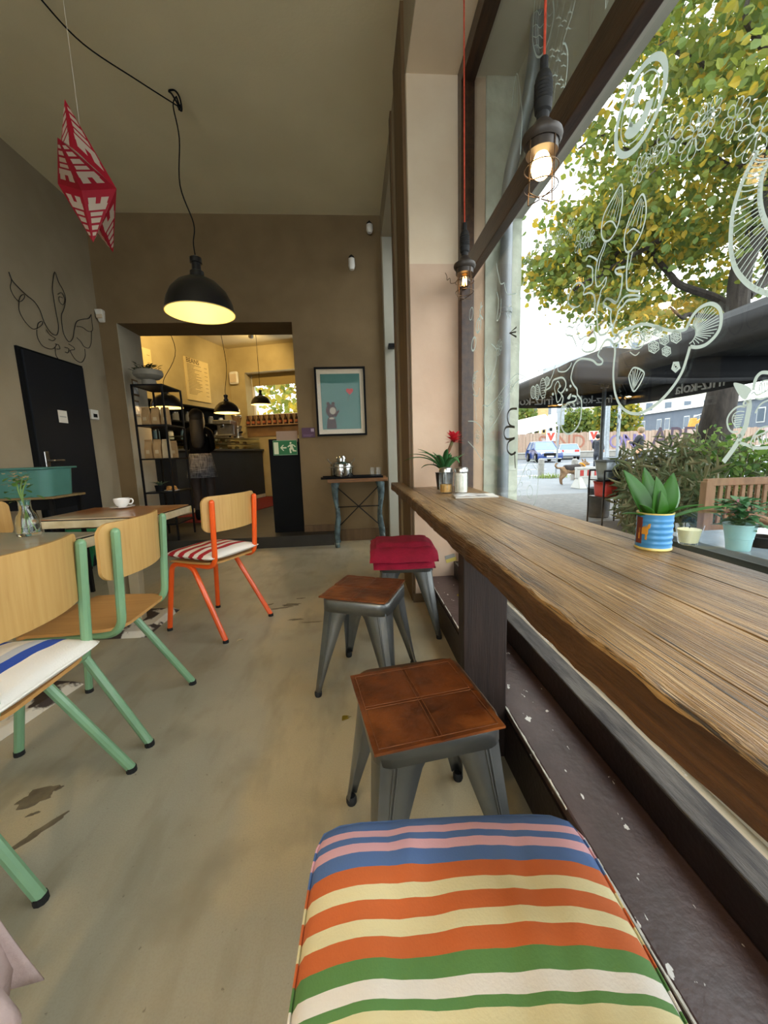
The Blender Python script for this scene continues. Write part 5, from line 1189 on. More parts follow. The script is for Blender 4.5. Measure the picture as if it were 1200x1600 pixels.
# warning chevrons on the hoarding
for i, (px, py) in enumerate(((861, 683), (928, 681))):
    p = at(px, py, y=40.1); t = thing('warning_sign', ('red and white chevron sign behind the blue car', 'red and white chevron sign behind the umbrella pole')[i], 'sign', (p.x, 40.15, p.z-.0), 0, 'chevron signs'); MB().box(-.5, .5, -.03, .03, -.4, .5).obj('plate', M['white_paint'], t, smooth=0)
    rd_ = mat('signal_red', '#b23a2c', .6) if i == 0 else bpy.data.materials['signal_red']; MB().prism([(-.45,.45),(-.15,.45),(0,.12),(.15,.45),(.45,.45),(.08,-.36),(-.08,-.36)], lambda a, b, q: (a, q, b), -.045, -.03).obj('chevron', rd_, t, smooth=0)
    MB().box(-.05, .05, -.02, .02, -p.z+ZG-.02, -.4).obj('post', M['steel'], t, smooth=0)
# ------------------------------------------------------------------ cars
def wheel(t, x, y, r_=.35):
    w_ = MB().lathe([(.0001,-.1),(r_*.62,-.1),(r_*.7,-.11),(r_,-.09),(r_,.09),(r_*.7,.11),(.0001,.1)], (x, y, r_), 20, Matrix.Rotation(PI/2, 3, 'X')).obj('wheel', M['rubber'], t)
    s = 1 if y > 0 else -1; MB().lathe([(.0001,-.115),(r_*.55,-.115),(r_*.6,-.105),(.0001,-.105)] if s > 0 else [(.0001,.105),(r_*.6,.105),(r_*.55,.115),(.0001,.115)], (x, y, r_), 14, Matrix.Rotation(PI/2, 3, 'X')).obj('rim', M['steel'], w_)
def car(label, loc, rz, paint, L_, W, Hh, rear, suv):
    t = thing('car', label, 'car', loc, rz); h = W/2; ns = 1
    low = [(-L_/2,.38),(-L_/2+.03,.75),(-L_/2+.12,1.0 if suv else .92),(-L_*.1,1.05 if suv else .95),(L_*.20,1.02 if suv else .92),(L_*.42,.92 if suv else .8),(L_/2-.04,.72),(L_/2,.5),(L_/2-.05,.28),(-L_/2+.1,.28)]
    mb = MB(); n = len(low); ys = [(-h,.0),(-h*.97,.02),(h*.97,.02),(h,.0)]
    rows = []
    for y, k in ((-h*.90,.94),(-h,.985),(-h,.985),(h,.985),(h*.90,.94)): pass
    for y, k in ((-h*.86,.955),(-h*.99,.99),(-h,1.0),(h,1.0),(h*.99,.99),(h*.86,.955)): rows += [(x*k, y*(1 if z < 1 else .94), .62+(z-.62)*k) for x, z in low]
    R_n = 6; mb.add(rows, [(i*n+q, i*n+(q+1) % n, (i+1)*n+(q+1) % n, (i+1)*n+q) for i in range(R_n-1) for q in range(n)]+[tuple(range(n)), tuple((R_n-1)*n+q for q in range(n-1,-1,-1))]); mb.obj('body', paint, t, bevel=.03, smooth=.7)
    zb = 1.0 if suv else .92; gls = mat('car_glass', '#5d7388', .08, spec=.8) if 'car_glass' not in bpy.data.materials else bpy.data.materials['car_glass']
    xa, xb, xc, xd = -L_*.46, -L_*.36, L_*.03, L_*.22
    hx = [(xa, -h*.93, zb), (xd, -h*.93, zb), (xd, h*.93, zb), (xa, h*.93, zb), (xb, -h*.72, Hh-.05), (xc, -h*.72, Hh-.05), (xc, h*.72, Hh-.05), (xb, h*.72, Hh-.05)]
    MB().hexa(hx).obj('windows', gls, t, bevel=.03, smooth=0)
    MB().hexa([(xb-.04,-h*.74,Hh-.06),(xc+.04,-h*.74,Hh-.06),(xc+.04,h*.74,Hh-.06),(xb-.04,h*.74,Hh-.06),(xb+.08,-h*.62,Hh),(xc-.1,-h*.62,Hh),(xc-.1,h*.62,Hh),(xb+.08,h*.62,Hh)]).obj('roof', paint, t, bevel=.02, smooth=0)
    for s in (-1, 1):
        for (x0, x1, x2, x3) in ((xc, xd, .06, .06), (xa, xb, .06, .1), (-L_*.12, -L_*.12, .05, .05)):
            p0 = Vector((x1 if x1 == xd else x0, s*h*.94, zb)); p1 = Vector((x0 if x1 == xd else x1, s*h*.735, Hh-.05)); MB().cyl(p0, p1, .035, n=6).obj('pillar', paint, t)
        MB().box(L_*.13, L_*.17, s*h*1.02-.08, s*h*1.02+.08, zb+.02, zb+.16).obj('mirror', paint, t, bevel=.03)
        for x in (-L_*.31, L_*.31):
            wheel(t, x, s*(h-.09), .35 if suv else .32)
            MB().lathe([(.0001,-.02),(.41 if suv else .37,-.02),(.41 if suv else .37,.02),(.0001,.02)], (x, s*(h-.012), .36 if suv else .33), 18, Matrix.Rotation(PI/2, 3, 'X')).obj('wheel_arch', M['black'], t)
        MB().hexa([(L_/2-.22, s*h*.52-.2*1, .68),(L_/2-.01, s*h*.52-.2,.66),(L_/2-.06, s*h*.62+.2,.66),(L_/2-.28, s*h*.62+.2,.70),(L_/2-.24, s*h*.52-.2,.82),(L_/2-.05, s*h*.52-.2,.78),(L_/2-.10, s*h*.62+.2,.80),(L_/2-.30, s*h*.62+.2,.84)]).obj('headlight', M['white_paint'], t, bevel=.02)
        MB().box(-L_/2-.01, -L_/2+.12, s*h*.70-.18, s*h*.70+.18, .72, .90).obj('tail_light', mat('tail_red', '#c8322c', .3, emit='#ff3020', estr=.4) if 'tail_red' not in bpy.data.materials else bpy.data.materials['tail_red'], t, bevel=.02)
    MB().box(L_/2-.09, L_/2+.005, -h*.5, h*.5, .48, .74).obj('grille', M['black'], t, bevel=.02); MB().box(L_/2-.02, L_/2+.02, -.26, .26, .42, .53).obj('number_plate', M['white_paint'], t, smooth=0); MB().box(-L_/2-.01, -L_/2+.02, -.26, .26, .62, .73).obj('number_plate', M['white_paint'], t, smooth=0)
    MB().box(L_/2-.15, L_/2+.01, -h*.9, h*.9, .27, .34).obj('bumper_strip', M['steel'], t, bevel=.02)
    return t
p = at(848, 719, z=ZG-.06); p = Vector((p.x*32/p.y, 32, ZG-.06))
car('blue SUV driving towards the cafe on the street', p, math.atan2(-.975, -.22), mat('blue_car_paint', '#1c3670', .3, coat=.6), 4.6, 1.9, 1.70, False, True)
p = at(886, 708, z=ZG-.06); p = Vector((p.x*36.5/p.y, 36.5, ZG-.06))
car('silver estate car seen from behind on the street', p, math.atan2(.92, .42), mat('silver_car_paint', '#8d949b', .3, metal=.4), 4.5, 1.8, 1.46, True, False)
# ------------------------------------------------------------------ bollards, posts, barrier
bol = mat('concrete_bollard', '#8f8d87', .8, '#7f7d78', scale=12)
for i, (px, py) in enumerate(((845, 746), (897, 750))):
    p = atg(px, py); t = thing('bollard', ('pale stone bollard by the grass tuft, left of the sign pole', 'pale stone bollard behind the dog')[i], 'bollard', p, 0, 'stone bollards'); MB().lathe([(.0001,0),(.115,0),(.11,.62),(.095,.69),(.05,.73),(.0001,.735)], n=18).obj('shaft', bol, t); MB().lathe([(.112,.5),(.118,.51),(.118,.54),(.112,.55)], n=18).obj('collar', bol, t)
galv = mat('galvanised_steel', '#8d9499', .4, '#7e858a', scale=9, metal=.6)
p = atg(868, 743); t = thing('sign_post', 'thin galvanised sign post beside the blue car', 'post', p); MB().cyl((0,0,0), (.12,0,3.2), .035, n=10).obj('pole', galv, t); MB().box(-.02, .26, -.04, -.01, 2.0, 2.75).obj('sign_back', galv, t, smooth=0); MB().box(-.08,.08,-.08,.08,0,.04).obj('foot', galv, t, smooth=0)
p = atg(945, 731); t = thing('lamp_post', 'silver street lamp post right behind the umbrella pole', 'lamp post', p); MB().lathe([(.0001,0),(.26,0),(.24,.3),(.16,.5),(.13,1.5),(.10,4.0),(.09,8.0),(.0001,8.0)], n=16).obj('shaft', galv, t); MB().lathe([(.17,.45),(.19,.48),(.19,.55),(.15,.58)], n=16).obj('ring', galv, t)
p = atg(963, 731); t = thing('sticker_pole', 'thin pole wrapped in stickers near the person in black', 'pole', p); MB().cyl((0,0,0), (0,0,5), .07, n=12).obj('shaft', galv, t)
smt = [mat('sticker_white', '#b9bcbb', .6), mat('sticker_dark', '#3d4447', .6), mat('sticker_green', '#6a8578', .6)]; rr = random.Random(6)
for k in range(26):
    a = rr.uniform(0, 6.28); z = rr.uniform(.9, 2.9); r_ = .085; MB().prism([(a+.35*i/3, z+dz) for i, dz in ((0,0),(1,0),(2,0),(3,0))]+[(a+.35*i/3, z+.16) for i in (3,2,1,0)], lambda q, zz_, o_: (math.cos(q*1.6)*(r_+o_), math.sin(q*1.6)*(r_+o_), zz_), 0, .012).obj('sticker', smt[k % 3], t, smooth=0)
rw = mat('barrier_white', '#b3b3ae', .6); rrd = mat('barrier_red', '#a8342c', .6)
for i, (px, py, L_, rz) in enumerate(((926, 762, 1.05, .05), (968, 752, 1.2, .12))):
    p = atg(px, py); t = thing('traffic_barrier', ('white plastic road barrier with red stripes in front of the dog', 'white plastic road barrier with red stripes behind the trolley')[i], 'barrier', p, rz, 'road barriers'); h = L_/2
    MB().box(-h, h, -.05, .05, .28, .52).obj('beam', rw, t, bevel=.015); MB().box(-h, h, -.06, .06, .52, .58).obj('top_rail', rw, t, bevel=.01); MB().box(-h*.7, h*.4, -.035, .035, .10, .28).obj('panel', rw, t)
    for k in range(5): x = -h+.10+k*L_/5; MB().box(x, x+L_/10, -.056, .056, .34, .50).obj('red_stripe', rrd, t, smooth=0)
    for s in (-1, 1): MB().hexa([(s*h*.8-.12,-.22,0),(s*h*.8+.12,-.22,0),(s*h*.8+.12,.22,0),(s*h*.8-.12,.22,0),(s*h*.8-.06,-.06,.3),(s*h*.8+.06,-.06,.3),(s*h*.8+.06,.06,.3),(s*h*.8-.06,.06,.3)]).obj('foot', rw, t, bevel=.02)
# grass tuft
p = atg(853, 748); gt = MB(); rr = random.Random(1)
for k in range(160): q = Vector((rr.gauss(.25, .32), rr.gauss(.2, .12), 0)); leaf_blade(gt, q, (rr.gauss(0,.4), rr.gauss(0,.4), 1), rr.uniform(.1, .26), .012, n=3)
gt.v = [v_+p for v_ in gt.v]; o = gt.obj('grass_tuft', leaf_mat('street_grass', '#5c7a2c', '#7a8a3a', .3), fix=False); tag(o, 'grass and leaves growing by the kerb at the bollard', 'grass', kind='stuff')
# ------------------------------------------------------------------ dog
p = atg(893, 757)
dg = thing('dog', 'brown dog with black saddle and curled tail standing on the pavement', 'dog', p, math.radians(8))
k = .92
def s_(x, y, z): return Vector((x*k, y*k, z*k))
fur = mat('brown_fur', '#6f5740', .9, '#8a6f52', scale=14, bump=.4, bscale=90); blk = mat('black_fur', '#2a2624', .9, '#37312d', scale=20)
D = {'hip': (s_(-.33,0,.50), (.105,.12)), 'bel': (s_(-.08,0,.49), (.10,.115)), 'che': (s_(.18,0,.47), (.115,.155)), 'nk': (s_(.34,0,.60), (.085,.09)), 'hd': (s_(.47,0,.69), (.08,.08)), 'sn': (s_(.60,0,.65), (.045,.042)), 'no': (s_(.66,0,.645), .026),
     't1': (s_(-.43,0,.56), .035), 't2': (s_(-.56,0,.56), .030), 't3': (s_(-.64,0,.64), .028), 't4': (s_(-.60,0,.72), .024), 't5': (s_(-.53,0,.70), .016)}
E_ = [('hip','bel'),('bel','che'),('che','nk'),('nk','hd'),('hd','sn'),('sn','no'),('hip','t1'),('t1','t2'),('t2','t3'),('t3','t4'),('t4','t5')]
for q, y, dx in (('a', .075, .0), ('b', -.075, .07)):
    D['f1'+q] = (s_(.20+dx*.3, y, .34), .055); D['f2'+q] = (s_(.20+dx, y, .18), .030); D['f3'+q] = (s_(.19+dx, y, .05), .024); D['f4'+q] = (s_(.23+dx, y, .022), .026)
    D['h1'+q] = (s_(-.30-dx*.3, y, .34), .075); D['h2'+q] = (s_(-.38-dx, y, .20), .034); D['h3'+q] = (s_(-.36-dx, y, .05), .024); D['h4'+q] = (s_(-.32-dx, y, .022), .026)
    E_ += [('che','f1'+q),('f1'+q,'f2'+q),('f2'+q,'f3'+q),('f3'+q,'f4'+q),('hip','h1'+q),('h1'+q,'h2'+q),('h2'+q,'h3'+q),('h3'+q,'h4'+q)]
bd = skin('body', D, E_, fur, dg)
skin('saddle', {'a': (s_(-.34,0,.54), (.11,.12)), 'b': (s_(-.08,0,.52), (.118,.13)), 'c': (s_(.18,0,.51), (.13,.165)), 'd': (s_(.32,0,.60), (.095,.10))}, [('a','b'),('b','c'),('c','d')], blk, dg)
for y in (-1, 1):
    e = MB(); e.hexa([s_(.42,y*.05-.02,.74), s_(.47,y*.05-.02,.745), s_(.47,y*.05+.02,.745), s_(.42,y*.05+.02,.74), s_(.40,y*.075-.005,.83), s_(.42,y*.075-.005,.835), s_(.42,y*.075+.005,.835), s_(.40,y*.075+.005,.83)]); e.obj('ear', fur, bd)
    MB().sph(s_(.535, y*.045, .715), .012, 8, 6).obj('eye', M['black'], bd)
MB().lathe([(.098,-.02),(.105,-.01),(.105,.015),(.098,.02)], s_(.375,0,.625), 18, Matrix.Rotation(.75, 3, 'Y')).obj('collar', mat('orange_collar', '#d08a1c', .7), dg)
# ------------------------------------------------------------------ people outside
dk = mat('dark_puffer', '#23262d', .6, '#2d313a', scale=8); dn = mat('dark_jeans', '#262a33', .85, '#20242c', scale=20); blk_j = mat('black_jacket', '#1b1d22', .75, '#23262c', scale=10); blon = mat('light_brown_hair', '#7a6650', .6, '#8d7860', scale=8, stretch=(16,16,2))
p = atg(932, 734); person('person in long dark quilted coat standing beyond the dog', p, math.radians(-60), 1.68, dk, dn, M['black'], hr, (((-.24,.04,1.08), (-.20,.16,.95)), ((.24,.04,1.08), (.20,.16,.95))), coat_len=.35, puffer=True)
p = at(999, 700, y=12.6); person('person with light hair and black jacket, arms raised, near the sticker pole', (p.x, 12.6, ZG), math.radians(35), 1.72, blk_j, dn, M['black'], blon, (((-.26,.08,1.16), (-.06,.28,1.20)), ((.30,.06,1.14), (.16,.28,1.22))), coat_len=.1)

# ------------------------------------------------------------------ umbrellas
cv = mat('black_canvas', '#1d1e21', .75, '#27282b', scale=3, bump=.12, bscale=6); cvi = cv
alu = mat('grey_umbrella_pole', '#5d6266', .45, '#52575b', scale=10, metal=.5); lt = leaf_mat('faded_white_print', '#f0f0f0', '#e6e7e8', .2)
def umbrella(label, cx, cy, half, ze, zv, za, texts):
    t = thing('market_umbrella', label, 'umbrella', (cx, cy, ZG), 0, 'black market umbrellas'); o_ = lambda x, y, z: Vector((x, y, z-ZG))
    cs_ = [(-half,-half),(half,-half),(half,half),(-half,half)]
    for i in range(4):
        a, b = Vector((*cs_[i], 0)), Vector((*cs_[(i+1) % 4], 0)); ap = Vector((0,0,0))
        def f(u, v):
            e = a.lerp(b, u); p_ = e.lerp(Vector((0,0,0)), v*.985); sagz = -.10*math.sin(PI*u)*math.sin(PI*min(1, v*1.1))*(1-v)
            return o_(p_.x, p_.y, ze+(za-ze)*v+sagz-.03*math.sin(PI*u)*(1-v))
        MB().grid(12, 8, f).obj('canopy_panel', cv, t, solid=.004, smooth=1)
        nrm = Vector((b-a)).cross(Z3).normalized()
        def g(u, v): e = a.lerp(b, u)+nrm*(.015*math.sin(u*17+i)*v); return o_(e.x, e.y, ze-.03*math.sin(PI*u)-(ze-zv)*v)
        MB().grid(24, 3, g).obj('valance', cv, t, solid=.004, smooth=1)
    MB().cyl((0,0,.1), (0,0,za-ZG-.02), .03, n=14).obj('pole', alu, t); MB().lathe([(.0001,0),(.07,0),(.07,.06),(.0001,.06)], (0,0,za-ZG-.05), 14).obj('top_hub', alu, t)
    zr = ze-ZG-.12; MB().lathe([(.03,0),(.055,0),(.055,.08),(.03,.08)], (0,0,zr), 14).obj('runner_hub', alu, t)
    for i in range(8):
        e = Vector((*cs_[i//2], 0)) if i % 2 == 0 else (Vector((*cs_[i//2], 0))+Vector((*cs_[(i//2+1) % 4], 0)))/2
        tip = o_(e.x*.98, e.y*.98, ze-.03); top = o_(e.x*.02, e.y*.02, za-.05); rb = MB().cyl(top, tip, .010, n=6).obj('rib', alu, t); MB().cyl((e.x*.03, e.y*.03, zr+.04), top.lerp(tip, .5), .008, n=6).obj('strut', alu, rb)
    MB().lathe([(.0001,0),(.145,0),(.16,.02),(.17,.46),(.18,.48),(.15,.48),(.14,.44),(.0001,.43)], n=22).obj('base_tub', mat('zinc_tub', '#55585a', .5, '#44474a', scale=10, metal=.4) if 'zinc_tub' not in bpy.data.materials else bpy.data.materials['zinc_tub'], t)
    for side, off, sz, dz in texts:
        if side == 'far': Mx = frame((off, half, (ze+zv)/2-ZG+dz), Vector((-1,0,0)), Z3, Vector((0,1,0)))
        else: Mx = frame((half, off, (ze+zv)/2-ZG+dz), Vector((0,1,0)), Z3, Vector((1,0,0)))
        o = text_mesh('fritz-kola', sz, 'lettering', lt, None, Mx, .022); o.parent = t
    return t
umbrella('black market umbrella farther down the pavement, pole in a zinc tub', 3.92, 6.0, 1.3, 2.05, 1.80, 2.52, (('far', -.55, .22, -.02), ('far', .65, .2, -.02), ('right', -.3, .24, -.03)))
umbrella('black market umbrella nearest the window, overhanging the terrace', 3.95, 2.48, 1.33, 1.92, 1.71, 2.40, ())
# trolley with bin and red crate
p = at(965, 800, z=ZG); tr = thing('serving_trolley', 'black tubular trolley frame beside the umbrella tub', 'trolley', (3.62, 5.3, ZG), .1)
for x in (-.22, .22):
    for y in (-.15, .15): MB().cyl((x, y, 0), (x, y, .80), .012, n=8).obj('leg', M['black_metal'], tr)
for z in (.42, .66): MB().box(-.23, .23, -.16, .16, z, z+.015).obj('shelf', M['black_metal'], tr, smooth=0)
for y in (-.15, .15): MB().cyl((-.22, y, .80), (.22, y, .80), .012, n=8).obj('top_rail', M['black_metal'], tr)
t = thing('red_crate', 'red plastic box on the trolley shelf', 'box', (3.62, 5.3, ZG+.437), .1); mb = MB(); o2 = rrect(.36, .25, .03); N = len(o2); mb.add([(x*.9, y*.9, 0) for x, y in o2]+[(x, y, .2) for x, y in o2], [tuple(range(N-1,-1,-1))]+[(i, (i+1) % N, N+(i+1) % N, N+i) for i in range(N)]); mb.obj('box_body', mat('red_plastic', '#c03a2c', .5), t, solid=.006); MB().tube([(x*1.02, y*1.02, .2) for x, y in o2], .008, 6, True).obj('rim', bpy.data.materials['red_plastic'], t)
t = thing('grey_bin', 'grey metal bin standing on the trolley top', 'bin', (3.64, 5.3, ZG+.677), .1); mb = MB(); o2 = rrect(.40, .26, .03); mb.add([(x*.8, y*.8, 0) for x, y in o2]+[(x, y, .26) for x, y in o2], [tuple(range(N-1,-1,-1))]+[(i, (i+1) % N, N+(i+1) % N, N+i) for i in range(N)]); mb.obj('bin_body', galv, t, solid=.006); MB().tube([(x*1.03, y*1.03, .26) for x, y in o2], .010, 6, True).obj('rim', galv, t)

# ------------------------------------------------------------------ terrace: table, pots, bench
tx0, tyf = 1.28, 1.52
tt = thing('terrace_table', 'grey stone-topped terrace table just outside the window', 'table', (1.65, 1.15, ZG))
MB().box(tx0, 2.05, .76, tyf, .655, .68).obj('tabletop', mat('grey_slate_top', '#7c858b', .22, '#6b747a', scale=8, bump=.1), tt, world=True, bevel=.004, smooth=0); MB().box(tx0+.02, 2.03, .78, tyf-.02, .60, .655).obj('apron', mat('dark_green_steel', '#27302a', .5), tt, world=True, smooth=0)
for x in (tx0+.06, 1.99):
    for y in (.82, tyf-.06): MB().cyl((x, y, ZG), (x, y, .60), .02, n=10).obj('leg', M['black_metal'], tt, world=True)
p = at(1075, 851, z=.68); t = thing('candle_glass', 'tapered glass with cream candle on the terrace table', 'candle', p); MB().shell([(.0001,.002),(.028,.002),(.032,.01),(.044,.075)], n=22).obj('glass', M['thin_glass'], t); MB().lathe([(.0001,.010),(.028,.010),(.037,.058),(.0001,.062)], n=22).obj('wax', mat('cream_wax', '#cfc79a', .6), t); MB().cyl((0,0,.06), (0,0,.068), .0015, n=6).obj('wick', M['black'], t)
p = at(1166, 862, z=.68); t = thing('teal_pot_plant', 'pale turquoise metal pot with pink-flowered plant on the terrace table', 'plant', p+Vector((0,.03,0))); t.scale = (.72, .72, .80)
MB().lathe([(.0001,0),(.044,0),(.046,.004),(.052,.05),(.054,.052),(.0535,.056),(.0545,.060),(.0635,.108),(.067,.11),(.067,.114),(.060,.114),(.0001,.095)], n=32).obj('pot', mat('turquoise_metal', '#8bb5b6', .45, '#80abac', scale=9), t)
lf = MB(); fw = MB(); rr = random.Random(13)
for k in range(150):
    a = rr.uniform(0, 6.28); r_ = rr.uniform(0, .075); leaf_blade(lf, (r_*math.cos(a), r_*math.sin(a), .10+rr.uniform(0, .12)), (math.cos(a), math.sin(a), rr.uniform(-.1, .9)), rr.uniform(.03, .06), .018, n=4)
for k in range(40):
    a = rr.uniform(0, 6.28); r_ = rr.uniform(0, .06); leaf_blade(fw, (r_*math.cos(a)-.01, r_*math.sin(a), .15+rr.uniform(0, .06)), (math.cos(a), math.sin(a), .7), .014, .006, n=2)
lf.obj('foliage', leaf_mat('kalanchoe_leaf', '#3f6b3c', '#2f5636', .2), t, fix=False); fw.obj('flowers', leaf_mat('pink_flower', '#b5577c', '#b98a78', .3), t, fix=False)
p = at(1197, 858, z=.68); t = thing('ashtray', 'round black ashtray on the terrace table', 'ashtray', p+Vector((.03,.04,0))); MB().lathe([(.0001,0),(.042,0),(.045,.004),(.045,.034),(.040,.036),(.036,.03),(.034,.012),(.0001,.010)], n=26).obj('bowl', M['black'], t)
bw = mat('teak_bench', '#8d6a4c', .6, '#78583d', scale=5, stretch=(6,6,1), lo=.3, hi=.7)
b0 = at(1106, 748, y=2.78); b1 = Vector((b0.x+1.45, 2.70, 0)); bn = thing('slatted_bench', 'brown teak garden bench with vertical back slats on the terrace', 'bench', (b0.x, 2.78, ZG), -.04)
zt_ = b0.z-ZG; LB = 1.45
MB().box(-.03, .03, -.03, .03, 0, zt_-.02).obj('back_post', bw, bn, bevel=.004, smooth=0); MB().box(LB-.03, LB+.03, -.03, .03, 0, zt_-.02).obj('back_post', bw, bn, bevel=.004, smooth=0)
MB().box(-.02, LB+.02, -.022, .022, zt_-.055, zt_).obj('top_rail', bw, bn, bevel=.004, smooth=0); MB().box(.03, LB-.03, -.018, .018, .47, .52).obj('lower_rail', bw, bn, smooth=0)
ns = 24
for i in range(ns): x = .05+(LB-.1)*i/(ns-1); MB().box(x-.013, x+.013, -.008, .008, .52, zt_-.055).obj('back_slat', bw, bn, smooth=0)
for i in range(6): y = -.06-.075*i; MB().box(.0, LB, y-.028, y+.028, .40, .42).obj('seat_slat', bw, bn, smooth=0)
for x in (0, LB):
    MB().box(x-.03, x+.03, -.50, -.44, 0, .60).obj('front_leg', bw, bn, smooth=0); MB().box(x-.022, x+.022, -.50, -.03, .34, .40).obj('side_rail', bw, bn, smooth=0)
    am = MB(); am.grid(10, 1, lambda u, v: (x-.035+.07*v, -.02-.52*u, .635+.018*math.sin(u*PI*1.2))); am.obj('armrest', bw, bn, solid=.03)
t = thing('folded_throw', 'black and white striped throw folded on the teak bench', 'blanket', (b0.x+.30, 2.50, ZG+.421), -.1); tm_ = stripes(mat('striped_throw', '#c9c8c2', .9, bump=.3, bscale=90), 'X', [(-.3,'#c9c8c2'),(-.12,'#26282b'),(-.06,'#c9c8c2'),(.03,'#26282b'),(.07,'#c9c8c2'),(.16,'#26282b'),(.2,'#c9c8c2')]); layer_sheet(.42, .26, 0, .05, .0, 4).obj('lower_fold', tm_, t, smooth=1.3); layer_sheet(.40, .24, .05, .05, .0, 5).obj('upper_fold', tm_, t, smooth=1.3)

# ------------------------------------------------------------------ foliage
def leaf_cloud(name, parent, pts, size, mats_, seed, aspect=.55, flat=.5, world=True, hang=0):
    r_ = random.Random(seed); vs_ = []; fs = []; mi = []
    for (p, sz, m) in pts:
        n = Vector((r_.gauss(0, 1), r_.gauss(0, 1), r_.gauss(0, 1)+flat)).normalized(); d = n.orthogonal().normalized(); d = Matrix.Rotation(r_.uniform(0, 6.28), 3, n) @ d
        if hang: d = (d+Vector((0,0,-hang))).normalized(); n = (n-d*n.dot(d)).normalized()
        e = n.cross(d); L_ = size*sz; w_ = L_*aspect; o = len(vs_)
        k_ = n*(.10*L_)
        vs_ += [p, p+d*(L_*.22)+e*w_*.40+k_, p+d*(L_*.60)+e*w_*.46+k_, p+d*L_, p+d*(L_*.60)-e*w_*.46+k_, p+d*(L_*.22)-e*w_*.40+k_]
        fs += [(o, o+1, o+2, o+3), (o, o+3, o+4, o+5)]; mi += [m, m]
    me = bpy.data.meshes.new(name); off = parent.location if parent else Vector()
    me.from_pydata([q-off for q in vs_], [], fs)
    for m in mats_: me.materials.append(m)
    me.polygons.foreach_set('material_index', mi); me.update()
    o = bpy.data.objects.new(name, me); COL.objects.link(o); o.parent = parent; o['kind'] = 'stuff'
    return o
LM = [leaf_mat('olive_leaf', '#7c8436', '#727d32', .55), leaf_mat('green_tree_leaf', '#65783a', '#5b7035', .55), leaf_mat('yellow_leaf', '#a39634', '#988f36', .55), leaf_mat('gold_leaf', '#ad962f', '#a08a2c', .55)]
bark = mat('dark_bark', '#38322c', .9, '#241f1b', scale=8, stretch=(3,3,.7), bump=.8, bscale=16)
tb = Vector((5.62, 6.1, ZG)); tree = thing('street_tree', 'tall street tree with yellowing leaves and dark trunk by the terrace', 'tree', tb)
fork = at(1152, 505, y=6.1)
MB().tube(crom([tb, at(1112, 690, y=6.1), at(1132, 600, y=6.1), fork], 5), [.30]*1+[.28, .27, .26, .25, .24, .23, .22, .215, .21, .205, .2, .195, .19, .19, .19], 14).obj('trunk', bark, tree, world=True)
rr = random.Random(17); tips = []
def branch(a, b, r0, r1, wig=.18, tw=4):
    a, b = Vector(a), Vector(b); pts = [a]+[a.lerp(b, q)+Vector((rr.gauss(0, wig), rr.gauss(0, wig), rr.gauss(0, wig)*.6)) for q in (.3, .6, .85)]+[b]
    c = crom(pts, 4); MB().tube(c, [r0+(r1-r0)*i/(len(c)-1) for i in range(len(c))], 8).obj('branch', bark, tree, world=True)
    tips.extend(c[5:]); return c
F2 = Vector((6.35, 6.0, 5.2)); F3 = Vector((6.45, 6.1, 8.6))
branch(fork, F2, .15, .11, .08); branch(F2, F3, .11, .06, .12); branch(fork, (5.2, 6.9, 4.3), .07, .04); branch((5.2,6.9,4.3), (3.7, 7.4, 4.6), .04, .012); branch((5.2,6.9,4.3), (3.9, 6.4, 3.7), .05, .015)
branch(fork+Vector((.1,0,.4)), (7.6, 6.6, 5.0), .09, .03); branch(F2, (4.9, 6.3, 5.6), .08, .03); branch((4.9,6.3,5.6), (3.9, 7.0, 5.9), .04, .012); branch(F2, (5.0, 5.2, 6.4), .07, .02); branch(F2+Vector((0,0,1)), (4.6, 6.8, 7.4), .07, .02); branch(F3, (5.2, 6.4, 9.6), .06, .02); branch(F2, (7.8, 5.6, 6.8), .08, .03); branch(F2, (5.6, 8.2, 6.2), .07, .02); branch(fork+Vector((0,0,.1)), (4.9, 6.0, 3.1), .05, .015); branch(F2, (6.2, 4.4, 5.9), .07, .02)
cl = []
while len(cl) < 105:
    q = Vector((rr.uniform(-1, 1), rr.uniform(-1, 1), rr.uniform(-1, 1)))
    if not .25 < q.length < 1: continue
    c = Vector((6.45, 7.1, 6.0))+Vector((q.x*3.0, q.y*2.6, q.z*3.9))
    if c.z < (3.7 if c.y > 6.9 else 4.2) or c.x/c.y < .50+.035*max(0, c.z-4) : continue
    cl.append((c, rr.uniform(.38, .62)))
cl += [(Vector(c), r_) for c, r_ in (((3.55,7.2,3.9),.33),((3.95,7.0,3.75),.38),((3.4,7.5,4.3),.3),((4.3,6.6,3.5),.36),((4.6,6.4,3.2),.34),((4.1,7.1,4.4),.4),((3.8,7.3,5.0),.35),((4.4,6.9,4.9),.45),((4.2,6.9,5.7),.4),((4.0,7.2,6.3),.35),((4.7,7.3,4.2),.4),((5.3,7.0,4.3),.4))]
LP_ = []
for c, r_ in cl:
    yel = rr.random(); n = int(235*(r_/.45)**1.7)
    for k in range(n):
        p = c+Vector((rr.gauss(0, r_*.62), rr.gauss(0, r_*.62), rr.gauss(0, r_*.5)))
        w_ = rr.random(); low = max(0, (4.3-c.z)*.25); m = 2+(rr.random() < .5) if w_ < .16+.42*(yel > .76)+low else (0 if w_ < .66 else 1)
        LP_.append((p, rr.uniform(.7, 1.25), m))
leaf_cloud('foliage', tree, LP_, .118, LM, 3, .8, .4)
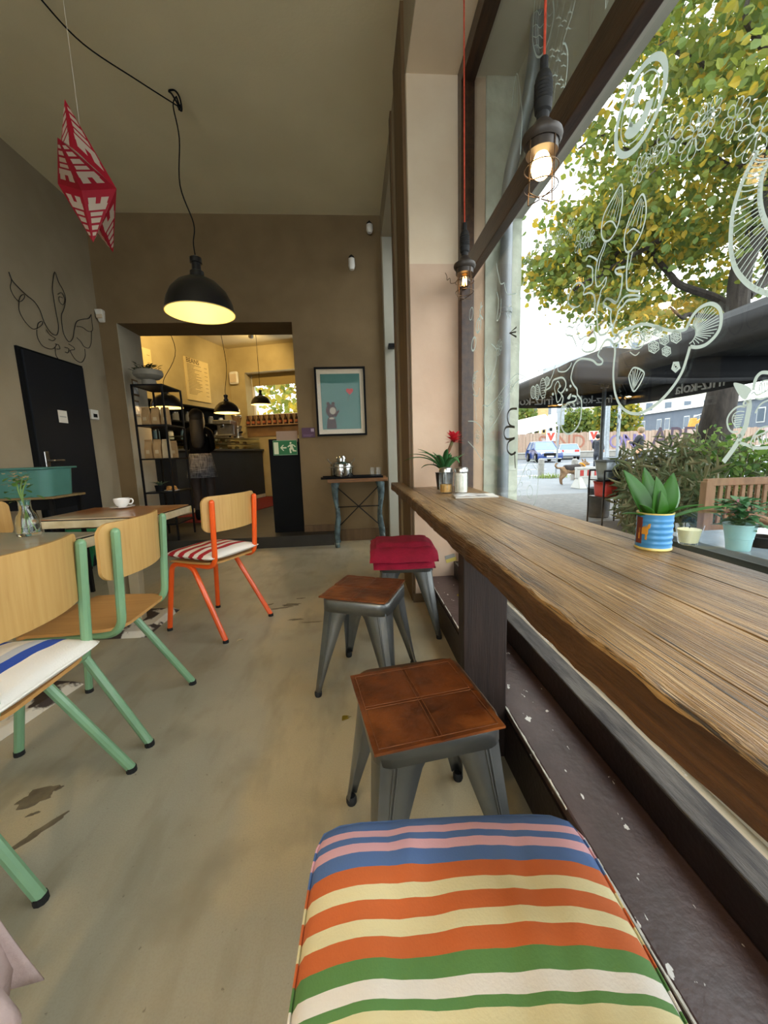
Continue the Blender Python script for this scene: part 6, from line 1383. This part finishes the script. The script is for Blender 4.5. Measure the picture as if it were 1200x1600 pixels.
# bamboo and shrub
bl_m = [leaf_mat('bamboo_leaf', '#5f6b47', '#727a55', .35), leaf_mat('bamboo_leaf_dry', '#86805c', '#77744f', .35)]
for i, (px, py, Y_, hh_, wd) in enumerate(((1012, 740, 5.0, 1.02, .30), (1060, 735, 4.6, 1.18, .42), (1105, 730, 4.5, 1.12, .40), (1040, 760, 4.1, .85, .35))):
    p = at(px, py, y=Y_); t = thing('bamboo_bush', ('small bamboo tuft next to the person in black', 'bushy bamboo clump left of the tree trunk', 'bamboo clump directly before the tree trunk', 'low bamboo clump behind the tin planter')[i], 'bamboo', (p.x, Y_, ZG+.03), 0, 'bamboo along the terrace')
    rr = random.Random(30+i); stx = MB(); pts = []
    for k in range(34):
        q = Vector((rr.gauss(0, wd*.5), rr.gauss(0, wd*.4), 0)); e = q*1.25+Vector((rr.gauss(0,.1), rr.gauss(0,.1), hh_*rr.uniform(.65, 1.12))); stx.tube([q, q.lerp(e, .5)+Vector((0,0,.05)), e], .005, 5)
        for j in range(38):
            s__ = rr.uniform(.15, 1); pts.append((t.location+q.lerp(e, s__)+Vector((rr.gauss(0,.06), rr.gauss(0,.06), rr.gauss(0,.04))), rr.uniform(.7, 1.3), 0 if rr.random() < .68 else 1))
    stx.obj('stalks', mat('bamboo_stalk', '#77704c', .7) if i == 0 else bpy.data.materials['bamboo_stalk'], t); leaf_cloud('foliage', t, pts, .16, bl_m, i, .17, .2, hang=.4)
p = at(1175, 730, y=4.4); t = thing('leafy_shrub', 'fresh green leafy shrub behind the teak bench', 'shrub', (p.x, 4.4, ZG+.03)); rr = random.Random(77); pts = []; stx = MB()
for k in range(40): e = Vector((rr.gauss(.1, .38), rr.gauss(0, .2), rr.uniform(.5, 1.08))); stx.tube([(e.x*.3, e.y*.3, 0), e*.6, e], .006, 5); pts += [(t.location+e+Vector((rr.gauss(0,.10), rr.gauss(0,.1), rr.gauss(-.05,.12))), rr.uniform(.6, 1.3), 0 if rr.random() < .7 else 1) for _ in range(46)]
stx.obj('stems', bpy.data.materials['bamboo_stalk'], t); leaf_cloud('foliage', t, pts, .075, [leaf_mat('shrub_leaf', '#6f8f3c', '#7f9a48', .4), leaf_mat('shrub_leaf_dark', '#4d6f34', '#45652f', .4)], 5, .65, .5)
# trees far off and the one behind the back room window
def far_tree(label, c, rx, rz_, n, mats_, size, seed, trunk=True, dark=None):
    c = Vector(c); t = thing('distant_tree', label, 'tree', (c.x, c.y, ZG)); r_ = random.Random(seed); pts = []
    for k in range(n):
        q = Vector((r_.gauss(0, 1), r_.gauss(0, 1), r_.gauss(0, 1))).normalized()*r_.uniform(.45, 1.0)**.6; q = Vector((q.x*rx, q.y*rx*.8, q.z*rz_)); q *= 1+.28*noise.noise((q.x/rx*1.8+seed, q.y/rx*1.8, q.z/rz_*1.8)); pts.append((c+q, r_.uniform(.7, 1.3), r_.randrange(len(mats_))))
    leaf_cloud('foliage', t, pts, size, mats_, seed, .8, .4)
    if trunk: MB().cyl((0,0,0), (0,0,c.z-ZG), rx*.08, rx*.05, 10).obj('trunk', bark, t)
    return t
pq = at(962, 655, y=44); far_tree('round yellow-green tree behind the hoarding by the lamp post', (pq.x, 44, 4.2), 2.6, 2.6, 1500, LM[:3], .5, 1)
pq = at(900, 665, y=54); far_tree('green tree behind the hoarding right of the sign post', (pq.x, 54, 4.0), 2.6, 2.4, 1400, LM[:2], .5, 2)
pq = at(816, 655, y=53); far_tree('olive tree behind the hoarding at the window edge', (pq.x, 53, 4.4), 2.4, 2.6, 1200, LM[:2], .5, 3)
w0 = br((u0+u1)/2+.3, -3.2, 3.2); far_tree('yellow leaved tree seen through the back room window', (w0.x, w0.y, 3.0), 2.3, 2.6, 4200, [LM[2], LM[3], LM[0]], .2, 4)
# ------------------------------------------------------------------ buildings
def rot_box_frame(a, b): d = (Vector(b)-Vector(a)); L_ = d.length; d = d.normalized(); return frame(a, d, Vector((-d.y, d.x, 0)), Z3), L_
def building(label, a, b, depth, z1, wallm, roofm, wins, roof_over=.4, eave=.5):
    Mx, L_ = rot_box_frame((*a, ZG), (*b, ZG)); t = thing('building', label, 'building', (a[0], a[1], ZG)); t.rotation_euler.z = math.atan2(b[1]-a[1], b[0]-a[0])
    MB().box(0, L_, 0, depth, 0, z1-ZG).obj('wall', wallm, t, smooth=0); MB().box(-roof_over, L_+roof_over, -roof_over, depth, z1-ZG, z1-ZG+eave).obj('roof', roofm, t, smooth=0)
    gw = bpy.data.materials.get('far_window_glass') or mat('far_window_glass', '#4b5865', .15); fw_ = bpy.data.materials.get('far_window_frame') or mat('far_window_frame', '#b4b6b4', .6)
    for (x, z, w_, h_) in wins(L_):
        f = MB().box(x-w_/2, x+w_/2, -.08, .02, z-ZG, z-ZG+h_).obj('window', fw_, t, smooth=0); MB().box(x-w_*.42, x+w_*.42, -.11, -.07, z-ZG+h_*.07, z-ZG+h_*.93).obj('pane', gw, f, smooth=0)
    return t
A = at(980, 640, y=74); Bq = at(1260, 620, y=42)
building('long blue-grey building with paired windows and white eaves behind the hoarding', (A.x, 74), (Bq.x, 42), 12, 6.3, mat('blue_grey_facade', '#5b6470', .8, '#545d69', scale=.5), M['white_paint'], lambda L_: [(x+dx, 3.3, 1.1, 1.9) for x in [3+6.0*i for i in range(int(L_/6.0))] for dx in (0, 1.9)])
A = at(985, 540, y=78); Bq = at(1115, 540, y=70)
building('tall cream apartment house behind the tree trunk', (A.x-4, 80), (Bq.x+6, 74), 12, 26, mat('cream_facade', '#b5b2a4', .85, '#aaa799', scale=.4), M['casing'], lambda L_: [(x, z, 1.4, 2.4) for x in [2+3.4*i for i in range(int(L_/3.4))] for z in (3, 7, 11, 15, 19)], .5, .6)
A = at(852, 570, y=125); Bq = at(925, 545, y=105)
building('white row house with grey roof beyond the umbrella', (A.x, 125), (Bq.x, 106), 10, 24, mat('white_facade', '#b6b9ba', .85), mat('grey_roof', '#868d93', .7), lambda L_: [(x, z, 1.8, 2.6) for x in [3+4.4*i for i in range(int(L_/4.4))] for z in (6, 11, 15)], .5, 1.6)
A = at(800, 665, y=62); Bq = at(856, 665, y=62)
building('yellow house with tall windows at the window edge', (A.x-8, 64), (Bq.x, 62), 10, 9.5, mat('yellow_facade', '#b59c6c', .85, '#aa9263', scale=.4), mat('brown_roof', '#6d5140', .8), lambda L_: [(x, z, 1.3, 2.6) for x in [L_-2.4-4*i for i in range(4)] for z in (1.5, 5.2)])
# market awning behind the cars
p0 = at(800, 676, y=44); p1 = at(872, 660, y=43)
aw = thing('market_awning', 'long white awning roof behind the blue car', 'awning', (p0.x, 44, ZG))
MB().hexa([(0,0,p0.z-.4),(p1.x-p0.x,-1,p1.z-.3),(p1.x-p0.x,-.9,p1.z-.2),(0,.1,p0.z-.2),(0,3,p0.z+1.2),(p1.x-p0.x,2,p1.z+1.2),(p1.x-p0.x,2.1,p1.z+1.3),(0,3.1,p0.z+1.3)]).obj('awning_cloth', M['white_paint'], aw)
for i in range(14): q = i/13; x = (p1.x-p0.x)*q; z = p0.z-.4+(p1.z-p0.z+.1)*q; MB().box(x-.12, x+.12, -1.05*q-.06, -1.05*q, z-.35, z).obj('scallop', M['black'] if i % 2 else M['white_paint'], aw, smooth=0)
for q in (.05, .5, .95): MB().cyl(((p1.x-p0.x)*q, 2-q, 0), ((p1.x-p0.x)*q, 2-q, p0.z+.6), .06, n=8).obj('post', M['steel'], aw)
# excavator arm behind the hoarding
eb = at(1082, 668, y=46); et = at(1108, 645, y=46); ex = thing('excavator', 'orange excavator arm rising behind the hoarding', 'excavator', (eb.x, 46, ZG)); eo = mat('excavator_orange', '#c9862a', .5, '#b97822', scale=4); zk = eb.z-ZG
MB().box(-3.2, -.4, -1.0, 1.0, -.02, 1.3).obj('tracks', M['black'], ex, bevel=.2); MB().box(-3.0, -.6, -.9, .9, 1.3, 2.2).obj('housing', eo, ex, bevel=.15)
MB().hexa([(-.9,-.25,1.6),(-.1,-.25,1.6),(-.1,.25,1.6),(-.9,.25,1.6),(-.25,-.2,4.1),(.35,-.2,4.1),(.35,.2,4.1),(-.25,.2,4.1)]).obj('boom', eo, ex, bevel=.05); MB().hexa([(-.2,-.18,3.5),(.0,-.18,3.2),(.0,.18,3.2),(-.2,.18,3.5),(2.9,-.15,4.9),(3.1,-.15,4.6),(3.1,.15,4.6),(2.9,.15,4.9)]).obj('stick', eo, ex, bevel=.04); MB().cyl((.0,0,4.2), (2.6,0,5.1), .06, n=8).obj('hydraulic_ram', M['steel'], ex)
# downpipe in the outer reveal
dp = thing('downpipe', 'grey zinc downpipe in the outer window reveal', 'pipe', (.985, 2.545, ZG)); MB().tube(rounded([(.985,2.545,ZG), (.985,2.545,2.62), (1.02,2.3,2.95), (1.02,2.25,3.2)], .12, 6), .036, 16).obj('pipe', mat('zinc_pipe', '#7d8488', .45, '#6d7478', scale=9, metal=.4), dp, world=True)
for z in (.6, 1.9): MB().lathe([(.037,-.015),(.041,-.012),(.041,.012),(.037,.015)], (.985, 2.545, z), 16).obj('bracket', bpy.data.materials['zinc_pipe'], dp, world=True)
# fallen leaves indoors
for i, (px, py, zz_) in enumerate(((537, 1123, 0), (716, 930, .18), (372, 1001, 0))):
    p = at(px, py, z=zz_); mb = MB()
    a = rr.uniform(0, 6); pol = [(math.cos(2*PI*k/14+a)*.02*(1+.35*math.sin(5*2*PI*k/14)), math.sin(2*PI*k/14+a)*.014*(1+.3*math.sin(3*2*PI*k/14))) for k in range(14)]
    mb.prism(pol, lambda x, y, q: (x, y, q+.006*math.sin(x*60)), .001, .0022); t = thing('fallen_leaf', ('yellow leaf on the floor beside the nearer leather stool', 'yellow leaf lying on the maroon window ledge', 'pale scrap of dry leaf on the floor by the orange chair')[i], 'leaf', p, 0, 'fallen leaves'); mb.obj('leaf_blade', (LM[3], LM[3], M['white_paint'])[i] if i < 2 else mat('dry_leaf', '#b9a987', .8), t, smooth=0); MB().tube([(.012,0,.002),(.03,.006,.004)], .0008, 5).obj('leaf_stalk', LM[2], t)
# ================================================================== DRAWINGS ON THE GLASS
ink = mat('white_window_paint', '#d6e2d8', .75, '#cdd9d0', scale=20)
_N = ink.node_tree.nodes; _L = ink.node_tree.links; _t = _N.new('ShaderNodeBsdfTranslucent'); _t.inputs['Color'].default_value = (.36, .42, .38, 1)
_mx = _N.new('ShaderNodeMixShader'); _mx.inputs['Fac'].default_value = .55; _L.new(_N['Principled BSDF'].outputs[0], _mx.inputs[1]); _L.new(_t.outputs[0], _mx.inputs[2]); _L.new(_mx.outputs[0], _N['Material Output'].inputs['Surface'])
ink_unlit = mat('unlit_window_paint', '#4c5150', .8)  # white window paint again, its unlit look against the bright wall painted in
PX = GX-.0012
CR = {'1': (800, 0, 6), '2': (800, 240, 6), '3': (1000, 0, 6), '4': (1000, 240, 6), '5': (800, 460, 6), '6': (1000, 460, 6), '7': (720, 380, 3.81), '8': (1080, 560, 10), 'a': (860, 0, 3.529), 'b': (780, 420, 2.857), 'e': (800, 640, 7.5), 'p': (0, 0, 1)}
def g2(c, x, y):
    ox, oy, s = CR[c]; p = at(ox+x/s, oy+y/s, x=PX); return Vector((p.y, p.z))
class Draw:
    cnt = 0
    def __init__(s): s.m = MB()
    def x(s): Draw.cnt += 1; return PX-.00004*(Draw.cnt % 60)
    def ribbon(s, P, wid, closed=False):
        n = len(P); Lv = []; Rv = []
        for i in range(n):
            t = (P[(i+1) % n]-P[i-1]) if closed else (P[min(i+1, n-1)]-P[max(i-1, 0)])
            t = t.normalized() if t.length > 1e-9 else Vector((1, 0)); nn = Vector((-t.y, t.x))*(wid/2)
            Lv.append(P[i]+nn); Rv.append(P[i]-nn)
        fs = [(i, (i+1) % n, n+(i+1) % n, n+i) for i in range(n if closed else n-1)]
        xx = s.x(); s.m.add([(xx, q.x, q.y) for q in Lv+Rv], fs)
    def s(s, c, w_, pts, closed=False, straight=False):
        q = [g2(c, x, y) for x, y in pts]
        mid = q[len(q)//2]; dep = mid.x; wid = w_/CR[c][2]*dep/F*1.2
        P = [Vector((v.x, v.y)) for v in (q if straight else crom([Vector((v.x, v.y, 0)) for v in q], 6, closed))]
        s.ribbon(P, max(wid, .0019), closed); return s
    def fill(s, c, pts):
        q = crom([Vector((*g2(c, x, y), 0)) for x, y in pts], 4, True); xx = s.x(); s.m.add([(xx, v.x, v.y) for v in q], [tuple(range(len(q)))]); return s
    def circ(s, ctr, r_, wid, a0=0, a1=2*PI, n=28):
        full = abs(a1-a0-2*PI) < 1e-3; s.ribbon([ctr+Vector((math.cos(a0+(a1-a0)*k/n), math.sin(a0+(a1-a0)*k/n)))*r_ for k in range(n if full else n+1)], wid, full); return s
    def petals(s, ctr, r_, n, wid, ph=0, hub=.16, fat=.30):
        for k in range(n):
            a = ph+2*PI*k/n; d = Vector((math.cos(a), math.sin(a))); e = Vector((-d.y, d.x))
            s.ribbon([ctr+d*(r_*(hub+(1-hub)*(.5-.5*math.cos(q))))+e*(r_*fat*math.sin(q)*(.55+.45*(.5-.5*math.cos(q)))) for q in [2*PI*j/18 for j in range(18)]], wid, True)
        s.circ(ctr, r_*hub, wid, n=12); return s
    def done(s, name, m=None): return s.m.obj(name, m or ink, win, fix=False, smooth=0)
def px2(x, y): return g2('p', x, y)
# flowers
dr_ = 0
for i, (x, y, r_, n) in enumerate(((1086.6,209.6,34,9),(1044,219.5,30,9),(1000,265,20,8),(1186,204,40,8),(1110,180,22,8),(1150,185,26,8),(1018,245,14,7),(906.7,378,17,8),(857,377,15,8),(825,402,17,7),(891,356,14,7),(872,373,12,7),(841,381,12,7),(922,372,14,7),(780,543,13,8),(768,650,11,8),(782,629,12,8),(746,682,12,8),(796,487,11,7),(800,603,11,8),(742,590,10,7))):
    c = px2(x, y); k = c.x/F; Draw().petals(c, r_*k*.9, n, max(.0012, (1.5 if r_ > 19 else .8)*k), i*.7).done('flower_drawing')
# round emblem
d = Draw(); c = px2(998, 170); R0 = abs(px2(998, 108).y-px2(998, 232).y)/2
d.circ(c, R0*.92, R0*.16, n=48); d.circ(c, R0*.70, R0*.035, n=40)
d.ribbon([c+Vector((math.cos(a), math.sin(a)))*R0*.44 for a in [PI+.25+(PI-.6)*k/20 for k in range(21)]], R0*.30)
d.ribbon([c+Vector((.12, -.02))*R0+Vector((math.cos(a), math.sin(a)))*R0*.22 for a in [-1.2+3.2*k/16 for k in range(17)]], R0*.10)
d.m.add([(PX, c.x+.10*R0+.15*R0*math.cos(a), c.y+.42*R0+.18*R0*math.sin(a)) for a in [2*PI*k/16 for k in range(16)]], [tuple(range(16))]); d.done('emblem_drawing')
# upper pane: netted pod and scaled stalk
d = Draw(); d.s('1', 12, [(215,0),(200,200),(195,380),(220,500),(245,535),(280,515),(330,420),(375,250),(395,120),(385,0)])
for ln in ([(240,10),(225,200),(222,330),(240,450)],[(270,10),(245,190),(250,400),(255,500)],[(350,20),(330,200),(320,350),(275,490)],[(205,130),(235,100),(260,140),(285,90)],[(200,250),(230,230),(262,262),(300,220)],[(200,340),(230,350),(260,330),(290,360)],[(210,430),(240,420),(265,450),(300,430)],[(325,110),(350,150),(385,110)],[(322,220),(350,250),(370,220)]): d.s('1', 4, ln)
d.s('1', 10, [(595,0),(565,130),(520,270),(480,400),(500,410),(520,470),(525,560),(515,700),(500,810)]); d.s('1', 4, [(435,0),(385,250),(330,520)]); d.s('1', 3, [(500,0),(405,420),(330,680)]); d.s('1', 3, [(570,0),(480,300),(440,480),(360,760)]); d.s('1', 3, [(480,420),(430,640),(390,960)])
for x, y in ((440,160),(495,190),(550,110),(530,260),(460,235),(380,460),(430,470),(490,500),(440,560),(490,610),(350,740),(410,700),(430,780),(460,740),(480,810),(360,830),(380,520)):
    for a in (90, 210, 330): d.s('1', 6, [(x, y), (x+26*math.cos(math.radians(a)), y-26*math.sin(math.radians(a)))], straight=True)
d.done('scaled_stalk_drawing')
Draw().s('1', 8, [(0,1000),(20,800),(45,690),(65,760),(85,950),(95,1100),(80,1450)]).s('1', 4, [(50,740),(52,900),(50,1050)]).done('seed_pod_drawing'); Draw().s('1', 8, [(880,-10),(880,80),(905,0)], straight=True).done('leaf_tip_drawing')
# big ribbed wing at the right edge
d = Draw(); o_ = [(1110,-30),(1040,100),(960,270),(885,500),(858,700),(855,900),(895,1070),(980,1190),(1080,1265),(1230,1325)]; i_ = [(1230,40),(1150,200),(1128,380),(1140,520),(1180,640),(1240,720),(1320,800),(1400,870),(1480,940),(1560,1010)]
d.s('4', 36, o_); d.s('4', 40, [(1230,40),(1150,200),(1128,380),(1140,520),(1180,640),(1240,720)])
oc_ = crom([Vector((x, y, 0)) for x, y in o_], 8); ic_ = crom([Vector((x, y, 0)) for x, y in i_], 8); n = 27
for k in range(n):
    t_ = k/(n-1); a = oc_[int((.06+.94*t_)*(len(oc_)-1))]; b = ic_[int(.80*t_*(len(ic_)-1))]; d.s('4', 7, [(a.x, a.y), (a.x*.55+b.x*.45-8, a.y*.5+b.y*.5+18), (b.x, b.y)])
d.done('ribbed_wing_drawing')
# two ribbed pods
d = Draw().s('2', 14, [(1030,290),(950,420),(870,570),(845,700),(850,780),(880,820),(930,800),(990,700),(1025,560),(1042,430)], True).s('2', 10, [(860,680),(900,640),(950,640),(985,700)])
for a, b in (((1010,330),(890,600)),((1018,340),(925,610)),((1025,360),(955,620)),((1030,400),(980,640))): d.s('2', 5, [a, b], straight=True)
d.done('seed_pod_drawing')
d = Draw().s('a', 8, [(508,1072),(450,1180),(415,1290),(415,1370),(440,1388),(490,1320),(525,1220),(532,1130)], True).s('a', 6, [(425,1290),(460,1262),(500,1285)])
for a, b in (((505,1090),(430,1260)),((508,1095),(455,1250)),((512,1100),(480,1250)),((518,1110),(500,1260))): d.s('a', 3.5, [a, b], straight=True)
d.done('seed_pod_drawing')
# coral
d = Draw()
for w_, pts in ((12,[(880,820),(850,900),(810,1000),(790,1130),(800,1240),(840,1230),(890,1160),(880,1230),(840,1290),(820,1400),(800,1450)]),(11,[(890,830),(870,900),(835,990),(815,1100)]),(12,[(690,1000),(720,960),(780,985),(800,1010)]),(12,[(700,1050),(750,1070),(755,1130),(750,1220),(690,1260),(670,1320),(720,1305),(760,1320),(775,1380),(770,1450)]),
    (15,[(1095,910),(1085,1000),(1075,1100),(1075,1230),(1095,1280),(1200,1292)]),(9,[(1130,920),(1112,1010),(1092,1090)]),(16,[(1060,1062),(1000,1072),(968,1095),(985,1128),(1030,1135),(1032,1190),(1020,1290),(980,1390),(930,1372),(880,1362),(858,1410),(865,1450)]),(15,[(1205,1345),(1170,1328),(1080,1332),(1030,1370),(985,1450)]),(13,[(525,1420),(535,1330),(580,1240),(630,1210),(670,1240),(680,1290)]),(8,[(540,1420),(600,1440),(640,1420)])): d.s('2', w_, pts)
for w_, pts in ((9,[(520,0),(530,80),(560,120),(590,130)]),(14,[(770,0),(780,60),(770,150),(740,210),(690,270),(697,298),(760,280),(770,350),(790,420),(790,490),(760,530),(700,540),(660,520),(660,480),(690,420),(690,392),(640,420),(620,370),(610,310),(640,270),(635,225),(600,260),(575,310),(530,300),(508,340),(512,380),(560,390),(590,440),(605,490)]),
    (15,[(835,0),(800,100),(800,250),(815,360),(840,380),(890,360),(920,300),(930,270),(925,200),(930,150),(890,120),(860,100),(860,70),(890,40),(920,50),(960,80),(985,70),(1010,20),(1020,-10)]),
    (16,[(1200,40),(1130,50),(1080,60),(1040,110),(1000,150),(980,220),(945,310),(950,370),(1000,390),(1012,430),(960,468),(920,430),(880,430),(840,490),(808,560),(820,590),(850,620),(840,652),(800,655),(760,622),(700,605),(640,607),(590,650),(565,720),(555,790),(580,850),(610,890),(615,940),(650,990),(652,1080),(640,1180),(610,1250),(560,1300),(510,1305),(470,1260),(458,1180),(465,1080),(475,1030)]),
    (14,[(300,905),(360,870),(385,810),(420,790),(470,780),(500,810),(505,860),(480,910),(460,930),(480,970),(470,1030),(490,1058),(520,1020),(590,1000),(602,962),(562,950)]),(9,[(310,890),(345,830),(380,760),(400,690),(415,640)]),(10,[(430,690),(440,722),(500,722),(545,680),(560,640)])): d.s('5', w_, pts)
d.done('coral_drawing')
# fish below: big body with fan tail, scales, shell
d = Draw().s('5', 22, [(962,455),(968,540),(957,650),(952,780),(970,930),(1020,1045),(1100,1108),(1200,1122)]); d.s('6', 26, [(-6,1122),(80,1080),(190,1000),(300,880),(390,740),(440,600),(472,488)]); d.s('6', 27, [(472,488),(540,495),(620,470),(700,400),(750,320),(765,220),(750,140),(700,95),(640,90),(560,130),(490,210),(450,290),(430,325),(370,342),(280,340),(180,312),(80,282),(0,280)]); d.s('5', 22, [(1206,280),(1120,310),(1060,330),(1010,360),(955,425)])
d.s('6', 10, [(450,280),(510,310),(526,370),(500,430),(465,462)])
for x, y in ((510,240),(530,195),(560,165),(590,143),(620,125),(650,118),(680,122),(705,135),(725,160),(738,190),(745,220),(747,250),(742,285),(728,325),(700,362),(670,390),(640,412),(600,440),(560,458),(520,470)):
    dx, dy = x-478, y-372; q = math.hypot(dx, dy); d.s('6', 6, [(478+dx/q*52, 372+dy/q*60), (x, y)], straight=True)
for x, y, r_ in ((60,380,56),(170,342,48),(235,422,48),(337,398,54),(130,492,54),(250,532,44)):
    d.s('6', 10, [(x+r_*math.cos(k*PI/3+.4), y+r_*1.1*math.sin(k*PI/3+.4)) for k in range(6)], True, True)
    for k in range(7): cx, cy = (x, y) if k == 6 else (x+r_*.52*math.cos(k*PI/3+.2), y+r_*.56*math.sin(k*PI/3+.2)); d.s('6', 7, [(cx+r_*.19*math.cos(j*PI/3), cy+r_*.2*math.sin(j*PI/3)) for j in range(6)], True)
d.s('6', 26, [(340+34*math.cos(k*2*PI/5+.3), 678+42*math.sin(k*2*PI/5+.3)) for k in range(5)], True, True); d.s('6', 9, [(340+13*math.cos(j*PI/3), 678+15*math.sin(j*PI/3)) for j in range(6)], True)
for r_ in (26, 52, 76): d.s('5', 9, [(1170+r_*math.cos(k*PI/6), 425+r_*1.15*math.sin(k*PI/6)) for k in range(12)], True)
d.s('5', 8, [(1110,540),(1160,572),(1200,540)])
d.s('b', 6, [(605,441),(585,468),(582,492),(600,545),(622,528),(646,482),(645,458)], True)
for x, y in ((590,470),(600,455),(610,447),(622,448),(634,456),(643,466)): d.s('b', 3.6, [(601,540), (x, y)], straight=True)
d.done('fish_drawing')
# little shells and spots on the left
d = Draw()
for cx, cy, rx, ry in ((203,918,24,58),(240,915,20,70),(296,880,28,92),(330,815,22,40)):
    d.s('5', 8, [(cx+rx*math.cos(k*PI/6), cy+ry*math.sin(k*PI/6)) for k in range(12)], True)
    for k in range(-3, 4): d.s('5', 4, [(cx-rx*.8*math.sqrt(max(0, 1-(k/4)**2)), cy+ry*k/4), (cx+rx*.8*math.sqrt(max(0, 1-(k/4)**2)), cy+ry*k/4-10)], straight=True)
d.s('5', 9, [(430,815),(400,870),(412,940),(425,1010),(450,990),(466,940),(430,900),(450,860)], True)
for cx, cy in ((450,860),(515,895),(550,860),(385,935)): d.fill('5', [(cx+10*math.cos(k*PI/3), cy+14*math.sin(k*PI/3)) for k in range(6)])
d.fill('5', [(520,970),(545,935),(558,930),(550,965),(535,985)]); rr = random.Random(3)
for k in range(46): x, y = rr.uniform(475, 640), rr.uniform(1020, 1105); d.fill('5', [(x+5*math.cos(j*PI/2), y+6*math.sin(j*PI/2)) for j in range(4)])
for pts in ([(150,180),(160,150),(185,150),(175,200),(150,240),(185,225)],[(140,300),(160,280),(190,300),(185,350),(160,385),(140,350)],[(200,520),(220,500),(245,500),(235,560),(200,600)],[(190,600),(215,640),(240,700),(280,740)],[(240,560),(250,640),(270,720)],[(270,560),(285,530),(310,520),(320,560)],[(345,460),(350,435),(380,432),(398,460),(395,540)],[(350,470),(370,450),(390,470)],[(350,520),(372,500),(392,520)],[(200,660),(215,700),(260,720),(320,700)]): d.s('5', 5, pts)
d.done('shell_drawing')
# snail-like scroll at the right edge
d = Draw(); d.fill('8', [(665,385),(790,398),(900,440),(950,500),(905,570),(860,640),(790,620),(720,520)])
for w_, pts in ((46,[(1230,225),(1110,222),(1030,290),(990,400),(975,500)]),(20,[(1230,340),(1130,355),(1080,420),(1065,510)]),(16,[(1110,390),(1115,530)]),(16,[(1150,370),(1160,520)]),(16,[(1190,365),(1200,500)]),(22,[(940,560),(990,530),(1040,570),(1200,500)]),
    (26,[(850,755),(760,750),(680,790),(600,880),(568,980),(590,1090),(650,1150),(740,1140)]),(14,[(840,830),(740,830),(670,880),(648,960),(680,1040),(725,1092)]),(70,[(905,640),(915,760),(890,900),(860,1050),(800,1180),(740,1300),(640,1450),(510,1620)]),(26,[(880,720),(840,738),(826,700),(862,660),(905,690)]),(40,[(740,1310),(850,1340),(950,1385),(1060,1402),(1230,1390)]),(24,[(720,1210),(760,1190),(780,1220),(745,1245)]),(22,[(960,1400),(940,1310),(990,1210),(1060,1120),(1130,1075),(1230,1055)]),(22,[(1000,1310),(1010,1230),(1080,1190),(1160,1160),(1230,1120)]),(16,[(1050,1230),(1075,1340)]),(16,[(1110,1200),(1130,1330)]),(16,[(1170,1170),(1195,1320)]),(20,[(1010,620),(1100,640),(1180,610),(1230,600)]),(22,[(1010,860),(1060,760),(1130,690),(1230,650)])): d.s('8', w_, pts)
for i in range(6): d.s('8', 16, [(668+6*i, 900+34*i), (835-12*i, 880+36*i)], straight=True)
d.done('snail_drawing')
# fish outline in the lower corner and stems on the left
Draw().s('e', 8, [(30,980),(80,880),(130,740),(180,640),(240,590),(290,620),(305,700),(310,850),(295,1000),(270,1090),(245,1140)]).s('e', 6, [(215,885),(185,930),(180,980),(210,1040),(240,1000),(245,940)], True).s('e', 6, [(150,770),(138,735),(160,700),(150,690)]).s('e', 6, [(200+28*math.cos(k*PI/6), 740+38*math.sin(k*PI/6)) for k in range(12)], True).s('e', 5, [(90+14*math.cos(k*PI/6), 990+32*math.sin(k*PI/6)) for k in range(12)], True).s('e', 5, [(120,900),(125,860),(105,850)]).s('e', 6, [(240,590),(250,640),(280,690),(300,700)]).done('small_fish_drawing')
d = Draw()
for pts in ([(155,975),(210,930),(260,860),(320,790),(350,780),(390,800)],[(150,1130),(210,1060),(260,960),(320,840),(380,800)],[(45,1060),(90,1065),(130,1110),(150,1180)],[(45,1180),(90,1230),(135,1290),(150,1150),(130,980),(160,970)],[(170,790),(150,850),(175,830),(205,790)],[(160,620),(140,700),(165,810),(205,740),(215,640),(185,600)],[(90,900),(72,850),(80,780),(105,760)],[(75,900),(100,910),(115,860)],[(85,910),(95,1050)],[(170,820),(155,960)],[(215,120),(225,180),(240,240),(262,235)],[(262,240),(280,300),(330,300)],[(215,290),(225,350),(215,460),(235,420),(240,330)],[(390,150),(370,240),(345,290)],[(345,290),(365,340),(372,300)]): d.s('7', 4.5, pts)
for cx, cy, rx, ry, w_ in ((105,490,13,42,9),(77,600,12,40,9),(62,420,10,38,4)): d.s('7', w_, [(cx+rx*math.cos(k*PI/6)+.12*ry*math.sin(k*PI/6), cy-ry*math.sin(k*PI/6)) for k in range(12)], True)
d.s('7', 9, [(122,350),(112,440),(100,540)]).s('7', 8, [(112,400),(130,370)]).s('7', 8, [(112,420),(132,450)]).done('lettered_vine_drawing')
Draw().s('7', 10, [(335,985),(295,990),(277,1030),(290,1080),(322,1095)]).s('7', 10, [(322,1095),(272,1095),(258,1130),(272,1165),(322,1160)]).s('7', 10, [(322,1160),(284,1185),(277,1230),(300,1258),(328,1245)]).s('7', 9, [(320,1240),(325,1340)]).s('7', 8, [(332,500),(290,535),(332,558)], False, True).s('7', 7, [(290,535),(330,528)]).done('unlit_flower_drawing', ink_unlit)
